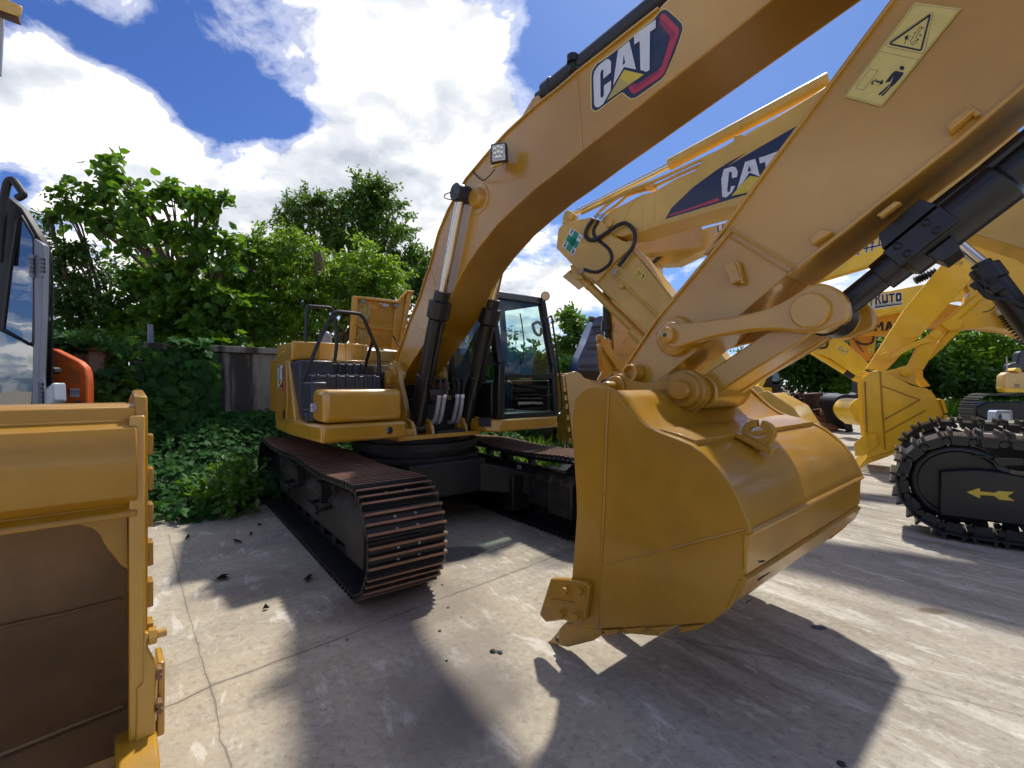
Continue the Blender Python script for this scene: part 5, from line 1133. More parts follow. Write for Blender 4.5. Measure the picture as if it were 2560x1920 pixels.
# grass tufts behind the excavator and along the far verge
def grass(name,label,pts,n,h,mat):
    P=[];A=[];N=[];S=[]
    for (x,y,rx,ry) in pts:
        k=n
        xx=x+(rng.random(k)-.5)*2*rx; yy=y+(rng.random(k)-.5)*2*ry
        for i in range(k):
            P.append((xx[i],yy[i],0)); a=rng.normal(size=3)*.35; A.append((a[0],a[1],1)); N.append((rng.normal(),rng.normal(),.1)); S.append(h*(.5+.9*rng.random()))
    o=leafmesh(name,P,A,N,S,'dia',mat,fold=.1,droop=.25); return tag(o,label,'grass',kind='stuff')
SHAPES['dia']=[(0,.0),(.02,.035),(.5,.03),(1,0)]
grass('grass','long green grass growing behind the right-hand track of the main excavator',[(1.3,10.6,1.3,.7),(-.2,9.9,1.2,.5),(2.9,11.4,.8,.6)],420,.42,LF_GRASS)
grass('verge_grass','bright green grass verge along the foot of the far trees',[(17+3.2*k,27.0-.25*k+.6*(k%2),2.4,1.4) for k in range(9)]+[(24+3*k,25.2-.2*k,2.0,.8) for k in range(5)],650,.75,LF_GRASS)
# ------------------------------------------------------------------ litter on the concrete
m,t,b=newmat('dry_leaf'); b.inputs['Base Color'].default_value=(.035,.024,.014,1); b.inputs['Roughness'].default_value=.8; DRY=m
m,t,b=newmat('stone'); n=t.noise(objc(t),40,3); t.put(b.inputs['Base Color'],t.ramp(n,[(.3,(.10,.10,.10)),(.7,(.26,.26,.25))])); b.inputs['Roughness'].default_value=.9; STONE=m
m,t,b=newmat('dark_stone'); b.inputs['Base Color'].default_value=(.03,.036,.04,1); b.inputs['Roughness'].default_value=.7; DSTONE=m
for q,s_,lb_ in (((590,275),.16,'long curled dead leaf on the sunlit concrete between the creeper and the shadow'),((345,256),.09,'small dead leaf lying nearest the creeper edge'),((515,460),.13,'crumpled dead leaf on bare sunlit concrete left of the shadow'),((945,460),.14,'dead leaf scrap in the shadow beside the near track'),((730,612),.05,'tiny dark leaf bit alone on the sunlit slab'),((697,192),.07,'dead leaf at the rear of the near track'),((655,240),.06,'curled leaf in the shade just behind the long dead leaf')):
    c=gnd(zF(*q)); g=MB(); rr=random.Random(int(q[0]))
    ax=rr.uniform(0,3.1)
    for k in range(3):
        a=ax+rr.uniform(-.7,.7); L=s_*rr.uniform(.5,1)*.6; w_=L*.28; dx_,dy_=math.cos(a),math.sin(a); ox,oy=rr.uniform(-.02,.02),rr.uniform(-.02,.02)
        pts=[(ox-dx_*L,oy-dy_*L,.01),(ox+dy_*w_,oy-dx_*w_,.03+rr.random()*.03),(ox+dx_*L,oy+dy_*L,.012),(ox-dy_*w_,oy+dx_*w_,.006)]
        g.add(pts,[[0,1,2],[0,2,3]])
    o=g.build('dead_leaf',DRY); o.location=(c[0],c[1],.002); tag(o,lb_,'leaf','dead leaves on the concrete')
def pebble(q,s_,mat,lb_,name='stone',flat_=.6):
    c=gnd(q); bm=bmesh.new(); s_*=.62; bmesh.ops.create_icosphere(bm,subdivisions=2,radius=s_)
    rr=random.Random(int(q[0]*7))
    for v in bm.verts: v.co*= .75+.5*rr.random(); v.co.z*=flat_
    me=bpy.data.meshes.new(name); bm.to_mesh(me); bm.free(); me.materials.append(mat); o=bpy.data.objects.new(name,me); col.objects.link(o); o.location=(c[0],c[1],s_*flat_*.5); tag(o,lb_,'stone','stones scattered on the concrete')
for q,s_,mt,lb_ in (((1650,602),.020,STONE,'pale pebble between the track and the bucket tooth'),((1608,720),.018,DSTONE,'dark pebble below the pale one'),((1620,488),.014,DSTONE,'small dark pebble right of the near track'),((1875,825),.030,DSTONE,'flat dark chip left of a matching one before the tooth'),((1912,830),.026,DSTONE,'flat dark chip nearest the bucket tooth'),((1642,870),.014,DSTONE,'dark crumb on the rough dark patch of concrete'),((1770,335),.02,DSTONE,'dark pebble on the oily patch beside the near track'),((1140,765),.02,STONE,'light pebble beside the long crack'),((1715,650),.010,DSTONE,'tiny dark crumb between the pebbles and the tooth')):
    pebble(zF(*q),s_,mt,lb_)
pebble((2105,1912),.03,DSTONE,'dark lump at the very bottom edge of the yard','stone',.35)
m,t,b=newmat('blue_plastic'); b.inputs['Base Color'].default_value=(.02,.05,.28,1); b.inputs['Roughness'].default_value=.3
c=gnd(zC(1790,608)); g=MB(); g.rings((0,0,0),(0,0,1),[(0,.035),(.08,.045),(.08,.04),(.01,.03)],16); o=g.build('cup',m); o.location=c; tag(o,'small blue plastic cup under the machine','cup')

# ------------------------------------------------------------------ other machines
def slab(fr,name,pts,y,th,mat,parent,bevel=.01,sm=0,closed=True,label=None):
    q=fr.YS(pts,y)
    if sm: q=smooth(q,sm,True)
    g=MB(); g.prism(q,y,y-th); return g.build(name,mat,parent,bevel=bevel,label=label)
def pinat(fr,name,p,y,r,h,mat,parent,n=24):
    c=fr.Y(p,y); g=MB(); g.rings((c[0],y-.02,c[2]),(0,1,0),[(0,r),(h+.02,r),(h+.026,r*.88)],n); return g.build(name,mat,parent,bevel=.002)
def ptube(fr,name,pts,y,r,mat,parent,n=10,sm=4):
    g=MB(); ys=y if hasattr(y,'__len__') else [y]*len(pts); g.tube([fr.Y(p,yy) for p,yy in zip(pts,ys)],r,n,sm); return g.build(name,mat,parent)
def pcyl(fr,name,a,b,y,r,mat,parent,n=22):
    g=MB(); g.cyl(fr.Y(a,y),fr.Y(b,y),r,r,n); return g.build(name,mat,parent,bevel=.003)
def upper(parent,off,rz=0.0,names=('deck_skirt','cab_deck','counterweight','engine_housing','tool_box','cab'),zs=None):
    for o in list(EX.children):
        if o.name.split('.')[0] in names:
            c=copy_tree(o,parent); c.location=off
            if 'label' in c: del c['label']

# ---- neighbour on the right: larger excavator whose boom crosses behind
M2=Fr(4.81,5.07,-130)
X2=root('excavator',M2,'larger excavator at the right edge, yellow arrow on its black track frame','excavator')
bt=zL.s((455,600),(520,440),(620,352),(760,285),(880,218),(945,188),(1060,160))+zE.s((760,160),(870,112))+zJ.s((0,935),(300,770),(650,560),(740,500))
bb=zL.s((2074,222),(1970,272),(1600,372),(1200,482),(985,553),(830,600),(740,628))
yb=-1.25
BT=M2.YS(bt,yb); BB=M2.YS(bb,yb); br=M2.YS([(2300,548),(2431,584),(2560,624)],yb)
poly=BT+[(.7,6.05),(.2,5.75),(-1.2,3.9),(-2.05,2.25),(-2.1,1.95),(-1.85,1.85),(-1.3,2.55)]+[br[2],br[1],br[0],(.95,4.28)]+BB
g=MB(); g.prism(poly,yb,yb-.6); b2=g.build('boom',YEL2,X2,bevel=.012)
g=MB(); g.sheet([(2.5,4.48-.03)]+BB[:-1],yb+.03,yb-.63,-.02); g.tube([M2.Y(zL(1070,165),yb),M2.Y(zL(1065,460),yb)],.012,6); g.tube([M2.Y(zL(940,190),yb),M2.Y(zL(935,580),yb)],.010,6); g.tube([M2.Y(z,yb) for z in zL.s((890,220),(800,340),(765,420),(775,470),(900,555))],.012,6,3); g.build('weld_seam',YEL2,b2)
pinat(M2,'pin',zL(600,490),yb,.085,.05,YEL2,b2); 
slab(M2,'stick_yoke',zL.s((45,750),(60,590),(70,545),(100,510),(170,478),(300,447),(405,425),(520,470),(590,560),(640,640),(790,690),(850,730),(790,770),(640,900),(470,1100),(300,1010),(120,822)),yb+.06,.06,YEL2,X2,.01)
st2=zL.s((60,760),(95,520),(400,430),(560,560),(800,720),(1000,970),(1250,1275))+[(1735,800),(1760,830)]+zD.s((660,330),(600,330))+zL.s((1000,1640),(480,1130),(300,1015),(120,825))
ST2=M2.YS(st2,yb); ST2[7:11]=[(2.45,1.75),(2.2,1.45),(2.35,1.2),(2.7,1.25)]
g=MB(); g.prism(ST2,yb,yb-.5); s2=g.build('stick',YEL2,X2,bevel=.01)
g=MB(); g.tube([M2.Y(zL(800,730),yb),M2.Y(zL(480,1115),yb)],.014,6); g.sheet(M2.YS(zL.s((1250,1275),(1000,955),(850,780)),yb),yb+.03,yb-.53,.02); g.sheet(M2.YS(zL.s((300,1010),(480,1130),(1000,1630)),yb),yb+.02,yb-.52,.02); g.build('flange',YEL2,s2,bevel=.004)
slab(M2,'cylinder_lug',zL.s((105,500),(110,430),(130,370),(160,352),(205,365),(260,420),(250,450)),yb-.10,.06,YEL2,X2,.008); pinat(M2,'pin',zL(200,425),yb-.08,.06,.04,YEL2,s2)
slab(M2,'cylinder_lug',zL.s((185,930),(215,920),(290,1000),(330,1070),(250,1075),(225,1050)),yb-.06,.06,YEL2,X2,.008)
bc2=pcyl(M2,'bucket_cylinder',zL(285,1040),zL(860,1600),yb-.2,.085,YEL2,X2); pcyl(M2,'gland',zK(790,340),zK(905,440),yb-.2,.115,YEL2,bc2); pcyl(M2,'collar',zL(370,1120),zL(400,1150),yb-.2,.098,YEL2,bc2)
pp=ptube(M2,'pipe',zL.s((620,1030),(700,1095),(760,1140),(1110,1460)),yb+.035,.024,YEL2,s2,8,0); 
g=MB(); c=Vector(M2.Y(zL(735,1140),yb)); g.box(c.x-.05,c.x+.05,c.y-.01,c.y+.08,c.z-.045,c.z+.045); g.build('pipe_clamp',YEL2,pp,bevel=.006)
hz=ptube(M2,'hose',zL.s((430,445),(375,520),(345,600),(370,652),(440,662),(560,592),(680,512),(760,490),(830,540),(862,620),(842,730),(770,830),(690,935)),yb+.11,.038,RUB,X2,10,5)
ptube(M2,'hose',zL.s((485,460),(435,550),(440,620),(500,680),(590,760),(620,850),(580,930),(480,992),(400,990),(330,970),(275,1012)),yb+.07,.032,RUB,X2,10,5)
for a,b_ in (((660,970),(640,1020)),((440,430),(490,385)),((490,440),(545,385)),((330,968),(280,1010))): pcyl(M2,'fitting',zL(*a),zL(*b_),yb+.09,.034,SILV,hz,10)
for k,(pts,dy) in enumerate(((zE.s((270,385),(345,315),(450,252),(560,215),(620,180),(730,130),(1000,5)),.0),(zE.s((300,390),(400,320),(470,262),(600,222),(760,145),(1010,30)),.06),(zE.s((180,375),(480,235),(640,170),(730,130)),-.2))):
    ptube(M2,'hydraulic_pipe',pts+([zJ(190,840),zJ(700,560)] if k<2 else []),yb-.06-dy,.032,YEL2,b2,8,3)
sc2=pcyl(M2,'stick_cylinder',zE(715,78),zJ(740,470),yb-.32,.11,YEL2,X2); pcyl(M2,'rod',zE(110,388),zE(730,75),yb-.32,.062,CHROME,sc2)
g=MB(); c=Vector(M2.Y(zE(590,205),yb-.05)); g.box(c.x-.08,c.x+.06,c.y-.2,c.y+.06,c.z-.05,c.z+.06); c=Vector(M2.Y(zJ(205,830),yb-.05)); g.box(c.x-.06,c.x+.06,c.y-.2,c.y+.06,c.z-.05,c.z+.06); g.build('pipe_clamp',YEL2,b2,bevel=.008)
ww=zE.s((690,410),(730,340),(860,215),(1000,112),(1090,55),(1190,0))+zJ.s((130,990),(350,860),(568,735),(740,640),(690,830),(560,960),(300,1100))+zE.s((1190,258))
decal('logo_decal',M2,yb,[(D_NAVY,[ww]),(D_RED,[zE.s((713,385),(1018,278),(1020,298),(718,391))]),
 (D_WHT,[zE.s((1100,88),(1122,95),(1132,120),(1128,152),(1098,160),(1096,122),(1080,122),(1068,240),(1084,245),(1092,210),(1118,205),(1098,245),(1062,278),(1038,272),(1033,165),(1048,105)),
         zE.s((1178,60),(1240,42),(1268,150),(1205,125),(1165,185),(1128,228)),zE.s((1262,35),(1300,24),(1500,-52),(1512,-15),(1400,20),(1352,180),(1315,192),(1300,60),(1268,70))]),
 (D_NAVY,[zE.s((1203,80),(1192,118),(1215,118))]),(D_YEL,[zE.s((1207,146),(1320,160),(1300,225),(1095,268),(1150,200))])],b2,toward=1,base=.003,step=.0015)
sq=zL.s((200,535),(320,620),(220,828),(105,730))
def lerp2(a,b,c): 
    A_,B_,C_,D_q=sq; return tuple((A_[k]*(1-b)+B_[k]*b)*(1-c)+(D_q[k]*(1-b)+C_[k]*b)*c for k in (0,1))
def quad(b0,b1,c0,c1): return [lerp2(0,b0,c0),lerp2(0,b1,c0),lerp2(0,b1,c1),lerp2(0,b0,c1)]
def strokes(segs,w):
    return [line(lerp2(0,*a),lerp2(0,*b_),w) for a,b_ in segs]
cj=[]
# the four characters of the safety sign, drawn as strokes, one in each corner
cj+=strokes([((.08,.07),(.15,.02)),((.15,.02),(.23,.09)),((.09,.12),(.22,.12)),((.09,.17),(.22,.17)),((.15,.08),(.15,.25)),((.07,.25),(.24,.25))],1.5)
cj+=strokes([((.74,.15),(.94,.15))],2.2)
cj+=strokes([((.06,.76),(.06,.72)),((.06,.74),(.26,.74)),((.16,.68),(.16,.73)),((.08,.84),(.26,.84)),((.15,.77),(.09,.94)),((.10,.88),(.24,.95)),((.22,.80),(.10,.96))],1.5)
cj+=strokes([((.74,.72),(.84,.68)),((.72,.76),(.93,.76)),((.76,.82),(.92,.82)),((.76,.88),(.92,.88)),((.84,.74),(.84,.97)),((.92,.82),(.92,.88)),((.84,.90),(.74,.96)),((.93,.90),(.92,.96))],1.5)
decal('safety_cross',M2,yb+.06,[(WHITE,[sq]),(D_GRN,[quad(.30,.70,.02,.98),quad(.02,.98,.34,.66)]),(D_BLK,cj)],X2,toward=1,base=.003,step=.0015)
yl=zL.s((905,940),(987,1045),(930,1112),(850,1000))
decal('warning_label',M2,yb,[(D_YEL,[yl]),(D_BLK,lines(zL,[((900,985),(885,1030)),((885,1030),(925,1020)),((925,1020),(900,985)),((905,1000),(903,1018))],1.2)+[zL.s((935,1030),(950,1020),(958,1045),(945,1052))]+lines(zL,[((920,1065),(935,1050)),((935,1050),(945,1060)),((925,1075),(920,1085))],1.0))],s2,toward=1,base=.003,step=.0015)
# boom cylinder of this machine (chrome rod and black barrel at the right)
yc=yb+.22
cy2=pcyl(M2,'boom_cylinder',zO(1700,440),(2720,1010),yc,.125,BLK,X2); pcyl(M2,'rod',zO(1330,120),zO(1700,430),yc,.07,CHROME,cy2)
c=Vector(M2.Y(zO(1800,420),yc+.08)); d_=(Vector(M2.Y((2720,1010),yc))-Vector(M2.Y(zO(1700,440),yc))).normalized(); n_=Vector((d_.z,0,-d_.x))
g=MB(); g.rings(Vector(M2.Y(zO(1660,400),yc)),d_,[(0,.10),(.06,.10),(.06,.15),(.26,.15),(.27,.13)],24)
for a,b_,hh in ((-.02,.32,.17),(.1,.22,.2)): g.extr([tuple(c+d_*a-n_*hh+Vector((0,-.03,0))),tuple(c+d_*b_-n_*hh+Vector((0,-.03,0))),tuple(c+d_*b_-n_*.05+Vector((0,-.03,0))),tuple(c+d_*a-n_*.05+Vector((0,-.03,0)))],(0,.10,0))
g.build('cylinder_head',BLK,cy2,bevel=.012)
g=MB(); g.tube([M2.Y(z,yc+.13) for z in zO.s((1640,650),(1680,700),(1750,760),(1850,770),(1960,790),(2115,860))],.03,8,4); g.tube([M2.Y(z,yc+.05) for z in zO.s((1680,540),(1850,640),(2115,820))],.025,8,3); g.extr([M2.Y(z,yc+.02) for z in zO.s((1545,510),(1640,455),(1700,520),(1600,560))],(0,.07,0)); g.extr([M2.Y(z,yc+.02) for z in zO.s((1540,640),(1640,570),(1760,700),(1600,690))],(0,.07,0)); g.build('bracket',BLK,cy2,bevel=.006)
# bucket of this machine, mostly hidden behind the big one
pb0=M2.Y(zK(1720,930),yb-.1)
tb_=pcyl(M2,'bucket',(1660,985),(1700,985),yb-.05,.10,YEL2,X2)
g=MB(); bx,bz=2.2,1.4
g.prism([(bx+.25,bz+.1),(bx-.15,bz+.2),(bx-.5,bz-.05),(bx-.75,bz-.5),(bx-.6,bz-1.0),(bx-.1,bz-1.2),(bx+.35,bz-1.3),(bx+.45,bz-.6)],yb+.35,yb+.28); g.prism([(bx-.15,bz+.16),(bx-.5,bz-.05),(bx-.75,bz-.5),(bx-.6,bz-1.0),(bx-.1,bz-1.2),(bx-.1,bz-1.16),(bx-.55,bz-.95),(bx-.70,bz-.5),(bx-.46,bz-.07)],yb+.3,yb-.9); g.rings((bx+.05,yb+.1,bz+.12),(0,1,0),[(0,.12),(.08,.12),(.09,.16),(.16,.16),(.17,.13)],24); g.build('bucket_shell',YEL2,tb_,bevel=.008)
# undercarriage with double-bar shoes
tr_pts=trackloop(0.0,-3.95,.60-.06,.60,.02,npas=2)
STEELB=paint('black_shoe_paint',(.011,.012,.014),.38,.12,.4,.25,(.12,.11,.10)); GRB=paint('worn_grouser',(.09,.085,.08),.5,0,.4,.8,(.28,.2,.12))
def track2(y0,y1,parent,cnt=48):
    g=MB(); sh,tot=resample(tr_pts,cnt); pit=tot/cnt
    for (x,z,tx,tz) in sh: add_shoe(g,x,z,tx,tz,pit,y0,y1,(-pit*.33,pit*.33),.06,gw=.022,bolts=False)
    yc_=(y0+y1)/2
    g.cm=0
    for (x,z,tx,tz) in sh:
        nx,nz=tz,-tx; P=lambda a,b:(x+tx*a+nx*b, z+tz*a+nz*b)
        for q0,q1 in ((y1-.16,y1-.11),(y0+.11,y0+.16)):
            g.prism([P(-.075,-.02),P(.075,-.02),P(.06,-.11),P(-.06,-.11)],q0,q1); g.rings((P(.10,-.07)[0],q0-.01,P(.10,-.07)[1]),(0,1,0),[(0,.032),(.07,.032)],10)
    return g.build('track',[STEELB,GRB],parent,ang=30)
for (y0,y1) in ((-.62,.0),(-3.2,-2.58)):
    to=track2(y0,y1,X2)
    g=MB(); yc_=(y0+y1)/2; g.rings((0,yc_-.12,.60),(0,1,0),[(0,.40),(.02,.43),(.22,.43),(.24,.40),(.24,.36),(.22,.35),(.22,.12),(.26,.10)],40); g.build('idler',BLK,X2,bevel=.005)
    fy=y1-.10
    g=MB(); pf=M2.YS(zQ.s((440,1000),(700,985),(870,1000),(1066,1040),(1066,1400),(640,1345),(440,1330)),fy) if y1==0.0 else [(-.25,.95),(-3.6,.95),(-3.6,.25),(-.25,.25)]
    if y1==0.0: pf=[pf[0],pf[1],pf[2],pf[3],(-3.6,.82),(-3.6,.22),(-.5,.24),pf[6]]
    g.prism(pf,fy,y0+.12); tfr=g.build('track_frame',BLK,X2,bevel=.02)
    g=MB(); 
    for k in range(7): g.rings((-.55-.5*k,yc_-.16,.24),(0,1,0),[(0,.10),(.32,.10)],18)
    for k in range(2): g.rings((-1.2-1.5*k,yc_-.1,.98),(0,1,0),[(0,.07),(.2,.07)],16)
    g.build('roller',BLKM,tfr)
    if y1==0.0:
        decal('arrow_decal',M2,fy,[(D_YEL,[zQ.s((642,1155),(738,1124),(742,1150),(848,1160),(880,1147),(993,1155),(942,1186),(998,1221),(884,1212),(846,1184),(742,1177),(740,1203))])],tfr,toward=1,base=.004)
        g=MB(); g.sheet(M2.YS(zQ.s((690,880),(780,890),(850,930),(890,990)),fy+.02),fy+.03,fy-.06,.02); g.prism(M2.YS(zQ.s((830,908),(1066,915),(1066,960),(880,965)),fy-.02),fy-.02,fy-.1); g.build('guard',BLK,tfr,bevel=.005)
g=MB(); g.box(-2.9,-1.0,-2.7,-.5,.5,.95); g.rings((-1.95,-1.6,.9),(0,0,1),[(0,.9),(.25,.9)],40); g.build('car_body',BLKM,X2,bevel=.02)
upper(X2,(-1.95,-1.6,.12))

# ---- machine behind with an upright stick: bucket with wear blocks
c=gnd((1410,1159)); M3=Fr(c[0],c[1],-81)
X3=root('excavator',M3,'excavator with an upright stick, its wear-block studded bucket right of the cab','excavator')
k3=zK.s((130,782),(180,752),(230,744),(280,765),(330,822),(400,855),(520,872),(900,900),(900,1700),(420,1990),(330,1960),(215,1640),(195,1380),(165,1080),(140,860))
b3=slab(M3,'bucket',k3,0,.05,YEL,X3,.008)
sp=M3.YS(zK.s((130,782),(140,860),(165,1080),(195,1380),(215,1640),(330,1960)),0)
g=MB(); g.sheet(sp,-.02,-1.25,-.04); g.sheet(M3.YS(zK.s((240,752),(330,812),(520,862),(900,890)),0),-.05,-1.2,.03); g.prism(M3.YS(k3,0),-1.2,-1.25); g.build('shell',YEL,b3)
for k in range(9):
    f_=k/8; 
    for row in (0,1):
        yy=-.12-.42*row if row==0 else -1.02
        i=min(len(sp)-2,int(f_*.62*(len(sp)-1))); u_=f_*.62*(len(sp)-1)-i; x=sp[i][0]*(1-u_)+sp[i+1][0]*u_; z=sp[i][1]*(1-u_)+sp[i+1][1]*u_
        g=MB(); g.box(x+.0,x+.06,yy-.10,yy+.10,z-.11,z-.0); g.build('wear_block',YEL,b3,bevel=.006)
s3=slab(M3,'stick',zK.s((592,150),(612,560),(640,750),(760,800),(1000,760),(1100,200),(900,-200),(600,-260)),-.38,.45,YEL,X3,.008)
g=MB(); g.sheet(M3.YS(zK.s((635,570),(780,582)),-.38),-.36,-.40,.012); c=Vector(M3.Y(zK(622,310),-.38)); g.box(c.x-.04,c.x+.04,-.38,-.33,c.z-.09,c.z+.09)
q=[M3.Y(z,-.37) for z in zK.s((705,460),(725,455),(745,415))]; g.tube(q,.02,6); g.build('lug',YEL,s3,bevel=.004)
slab(M3,'stick_foot',zK.s((480,470),(560,410),(585,440),(640,740),(590,770),(515,760)),-.45,.3,YEL,X3,.01)
lk3=slab(M3,'link_arm',zK.s((445,390),(475,375),(510,395),(560,470),(640,580),(720,680),(700,740),(660,740),(560,590),(490,490),(450,470),(438,430)),-.30,.06,YEL,X3,.012); pinat(M3,'pin',zK(475,440),-.30,.075,.04,YEL,lk3)
slab(M3,'bucket_ear',zK.s((480,780),(490,750),(540,735),(580,745),(590,780),(530,815),(470,850),(450,830)),-.4,.08,YEL,X3,.01)
g=MB(); 
for p in ((455,442),(475,430),(472,452)): c=M3.Y(zK(*p),-.25); g.rings((c[0],-.256,c[2]),(0,1,0),[(0,.018),(.004,.018)],10)
g.build('bolt_hole',D_BLK,lk3)
bc3=pcyl(M3,'bucket_cylinder',zK(548,-120),zK(548,250),-.6,.11,BLK,X3); pcyl(M3,'gland',zK(548,250),zK(548,345),-.6,.145,BLK,bc3); pcyl(M3,'rod',zK(548,340),zK(560,430),-.6,.07,BLK,bc3)
g=MB(); g.prism([(-.2,4.2),(-1.5,5.2),(-3.4,5.5),(-3.4,4.9),(-1.6,4.6),(-.6,3.9)],-.35,-.9); g.build('boom',YEL,X3,bevel=.01)
# ---- dark blue louvred hood with a curved exhaust
FC=lambda D:Fr(0,D,-90)
F12=FC(12.5); q=at(zK(380,500),12.5)
XL=root('loader',F12,'dark blue loader with a slanted louvred hood and a curved grey exhaust pipe','loader'); 
hoodp=zK.s((440,205),(470,195),(515,185),(530,750),(250,752),(243,700),(270,600),(330,470),(400,280))
hd_=slab(F12,'hood',hoodp,0,1.6,NAVYB:=paint('navy_hood',(.055,.115,.34),.4,.2,.2,.05,(.2,.2,.2)),XL,.03)
def bandp(y0,y1): 
    l=lambda y:243+(420-243)*(700-y)/(700-230)
    return zK.s((l(y0),y0),(l(y0)+ (505-l(y0))*.98,y0-25),(l(y1)+(512-l(y1))*.98,y1-25),(l(y1),y1))
for a,b_ in ((610,690),(480,590),(400,465),(330,385),(255,315)):
    slab(F12,'louvre_panel',bandp(a,b_),.03,.03,NAVYB,hd_,.012)
g=MB()
for k in range(9): 
    for j in range(2): g.poly([F12.Y(z,.034) for z in zK.s((272+20*k,688+14*j),(284+20*k,684+14*j),(283+20*k,694+14*j),(271+20*k,698+14*j))])
for k in range(5):
    for j in range(3): g.poly([F12.Y(z,.034) for z in zK.s((405+18*k,300+26*j),(418+18*k,296+26*j),(416+18*k,312+26*j),(403+18*k,316+26*j))]); g.poly([F12.Y(z,.034) for z in zK.s((352+20*k,500+14*j),(366+20*k,498+14*j),(365+20*k,508+14*j),(351+20*k,510+14*j))])
g.build('louvre_slot',D_BLK,hd_)
ptube(F12,'exhaust_pipe',zK.s((445,275),(430,250),(400,228),(365,220)),-.2,.085,paint('weathered_pipe',(.08,.11,.11),.6,0,.2,.3),XL)
slab(F12,'rear_weight',zK.s((240,735),(530,735),(530,850),(250,850)),.1,1.4,BLKM,XL,.04)
g=MB(); 
for xx in (-.6,-2.0): g.rings((xx,-1.5,.65),(0,1,0),[(0,.55),(.05,.65),(.5,.65),(.55,.5)],26)
g.build('wheel',BLKM,XL)

# ---- row of yellow machines behind, booms parallel
c=gnd(zI(765,880)); M7=Fr(c[0],c[1],-124)
X7=root('excavator',M7,'bright yellow excavator with a raised triangle welded on its bucket side','excavator')
k7=zI.s((805,275),(830,228),(870,196),(935,180),(985,194),(1060,238),(1150,288),(1250,312),(1290,330),(1335,392),(1362,450),(1368,480),(1350,545),(1160,680),(1000,750),(850,790),(840,700),(828,620),(818,500))
b7=slab(M7,'bucket',k7,0,.05,KOM,X7,.01)
shp=zI.s((985,205),(1060,248),(1150,296),(1245,318),(1290,338),(1330,398),(1357,455),(1362,480),(1345,540))
g=MB(); g.sheet(M7.YS(shp,0),-.02,-1.25,-.03); g.sheet(M7.YS(zI.s((1345,540),(1160,672),(1000,742),(850,782)),0),-.02,-1.25,-.03); g.prism(M7.YS(k7,0),-1.22,-1.27); g.build('shell',KOM,b7)
for k,(a,b_) in enumerate((((1345,385),(1372,478)),((1372,490),(1350,545)))):
    s_=M7.YS(zI.s(a,b_),0); g=MB(); g.sheet([(x-.03,z) for x,z in s_],.03,-1.28,-.04); g.build('wear_strip',KOM,b7,bevel=.006)
for k in range(5):
    s_=M7.YS(zI.s((1250,312),(1300,340),(1345,410)),0); g=MB(); g.sheet([(x-.01,z+.01) for x,z in smooth(s_,3)],-.2-.22*k,-.26-.22*k,-.02); g.build('wear_strip',KOM,b7)
g=MB()
for a,b_ in (((948,288),(1215,385)),((1215,385),(965,525)),((948,288),(955,490)),((970,615),(1255,458)),((940,185),(975,730)),((835,260),(850,610))): g.tube([M7.Y(zI(*a),0),M7.Y(zI(*b_),0)],.016,6)
g.build('weld_seam',paint('seam_yellow',(.42,.25,.012),.5,.1),b7)
sc7=slab(M7,'side_cutter',zI.s((838,622),(920,618),(928,690),(835,772),(768,775),(760,690)),.05,.05,KOM,b7,.006)
g=MB()
for p in ((845,632),(908,632),(855,672),(912,668),(858,718)): c=M7.Y(zI(*p),.05); g.bolt((c[0],.05,c[2]),(0,1,0),.025,.03)
g.build('bolt',KOM,sc7)
t7=M7.YS(zI.s((990,750),(850,775),(838,800),(765,878),(775,882),(860,830),(1000,780)),0)
for k in range(5):
    g=MB(); yy=-.05-.28*k; g.prism(t7,yy,yy-.10); g.build('tooth',KOM,b7,bevel=.008)
g=MB(); g.prism(M7.YS(zI.s((1340,560),(1160,690),(1000,755),(860,790),(1000,775),(1170,705)),0),.0,-1.27); g.build('cutting_edge',KOM,b7)
ys=-.42
s7=slab(M7,'stick',zG.s((845,1000),(875,955),(1110,590),(1430,205),(1480,165),(1600,300),(1560,400),(1210,785),(1100,890),(985,1012)),ys,.42,KOM,X7,.01)
g=MB(); g.tube([M7.Y(z,ys) for z in zG.s((1075,750),(1090,780),(1130,790),(1200,775))],.012,6,3); g.build('weld_seam',KOM,s7)
lk7=slab(M7,'link_arm',zG.s((955,905),(980,888),(1010,905),(1100,850),(1240,790),(1300,748),(1340,740),(1375,760),(1370,800),(1320,815),(1230,830),(1110,890),(1000,950),(960,935)),ys+.16,.07,KOM,X7,.012)
pinat(M7,'pin',zG(980,912),ys+.16,.07,.05,KOM,lk7); pinat(M7,'pin',zG(1325,768),ys+.16,.075,.06,KOM,lk7)
slab(M7,'power_link',zG.s((1140,985),(1210,840),(1320,810),(1345,830),(1240,1010),(1190,1010)),ys+.1,.4,KOM,X7,.012)
pe=slab(M7,'bucket_ear',zI.s((850,180),(985,185),(1050,170),(1110,150),(1180,165),(1195,215),(1190,260),(1225,300),(1060,240),(985,195)),ys+.2,.07,KOM,b7,.01)
pinat(M7,'pin',zI(1118,195),ys+.22,.085,.06,KOM,pe); pinat(M7,'pin',zI(835,215),ys+.22,.08,.05,KOM,pe)
g=MB(); g.prism(M7.YS(zI.s((1180,165),(1235,180),(1240,230),(1290,290),(1225,300),(1190,255)),ys-.3),ys-.3,ys-.38); g.build('bucket_ear',KOM,b7,bevel=.01)
bc7=slab(M7,'bucket_cylinder',zG.s((1290,745),(1385,670),(1560,520),(1640,460),(1680,500),(1600,570),(1500,660),(1360,790),(1310,800)),ys-.05,.28,KOM,X7,.05); 
slab(M7,'cylinder_head',zG.s((1365,690),(1430,650),(1520,660),(1500,720),(1420,740),(1390,720)),ys+.02,.3,KOM,bc7,.02)
yb7=ys+.02
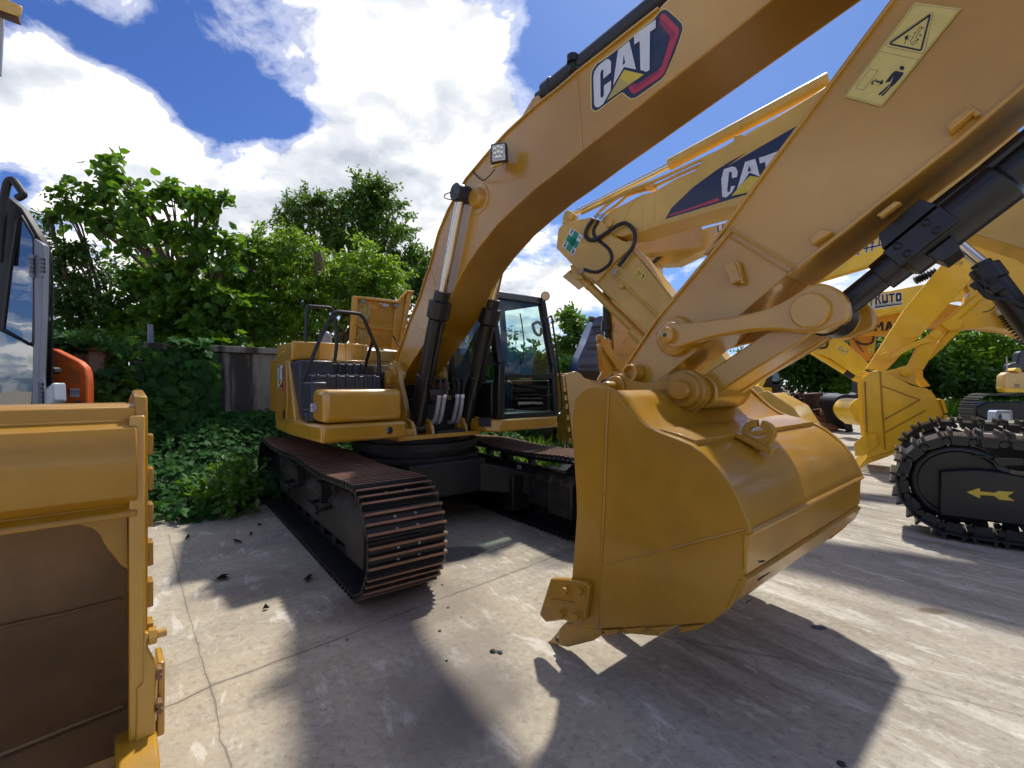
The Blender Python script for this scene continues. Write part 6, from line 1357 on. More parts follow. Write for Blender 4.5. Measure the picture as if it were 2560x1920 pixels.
arch=zG.s((1430,240),(1600,100),(1936,150),(2300,430),(2500,800),(2380,830),(2150,760),(1900,742),(1700,708),(1520,722),(1430,800),(1290,940),(1300,880),(1500,640),(1560,470))
b7m=slab(M7,'boom',arch,ys-.1,.45,KOM,X7,.015)
g=MB(); g.sheet(M7.YS(zG.s((1936,746),(1860,735),(1700,710),(1520,724)),ys-.1),ys-.08,ys-.56,.02); g.build('flange',KOM,b7m)
g=MB(); c=Vector(M7.Y(zG(1785,602),ys)); g.rings(c,(.2,1,-.1),[(-.12,.05),(-.03,.09),(.0,.095),(.01,.085)],20); l7=g.build('work_lamp',SILV,X7); 
g=MB(); g.rings(c+Vector((0,.012,0)),(.2,1,-.1),[(0,.07),(.004,.065)],18); g.build('lens',LENS,l7)
g=MB(); P_=[M7.Y(z,ys+.03) for z in zG.s((1800,620),(1850,690),(1940,790),(2040,900))]; pa_=[Vector(p) for p in P_]
for a,b_ in zip(pa_,pa_[1:]):
    n_=max(4,int((b_-a).length/.055))
    for k in range(n_): p0=a+(b_-a)*k/n_; g.rings(p0,(b_-a),[(0,.075),(.02,.105),(.04,.075)],14,caps=True)
g.build('bellows_hose',RUB,X7)
ptube(M7,'lamp_cable',zG.s((1785,590),(1765,545),(1740,565),(1700,600),(1650,608)),ys+.02,.01,RUB,l7,6,4)
g=MB(); P_=[M7.Y(z,ys-.2) for z in zG.s((1180,395),(1250,362),(1340,325))]; pa_=[Vector(p) for p in P_]
for a,b_ in zip(pa_,pa_[1:]):
    n_=max(4,int((b_-a).length/.05))
    for k in range(n_): p0=a+(b_-a)*k/n_; g.rings(p0,(b_-a),[(0,.06),(.018,.085),(.036,.06)],12)
g.build('bellows_hose',RUB,X7)
slq=zG.s((1460,240),(1520,262),(1510,290),(1440,275)); decal('warning_label',M7,ys,[(D_YEL,[slq]),(D_BLK,lines(zG,[((1450,275),(1460,250)),((1460,250),(1475,254)),((1482,265),(1496,268)),((1505,262),(1500,285)),((1498,268),(1514,270))],.9))],s7,toward=1,base=.003)
upper(X7,(-6.6,-.62,.05),names=('deck_skirt','cab_deck','counterweight','engine_housing','cab'))
for (y0,y1) in ((.95,1.5),(-1.5,-.95)):
    g=MB(); P_=[(x-4.6,z) for x,z in trackloop(0,-4.0,.5,.5,.02,n=14)]; g.prism(P_,y0-.62,y1-.62); g.build('track',BLKM,X7,bevel=.02)

def textmesh(s):
    cu=bpy.data.curves.new('t','FONT'); cu.body=s; o=bpy.data.objects.new('t',cu); col.objects.link(o); bpy.context.view_layer.update()
    me=bpy.data.meshes.new_from_object(o.evaluated_get(bpy.context.evaluated_depsgraph_get())); bpy.data.objects.remove(o); return me
FONT5={'O':[[(0,.15),(.15,0),(.85,0),(1,.15),(1,.85),(.85,1),(.15,1),(0,.85)]],'K':[[(0,0),(.32,0),(.32,1),(0,1)],[(.28,.5),(.68,0),(1.02,0),(.62,.48)],[(.45,.42),(.66,.36),(1.05,1),(.70,1)]],'U':[[(0,0),(.3,0),(.3,.72),(0,.85)],[(.7,0),(1,0),(1,.85),(.7,.72)],[(0,.7),(.3,.7),(.7,.7),(1,.7),(1,.88),(.85,1),(.15,1),(0,.88)]],
 'T':[[(0,0),(1,0),(1,.22),(0,.22)],[(.34,.2),(.66,.2),(.66,1),(.34,1)]],'M':[[(0,0),(.28,0),(.28,1),(0,1)],[(.72,0),(1,0),(1,1),(.72,1)],[(.1,0),(.32,0),(.58,.62),(.42,.62)],[(.68,0),(.9,0),(.58,.62),(.42,.62)]],'A':[[(.34,0),(.66,0),(.34,1),(0,1)],[(.34,0),(.66,0),(1,1),(.68,1)],[(.25,.6),(.75,.6),(.8,.8),(.2,.8)]],
 'S':[[(0,0),(1,0),(1,.2),(0,.2)],[(0,.1),(.3,.1),(.3,.5),(0,.5)],[(0,.4),(1,.4),(1,.6),(0,.6)],[(.7,.5),(1,.5),(1,.9),(.7,.9)],[(0,.8),(1,.8),(1,1),(0,1)]]}
def lay(word,q,gap=.14):
    """letters laid in the px quad q (tl,tr,br,bl); returns outline polys and counters"""
    n=len(word); out=[];cut=[]
    def mp(a,b): return tuple((q[0][k]*(1-a)+q[1][k]*a)*(1-b)+(q[3][k]*(1-a)+q[2][k]*a)*b for k in (0,1))
    for i,ch in enumerate(word):
        a0=(i+gap/2)/n; a1=(i+1-gap/2)/n
        for pl in FONT5[ch]: out.append([mp(a0+(a1-a0)*x,y) for x,y in pl])
        if ch=='O': cut.append([mp(a0+(a1-a0)*x,y) for x,y in ((.36,.3),(.64,.3),(.64,.7),(.36,.7))])
    return out,cut
def boom_only(lbl,D,poly,mat,th=.5,layers=None,hd=-124,ref=None,extra=None):
    c=at(ref,D); fr=Fr(c[0],c[1],hd); r_=root('excavator',fr,lbl,'excavator')
    b_=slab(fr,'boom',poly,0,th,mat,r_,.012)
    # carry the boom back down to a house and tracks outside the frame
    pts=fr.YS(poly,0); xm=min(p[0] for p in pts); zr=[p[1] for p in pts if p[0]<xm+.6]; zt,zb=max(zr),min(zr)
    def offs(x):
        for yy in (-1.8,1.5):
            w_=fr.wor(x,yy-th/2,0)
            if w_[1]>.3 and CX+w_[0]/w_[1]*F<2640: return True
        return False
    hx=xm-1.9
    while offs(hx) and hx>xm-14: hx-=.25
    g=MB(); g.prism([(xm+.05,zt-.02),(xm-(xm-hx)*.5,max(2.8,zt-.5)),(hx-1.2,2.1),(hx-1.3,1.8),(hx-.9,1.75),(xm-(xm-hx)*.45,max(2.2,zb-.3)),(xm+.05,zb+.02)],-.02,-th+.02); g.build('boom_base',mat,b_)
    if hx>xm-13:
        upper(r_,(hx-1.2,-th/2,.05),names=('deck_skirt','cab_deck','counterweight','engine_housing','cab'))
        for (y0,y1) in ((.95,1.5),(-1.5,-.95)):
            g=MB(); P_=[(x+hx-.5,z) for x,z in trackloop(0,-4.0,.5,.5,.02,n=14)]; g.prism(P_,y0-th/2,y1-th/2); g.build('track',BLKM,r_,bevel=.02)
    if layers: decal('lettering',fr,0,layers,b_,toward=1,base=.004,step=.002)
    return fr,r_,b_
# yellow boom with a large painted name above, under the main stick
ch=[]
def gl(o,w,segs): ch.extend([line(zG(o[0]+a[0]*w,o[1]+a[1]*w),zG(o[0]+b_[0]*w,o[1]+b_[1]*w),3.4) for a,b_ in segs])
gl((905,70),70,[((0,.15),(.9,-.05)),((.45,.05),(.42,1.1)),((-.1,1.25),(.95,1.0))])      # second sign
gl((835,120),62,[((.0,.35),(1.1,.1)),((-.15,.85),(1.15,.55)),((.35,-.05),(.15,1.25)),((.85,-.15),(.8,1.1))])
gl((1040,35),75,[((0,.2),(.95,-.02)),((-.1,.65),(1.05,.4)),((.3,-.15),(.35,.5)),((.65,-.2),(.68,.45)),((.45,.5),(.42,1.0)),((.4,.6),(0,.95)),((.5,.55),(1.0,.75)),((.15,-.1),(.22,.12)),((.9,-.25),(.8,0))])
gl((770,160),55,[((.0,.5),(.5,.95)),((.5,-.1),(.2,.9))])
halo=[offset(p,1.5) for p in ch]
f4,r4,b4=boom_only('yellow excavator whose boom carries painted characters, showing beneath the main stick','' or 15.0,zG.s((300,450),(540,180),(800,20),(1130,-60),(1500,-60),(1500,80),(1130,210),(850,290),(540,382),(420,440)),KOM,.55,[(WHITE,halo),(D_NAVY,ch)],ref=zG(700,300))
L_,C_=lay('KUTO',zG.s((902,492),(1092,472),(1094,532),(905,560))); O_,OC=lay('O',zG.s((848,500),(890,496),(890,566),(850,572)))
S_,_=lay('S',zG.s((800,506),(842,500),(844,574),(802,580)))
bd=[offset(p,1.6) for p in L_+O_+S_]
f5,r5,b5=boom_only('yellow excavator with a white-edged dark and teal company name on its boom',13.5,zG.s((560,600),(800,480),(1000,465),(1290,408),(1500,330),(1500,520),(1140,575),(870,648),(760,690),(600,760)),KOM,.5,
   [(WHITE,bd+[zG.s((842,560),(1096,530),(1096,560),(845,604))]),(D_BLK,L_+[zG.s((902,572),(1093,548),(1093,556),(904,583))]),(D_TEAL,O_+S_+[zG.s((902,566),(1093,541),(1093,545),(903,570))]),(WHITE,C_+OC),(D_BLK,lines(zG,[((850,590),(856,600)),((862,584),(858,600)),((868,585),(880,583)),((884,582),(884,597))],1.0))],ref=zG(1000,560))
K_,KC=lay('KOMA',zG.s((745,690),(1040,672),(1040,735),(760,752)),.05)
T_,_=lay('TSU',zG.s((1040,672),(1220,655),(1220,720),(1040,735)),.05)
f6,r6,b6=boom_only('orange-yellow excavator with bold plain dark lettering on its boom',15.5,zG.s((560,720),(870,648),(1140,598),(1400,540),(1400,700),(1000,770),(760,785),(600,830)),ORY,.5,[(D_BLK,K_+T_),(ORY,KC)],ref=zG(900,710))
g=MB(); P_=f6.YS(zG.s((870,640),(1130,590),(1130,602),(870,656)),.1); g.prism(P_,.1,-.2); g.build('pipe_cover',KOM,b6)
# orange stick and yellow stick hanging from them
o6=slab(f6,'stick',zG.s((720,770),(915,770),(905,880),(870,945),(840,945),(760,880),(740,850)),-.05,.4,ORA2:=paint('orange_stick_paint',(.72,.26,.02),.4,.35),r6,.01)
decal('warning_label',f6,-.05,[(D_YEL,[zG.s((858,835),(898,828),(896,890),(858,895))]),(D_BLK,lines(zG,[((865,858),(877,838)),((877,838),(890,856)),((890,856),(865,858)),((868,880),(890,878)),((884,872),(884,890))],.8))],o6,toward=1,base=.004)
g=MB(); g.tube([f6.Y(z,.02) for z in zG.s((780,805),(800,825),(850,832),(885,820),(897,790),(895,775))],.03,8,4); g.tube([f6.Y(z,.02) for z in zG.s((752,790),(775,820),(800,850),(820,880),(830,885))],.014,6,3); g.build('hose',RUB,o6)
f8=f5
s8=slab(f5,'stick',zG.s((455,872),(480,790),(520,770),(640,790),(700,815),(860,965),(850,1000),(815,1045),(790,1060),(600,930)),.3,.45,KOM,r5,.012)
g=MB(); g.tube([f5.Y(z,.3) for z in zG.s((610,850),(640,815),(680,815),(850,960))],.014,6); g.build('weld_seam',KOM,s8)
decal('warning_label',f5,.3,[(D_YELL,[zG.s((660,833),(735,875),(700,910),(640,862))]),(D_BLK,lines(zG,[((655,868),(672,845)),((672,845),(685,880)),((685,880),(655,868)),((692,880),(718,885)),((712,872),(715,895))],.9))],s8,toward=1,base=.005)
bc8=pcyl(f5,'bucket_cylinder',zG(470,878),zG(715,1028),.1,.10,KOM,r5); pcyl(f5,'boot',zG(705,1018),zG(765,1055),.1,.13,BLKM,bc8); slab(f5,'link_arm',zG.s((740,1055),(770,1050),(830,1075),(835,1095),(800,1100),(745,1080)),.2,.1,KOM,r5,.01)
ptube(f5,'hose',zG.s((495,850),(530,858),(570,850),(578,820),(570,800)),.35,.03,RUB,s8,8,4)
g=MB(); P_=[f5.Y(z,.14) for z in zG.s((500,880),(600,945),(700,1015))]; pa_=[Vector(p) for p in P_]
for a,b_ in zip(pa_,pa_[1:]):
    for k in range(9): p0=a+(b_-a)*k/9; g.rings(p0+Vector((0,0,.14)),(b_-a),[(0,.04),(.05,.06),(.1,.04)],8)
g.build('cable_guard',RUB,bc8)
# cream boom peeping out under the logo boom
f9,r9,b9=boom_only('pale cream excavator whose boom shows below the blue-logo boom','' or 11.5,zL.s((985,790),(1000,735),(1250,640),(1720,500),(2074,390),(2600,200),(2600,430),(1640,735),(1290,905),(1110,915),(1060,870)),CREAM,.5,[(D_GRB,[zL.s((1708,520),(1725,512),(1730,560),(1745,590),(1735,598),(1715,575)),zL.s((1765,500),(1782,495),(1772,560),(1755,585),(1745,580))]),(WHITE,[zL.s((1725,512),(1765,500),(1757,560),(1742,580),(1732,555))])],ref=zL(1400,700))
ptube(f9,'hose',zL.s((1190,680),(1180,740),(1140,810),(1070,880),(1050,900)),.06,.045,RUB,b9,8,4)
g=MB(); g.tube([f9.Y(z,0) for z in zL.s((1230,650),(1240,740),(1225,790),(1140,820))],.02,6,3); g.tube([f9.Y(z,0) for z in zL.s((1385,640),(1380,780))],.015,6); g.build('weld_seam',CREAM,b9)
slab(f9,'stick',zL.s((985,790),(1000,735),(1060,760),(1200,830),(1110,915),(1080,1300),(1010,1300)),-.1,.4,CREAM,r9,.01)

# ---- small far excavator at the right edge, seen over the near track
F17=FC(17.0); XF=root('excavator',F17,'small distant yellow excavator turned side on at the right edge before the trees','excavator')
slab(F17,'body',zI.s((1800,215),(1830,195),(2000,195),(2300,190),(2300,330),(1812,332),(1795,300)),0,.3,CREAM,XF,.06)
slab(F17,'bumper',zI.s((1795,300),(1820,305),(2300,305),(2300,338),(1810,336)),.05,.3,KOM,XF,.03)
cb=slab(F17,'cab',zI.s((1835,145),(1870,130),(1895,130),(1905,60),(1925,48),(2200,48),(2200,195),(1835,195)),-.2,.25,NAVY,XF,.05)
g=MB(); 
for k in range(4): g.poly([F17.Y(z,.006) for z in zI.s((1868,278+6*k),(1908,277+6*k),(1908,280+6*k),(1868,281+6*k))])
g.build('vent',D_BLK,XF)
slab(F17,'lamp_housing',zI.s((1865,185),(1885,165),(1912,165),(1925,195)),.1,.3,KOM,XF,.02)
pcyl(F17,'antenna',zI(1816,90),zI(1820,200),-.1,.02,SILV,XF,6)
slab(F17,'track_frame',zI.s((1600,440),(1700,400),(2300,395),(2300,520),(1700,530),(1620,500)),-.1,.4,BLKM,XF,.05)
c0_=F17.Y(zI(1650,460),0); tr_pts=trackloop(c0_[0]-.35,c0_[0]-4.2,.62,c0_[2]-.05,.02,n=80)
g=MB(); sh,tot=resample(tr_pts,50)
for (x,z,tx,tz) in sh: add_shoe(g,x,z,tx,tz,tot/50,-.6,.0,(-.05,.05),.05,gw=.02,bolts=False)
g.build('track',[STEELB,GRB],XF,ang=30)
F15=FC(14.0); st_=MB(); q_=F15.YS(zI.s((1740,535),(1742,470),(1755,460),(1855,460),(1862,525),(1845,525),(1840,490),(1830,482),(1775,484),(1762,495),(1760,530)),0); st_.prism(q_,0,-.25); o=st_.build('bracket',paint('pale_blue_paint',(.42,.52,.72),.4,.3),None,bevel=.01); o.location=F15.o; o.rotation_euler=(0,0,F15.rot); tag(o,'pale blue metal bracket standing above the near track at the right edge','bracket')

# ---- scrap heap and the machine behind it
F16=FC(16.5)
XY=root('excavator',F16,'yellow excavator with dark glass cab half hidden left of the scrap heap','excavator')
slab(F16,'body',zP.s((60,480),(190,470),(350,470),(375,650),(560,680),(605,735),(540,795),(180,795),(60,790)),-.8,2.0,KOM,XY,.05)
cbY=slab(F16,'cab',zP.s((200,470),(280,310),(310,200),(450,180),(480,250),(540,640),(370,640),(350,470)),-.9,1.7,BLK,XY,.04)
g=MB(); g.poly([F16.Y(z,-.89) for z in zP.s((350,240),(445,215),(495,400),(360,420))]); g.build('window',GLASSD,cbY)
g=MB(); 
for a,b_ in (((435,430),(610,440)),((430,540),(600,545)),((435,430),(440,640)),((530,490),(535,640)),((600,440),(610,640))): g.tube([F16.Y(zP(*a),-.6),F16.Y(zP(*b_),-.6)],.02,6)
g.build('guard_rail',BLK,XY)
slab(F16,'boom',zP.s((60,700),(60,480),(140,400),(230,260),(300,230),(190,480),(150,560)),-.9,.5,KOM,XY,.03)
tr_pts=[(x,z) for x,z in trackloop(F16.Y(zP(880,1100),-1)[0],F16.Y(zP(-100,1100),-1)[0],.47,.5,.03,n=60)]
for yy in (-1.6,-3.4):
    g=MB(); sh,tot=resample(tr_pts,30)
    for (x,z,tx,tz) in sh: add_shoe(g,x,z,tx,tz,tot/30,yy,yy+.6,(-.07,.07),.05,gw=.025,bolts=False)
    g.build('track',[STEEL,RUST],XY,ang=30)
slab(F16,'track_frame',zP.s((300,1010),(820,1000),(930,1100),(930,1180),(300,1180)),-1.2,.3,BLKM,XY,.03)
def scrap(name,lbl,cat,pts,D,th,mat,bev=.03,grp=None):
    fr=FC(D); o=slab(fr,name,pts,0,th,mat,None,bev); o.location=fr.o; o.rotation_euler=(0,0,fr.rot); return tag(o,lbl,cat,grp)
XB=root('scrap_bucket',FC(18),'rusty old excavator bucket with two ring lugs on the scrap heap','bucket')
F18=FC(18); slab(F18,'shell',zP.s((440,800),(560,690),(640,680),(700,740),(830,940),(480,960)),0,1.2,RUSTD,XB,.03); slab(F18,'back',zP.s((700,740),(890,730),(1000,860),(1170,1000),(1000,1060),(830,940)),-.2,.5,RUSTD,XB,.03)
for u,v in ((720,645),(840,640)):
    c=F18.Y(zP(u,v),-.1); g=MB(); 
    for a in range(20):
        a0,a1=R(18*a),R(18*(a+1)); g.prism([(c[0]+.17*math.cos(a0),c[2]+.17*math.sin(a0)),(c[0]+.17*math.cos(a1),c[2]+.17*math.sin(a1)),(c[0]+.07*math.cos(a1),c[2]+.07*math.sin(a1)),(c[0]+.07*math.cos(a0),c[2]+.07*math.sin(a0))],-.1,-.2)
    g.prism(F18.YS(zP.s((u-40,v+40),(u+40,v+40),(u+50,v+120),(u-50,v+120)),-.1),-.1,-.2); g.build('ring_lug',RUSTD,XB)
for k in range(11):
    x=905+30*k; scrap('track_plate','upright rusty track plate leaning in the row behind the scrap bucket','track plate',zP.s((x,590-2*k),(x+20,586-2*k),(x+55,850),(x+32,855)),18.6,.5,RUSTD,.01,'row of rusty track plates standing on edge')
for k in range(6):
    x=1225+34*k; scrap('track_plate','upright rusty track plate in the lower row left of the black bucket','track plate',zP.s((x,670),(x+24,668),(x+34,880),(x+8,885)),19,.5,RUSTD,.01,'lower row of rusty track plates')
scrap('steel_frame','rusty steel frame lying under the row of track plates','scrap metal',zP.s((1060,860),(1250,830),(1260,1000),(1350,940),(1360,1060),(1100,1060)),18.2,.4,RUSTD)
scrap('steel_beam','long rusty beam sloping down across the scrap heap','scrap metal',zP.s((890,740),(1010,860),(1180,1000),(1400,1110),(1370,1125),(1140,1030),(950,880),(860,760)),17.6,.3,RUST)
for k,(a,b_) in enumerate((((1170,1115),(1600,1150)),((1180,1145),(1560,1165)),((1170,1180),(1480,1175)),((1180,1200),(1420,1195)))):
    fr=FC(17.2-.1*k); g=MB(); g.tube([fr.Y(zP(*a),0),fr.Y(zP((a[0]+b_[0])/2,(a[1]+b_[1])/2-6),0),fr.Y(zP(*b_),0)],.07,6,3); o=g.build('rusty_bar',RUST); o.location=fr.o; o.rotation_euler=(0,0,fr.rot); tag(o,('topmost and longest rusty bar right of the blue box','second rusty bar down in the pile right of the blue box','third rusty bar down in the pile right of the blue box','lowest and shortest rusty bar right of the blue box')[k],'scrap bar')
scrap('drum','rusty round drum end behind the black bucket','drum',smooth(zP.s((1430,850),(1480,870),(1560,1010),(1590,1130),(1420,1130),(1380,1000)),3,True),17.4,.8,RUST)
scrap('blue_box','blue steel box on the ground beside the rusty tracks','box',zP.s((1030,1055),(1060,1045),(1160,1050),(1165,1280),(1060,1270)),16.2,.5,paint('faded_blue',(.10,.22,.42),.6,.0,.2,.4),.02)
scrap('wedge','dark yellow steel wedge lying in front of the blue box','scrap metal',zP.s((1140,1275),(1290,1265),(1350,1330),(1240,1360),(1180,1330)),15.6,.5,paint('dirty_yellow',(.22,.16,.06),.7,0,.3,.6),.02)
BKB=root('excavator_bucket',FC(16.6),'black toothed bucket hanging beside the yellow bucket, teeth just above the ground','bucket'); FB=FC(16.6)
slab(FB,'side_plate',smooth(zP.s((1440,720),(1480,640),(1600,595),(1720,600),(1880,640),(1880,900),(1690,960),(1740,1130),(1735,1200),(1620,1200),(1560,1020),(1470,860)),2,True),0,.9,BLKM,BKB,.03)
for k in range(5): slab(FB,'tooth',zP.s((1630+26*k,1190),(1648+26*k,1190),(1646+26*k,1260-6*k),(1636+26*k,1265-6*k)),-.05*k,.06,BLKM,BKB,.006)
slab(FB,'stick',zP.s((1760,610),(1850,560),(1880,300),(1990,300),(1990,700)),-.1,.4,BLKM,BKB,.02)
FD=FC(14.5); YD=root('excavator_bucket',FD,'round-backed yellow bucket just behind the triangle-marked bucket','bucket')
slab(FD,'side_plate',smooth(zP.s((1690,880),(1720,760),(1790,690),(1880,660),(1960,700),(1960,1120),(1880,1110),(1760,1020)),3,True),0,.06,KOM,YD,.01); slab(FD,'shell',smooth(zP.s((1700,880),(1735,770),(1800,705),(1880,675),(1950,710),(1950,1110),(1880,1100),(1770,1010)),3,True),-.05,.8,KOM,YD,.01)
g=MB(); g.tube([FD.Y(z,.0) for z in zP.s((1790,880),(1810,790),(1880,750))],.015,6,3); g.tube([FD.Y(z,.0) for z in zP.s((1785,885),(1890,890))],.012,6); g.build('weld_seam',KOM,YD)
scrap('white_shed','small white flat-roofed cabin beyond the scrap heap','cabin',zP.s((1360,580),(1500,572),(1540,600),(1540,660),(1365,660)),24,2.0,WHITE,.02)
FBd=FC(34); BD=root('office_building',FBd,'small white building far off beside the round green tree','building'); slab(FBd,'wall',zN.s((1440,690),(1535,690),(1545,700),(1545,1000),(1440,1000)),0,5,WHITE,BD,.05)
for j in range(3): slab(FBd,'window',zN.s((1450,705+50*j),(1525,705+50*j),(1525,730+50*j),(1450,730+50*j)),.05,.06,GLASSD,BD,.01)

# ------------------------------------------------------------------ left foreground bucket
M0=Fr(-1.62,2.02,41.2)
XK=root('excavator_bucket',M0,'yellow bucket cut off by the left edge, its dark mouth facing the camera','bucket')
X0=lambda p,x=0.0: M0.X(p,x)
ly=-3.0
zt=X0(zH(300,95))[2]; ztb=X0(zH(300,180),.02)[2]; zlb=X0(zH(300,590),.0)[2]
edge=[X0(p) for p in zH.s((592,68),(622,70),(628,160),(628,300),(622,1000),(612,1560),(575,1560),(560,1200),(566,900),(560,620),(552,540),(540,170),(565,150))]
# side plate: deep in x, thin in y
zb=-.02
ypl=X0(zH(600,600))[1]
prof=[(.0,zt+.035),(.02,zt-.1),(.03,1.1),(.0,.7),(-.02,.4),(.0,.10),(-.3,.03),(-.85,.15),(-1.15,.5),(-1.2,.95),(-1.0,1.4),(-.55,zt+.02),(-.25,zt+.06)]
g=MB(); g.prism(prof,ypl-.012,ypl+.03); kb=g.build('side_plate',YELD,XK,bevel=.008)
g=MB(); 
ztt=X0(zH(590,135))[2]
for a,b_,w0,w1 in ((ztt,.10,.034,.036),): g.hexa([(.0,ypl-w1,b_),(.035,ypl-w1,b_),(.035,ypl+w1*.6,b_),(.0,ypl+w1*.6,b_)],[(.0,ypl-w0,a),(.035,ypl-w0,a),(.035,ypl+w0*.6,a),(.0,ypl+w0*.6,a)])
g.build('edge_bar',YEL,kb,bevel=.008)
g=MB(); g.prism(prof,ly,ly+.06); g.build('side_plate',YELD,XK,bevel=.008)
# top flange and rolled panel
pf=[(-.30,zt),(-.02,zt),(.0,zt-.012),(.0,ztb+.01),(.05,ztb-.02),(.085,ztb-.10),(.09,ztb-.20),(.07,ztb-.30),(.03,zlb+.05),(.01,zlb+.035),(.045,zlb+.01),(.045,zlb-.012),(-.08,zlb-.012),(-.08,zt-.05),(-.30,zt-.05)]
g=MB(); g.prism(pf,ly+.06,ypl-.008); g.build('top_beam',YELD,XK,bevel=.006)
g=MB(); q=[X0(p,-.03) for p in zH.s((270,602),(330,606),(400,625),(430,650),(455,700),(520,780),(556,805),(552,560),(300,590))]; g.extr(q,(-.03,0,0)); g.build('gusset',YELD,XK,bevel=.004)
inn=[(-.30,zt-.03),(-.60,zt-.06),(-.98,1.36),(-1.15,.95),(-1.10,.5),(-.82,.2),(-.3,.08),(.05,.12)]
DARKIN=paint('bucket_inside',(.36,.205,.085),.6,.05,.3,.5,(.22,.16,.11))
g=MB(); g.sheet(smooth(inn,4),ly+.03,ypl+.005,-.03); g.build('shell',DARKIN,XK)
g=MB()
for zz,xx in ((.42,-1.04),(1.0,-1.13)): 
    P_=[(xx+random.uniform(-.004,.004),ly+.1+(ypl-ly-.14)*k/14,zz+random.uniform(-.006,.006)) for k in range(15)]; g.tube(P_,.012,6)
P_=[(-.42+.25*k/12,ypl-.04-(2.2)*k/12*1.0,.12-.02*k/12+random.uniform(-.003,.003)) for k in range(13)]; g.tube(P_,.01,6)
g.build('weld_seam',DARKIN,XK)
g=MB(); g.prism([(.02,.16),(.10,.10),(.06,.06),(-.12,.07)],ly+.05,ypl-.008); g.build('cutting_edge',YELD,XK,bevel=.006)
for k in range(3):
    yy=ypl-.62-.75*k; g=MB(); g.prism([(-.25,.13),(.0,.19),(.18,.13),(.34,.02),(.12,.03),(-.02,.05)],yy-.06,yy+.06); g.build('tooth',YELD,XK,bevel=.012)
# wear blocks on the outside of the side plate
for a,b_ in ((218,305),(363,457),(518,617),(683,785),(852,963),(1030,1075)):
    p0=M0.Y(zH(640,a),ypl+.05) if False else X0(zH(645,a),-.03); p1=X0(zH(645,b_),-.03); z0_,z1_=p1[2],p0[2]
    g=MB(); g.box(-.10,-.02,ypl+.028,ypl+.052,z0_,z1_); g.build('wear_block',YELD,XK,bevel=.005)
# side cutter with bolt and tooth at the lower right corner
yo=ypl+.03
sc0=[X0(p,.05) for p in zH.s((622,1078),(645,1075),(640,1140),(660,1180),(680,1210),(682,1240),(675,1300),(668,1700),(600,1700),(585,1560),(590,1320),(618,1298))]
g=MB(); g.extr(sc0,(-.04,0,0)); s0=g.build('side_cutter',YEL,XK,bevel=.008)
g=MB(); q=[X0(p,.0) for p in zH.s((684,1205),(714,1200),(712,1515),(676,1530))]; g.extr(q,(-.16,0,0)); g.build('cutter_blade',YEL,s0,bevel=.006)
c=Vector(X0(zH(640,1092),.02)); g=MB(); g.rings(c,(0,1,0),[(0,.036),(.03,.036)],6); g.rings(c+Vector((0,.03,0)),(0,1,0),[(0,.018),(.035,.018)],12); g.build('bolt',YEL,s0,bevel=.003)
g=MB()
for p in ((683,1222),(683,1245),(684,1365),(684,1390)): g.rings(X0(zH(*p),.01),(1,0,0),[(0,.012),(.05,.012)],10)
g.build('bolt',RUST,s0)
g=MB(); g.prism([(-.1,.18),(.06,.20),(.16,.16),(.34,.0),(.16,.0),(-.06,.05)],ypl-.08,ypl+.06); g.build('corner_tooth',YEL,XK,bevel=.012)

# ------------------------------------------------------------------ orange excavator with a grey cab at the left
FO=FC(5.6); XO=root('excavator',FO,'orange excavator with a grey-framed glass cab at the left edge beyond the yellow bucket','excavator')
ob=slab(FO,'body',zT.s((150,1185),(328,1185),(350,1195),(430,1235),(490,1265),(525,1300),(540,1340),(545,1400),(545,1640),(150,1640)),-.9,.12,ORA,XO,.02)
g=MB(); g.poly([FO.Y(z,-.895) for z in zT.s((430,1290),(505,1335),(505,1410),(432,1390))]); g.build('vent',paint('orange_grille',(.42,.10,.02),.6,0,.2,.3),ob)
slab(FO,'corner_trim',zT.s((515,1290),(532,1310),(545,1370),(545,1640),(530,1640),(530,1370)),-.86,.06,ORA,ob,.02)
lg_=[zT.s((440,1435),(500,1438),(500,1490),(440,1485))]
strk=[]
for k in range(5):
    x=443+11.5*k
    strk+=lines(zT,[((x,1444),(x+9,1444)),((x,1455),(x+9,1456)),((x,1468),(x+9,1469)),((x+4,1440),(x+4,1482)),((x+8,1444),(x+8,1470)),((x+1,1480),(x+8,1476))],.9)
decal('sticker',FO,-.9,[(WHITE,lg_),(D_NAVY,strk+[zT.s((428,1440),(437,1445),(440,1470),(432,1478),(428,1460))])],ob,toward=1,base=.004,step=.002)
g=MB()
for p in ((470,1515),(490,1518),(505,1520)): g.poly([FO.Y(z,-.893) for z in zT.s((p[0]-6,p[1]-4),(p[0]+5,p[1]-6),(p[0]+6,p[1]+18),(p[0]-5,p[1]+16))])
g.build('paint_chip_or_gap',D_GRB,ob)
g=MB(); c=FO.Y(zT(388,1480),-.88); g.tube([FO.Y(z,-.86) for z in zT.s((380,1450),(398,1455),(395,1510),(378,1505))],.015,6); g.build('handle',ORA,ob)
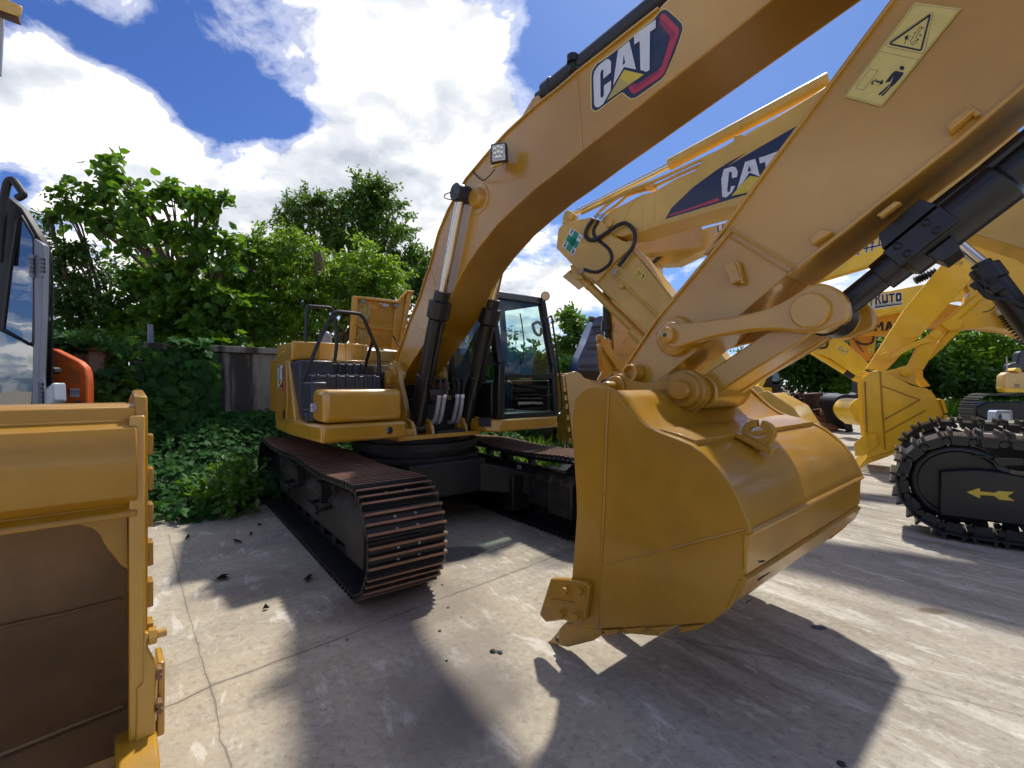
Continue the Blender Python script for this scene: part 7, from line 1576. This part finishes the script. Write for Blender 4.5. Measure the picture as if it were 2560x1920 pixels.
# cab: dark glass side with frames
cbn=slab(FO,'cab',zT.s((-260,300),(-40,210),(40,225),(75,255),(130,300),(215,440),(262,520),(268,620),(240,1350),(235,1700),(-260,1700)),-.35,.12,BLKM,XO,.02)
g=MB(); g.poly([FO.Y(z,-.34) for z in zT.s((110,375),(135,355),(205,480),(212,520),(200,1140),(185,1150),(30,1060),(22,1040),(60,700))]); g.build('door_window',GLASSD,cbn)
g=MB(); g.poly([FO.Y(z,-.34) for z in zT.s((-200,1080),(0,1075),(215,1180),(195,1560),(-200,1560))]); g.build('lower_panel_glass',GLASSD,cbn)
g=MB(); g.tube([FO.Y(z,-.33) for z in zT.s((105,380),(135,352),(208,478),(215,520),(215,1165),(185,1160),(20,1065),(18,1040),(60,690),(105,380))],.016,6); g.build('window_seal',BLK,cbn)
slab(FO,'door_pillar',zT.s((213,490),(268,530),(262,900),(245,1340),(250,1700),(195,1700),(205,1180),(215,1150)),-.31,.09,GREY,cbn,.01)
for y0 in ((605,740),):
    for x0 in (190,258):
        g=MB()
        for k in range(5): a=FO.Y(zT(x0,615+25*k),-.29); g.cyl((a[0]-.03,-.28,a[2]-.045),(a[0]-.03,-.28,a[2]+.04),.026,.026,10)
        g.build('hinge',GREY,cbn)
g=MB()
for k in range(6): a=FO.Y(zT(248,1395+27*k),-.27); g.cyl((a[0]-.03,-.26,a[2]-.05),(a[0]-.03,-.26,a[2]+.045),.026,.026,10)
g.build('hinge',GREY,cbn)
g=MB(); g.poly([FO.Y(z,-.55) for z in zT.s((265,520),(318,585),(330,760),(325,1420),(250,1420))]); g.build('rear_window',GLASSD,cbn)
g=MB(); g.tube([FO.Y(z,-.54) for z in zT.s((262,515),(320,590),(330,760),(326,1420))],.012,6); g.build('window_seal',BLK,cbn)
ptube(FO,'grab_rail',zT.s((-10,640),(20,300),(35,190),(50,140),(72,125),(95,140),(140,205),(142,222),(110,240)),-.25,.042,BLKM,XO,10,4)
slab(FO,'step_cover',zT.s((235,1460),(300,1420),(325,1395),(332,1520),(300,1550),(240,1550)),-.28,.2,paint('pale_grey_plastic',(.42,.48,.55),.4,.2,.1,.2),XO,.03)
slab(FO,'latch',zT.s((325,1300),(340,1310),(345,1335),(325,1345)),-.6,.1,BLKM,ob,.006)
g=MB(); g.box(0,0.001,0,.001,0,.001) if False else None
slab(FO,'deck',zT.s((-300,1560),(400,1560),(400,1720),(-300,1720)),-.3,.3,BLKM,XO,.03)
P_=[(x,z) for x,z in trackloop(FO.Y(zT(250,1700),-.5)[0],FO.Y(zT(-600,1700),-.5)[0],.45,.45,.02,n=14)]
for yy in (-.3,):
    g=MB(); g.prism(P_,yy,yy-.5); g.build('track',BLKM,XO,bevel=.02)
# boom end with its cylinder rod in the top left corner
FT_=FC(6.5); XT=root('boom_end',FT_,'end of a yellow-brown boom with a grey cylinder rod in the top left corner','boom')
zU=zf(0,0,13.82)
slab(FT_,'boom',zU.s((-1500,-700),(250,-20),(680,170),(695,240),(620,540),(400,470),(0,330),(-1500,-150)),0,.04,YEL2,XT,.008)
slab(FT_,'boom_underside',zU.s((-1500,-150),(0,335),(400,475),(615,545),(655,800),(560,790),(360,720),(0,580),(-1500,100)),-.045,.04,RUSTD,XT,.008)  # underside drawn as a flat slab, much darker brown than the boom face
pcyl(FT_,'rod',zU(50,590),zU(-60,2600),-.2,.035,SILV,XT)
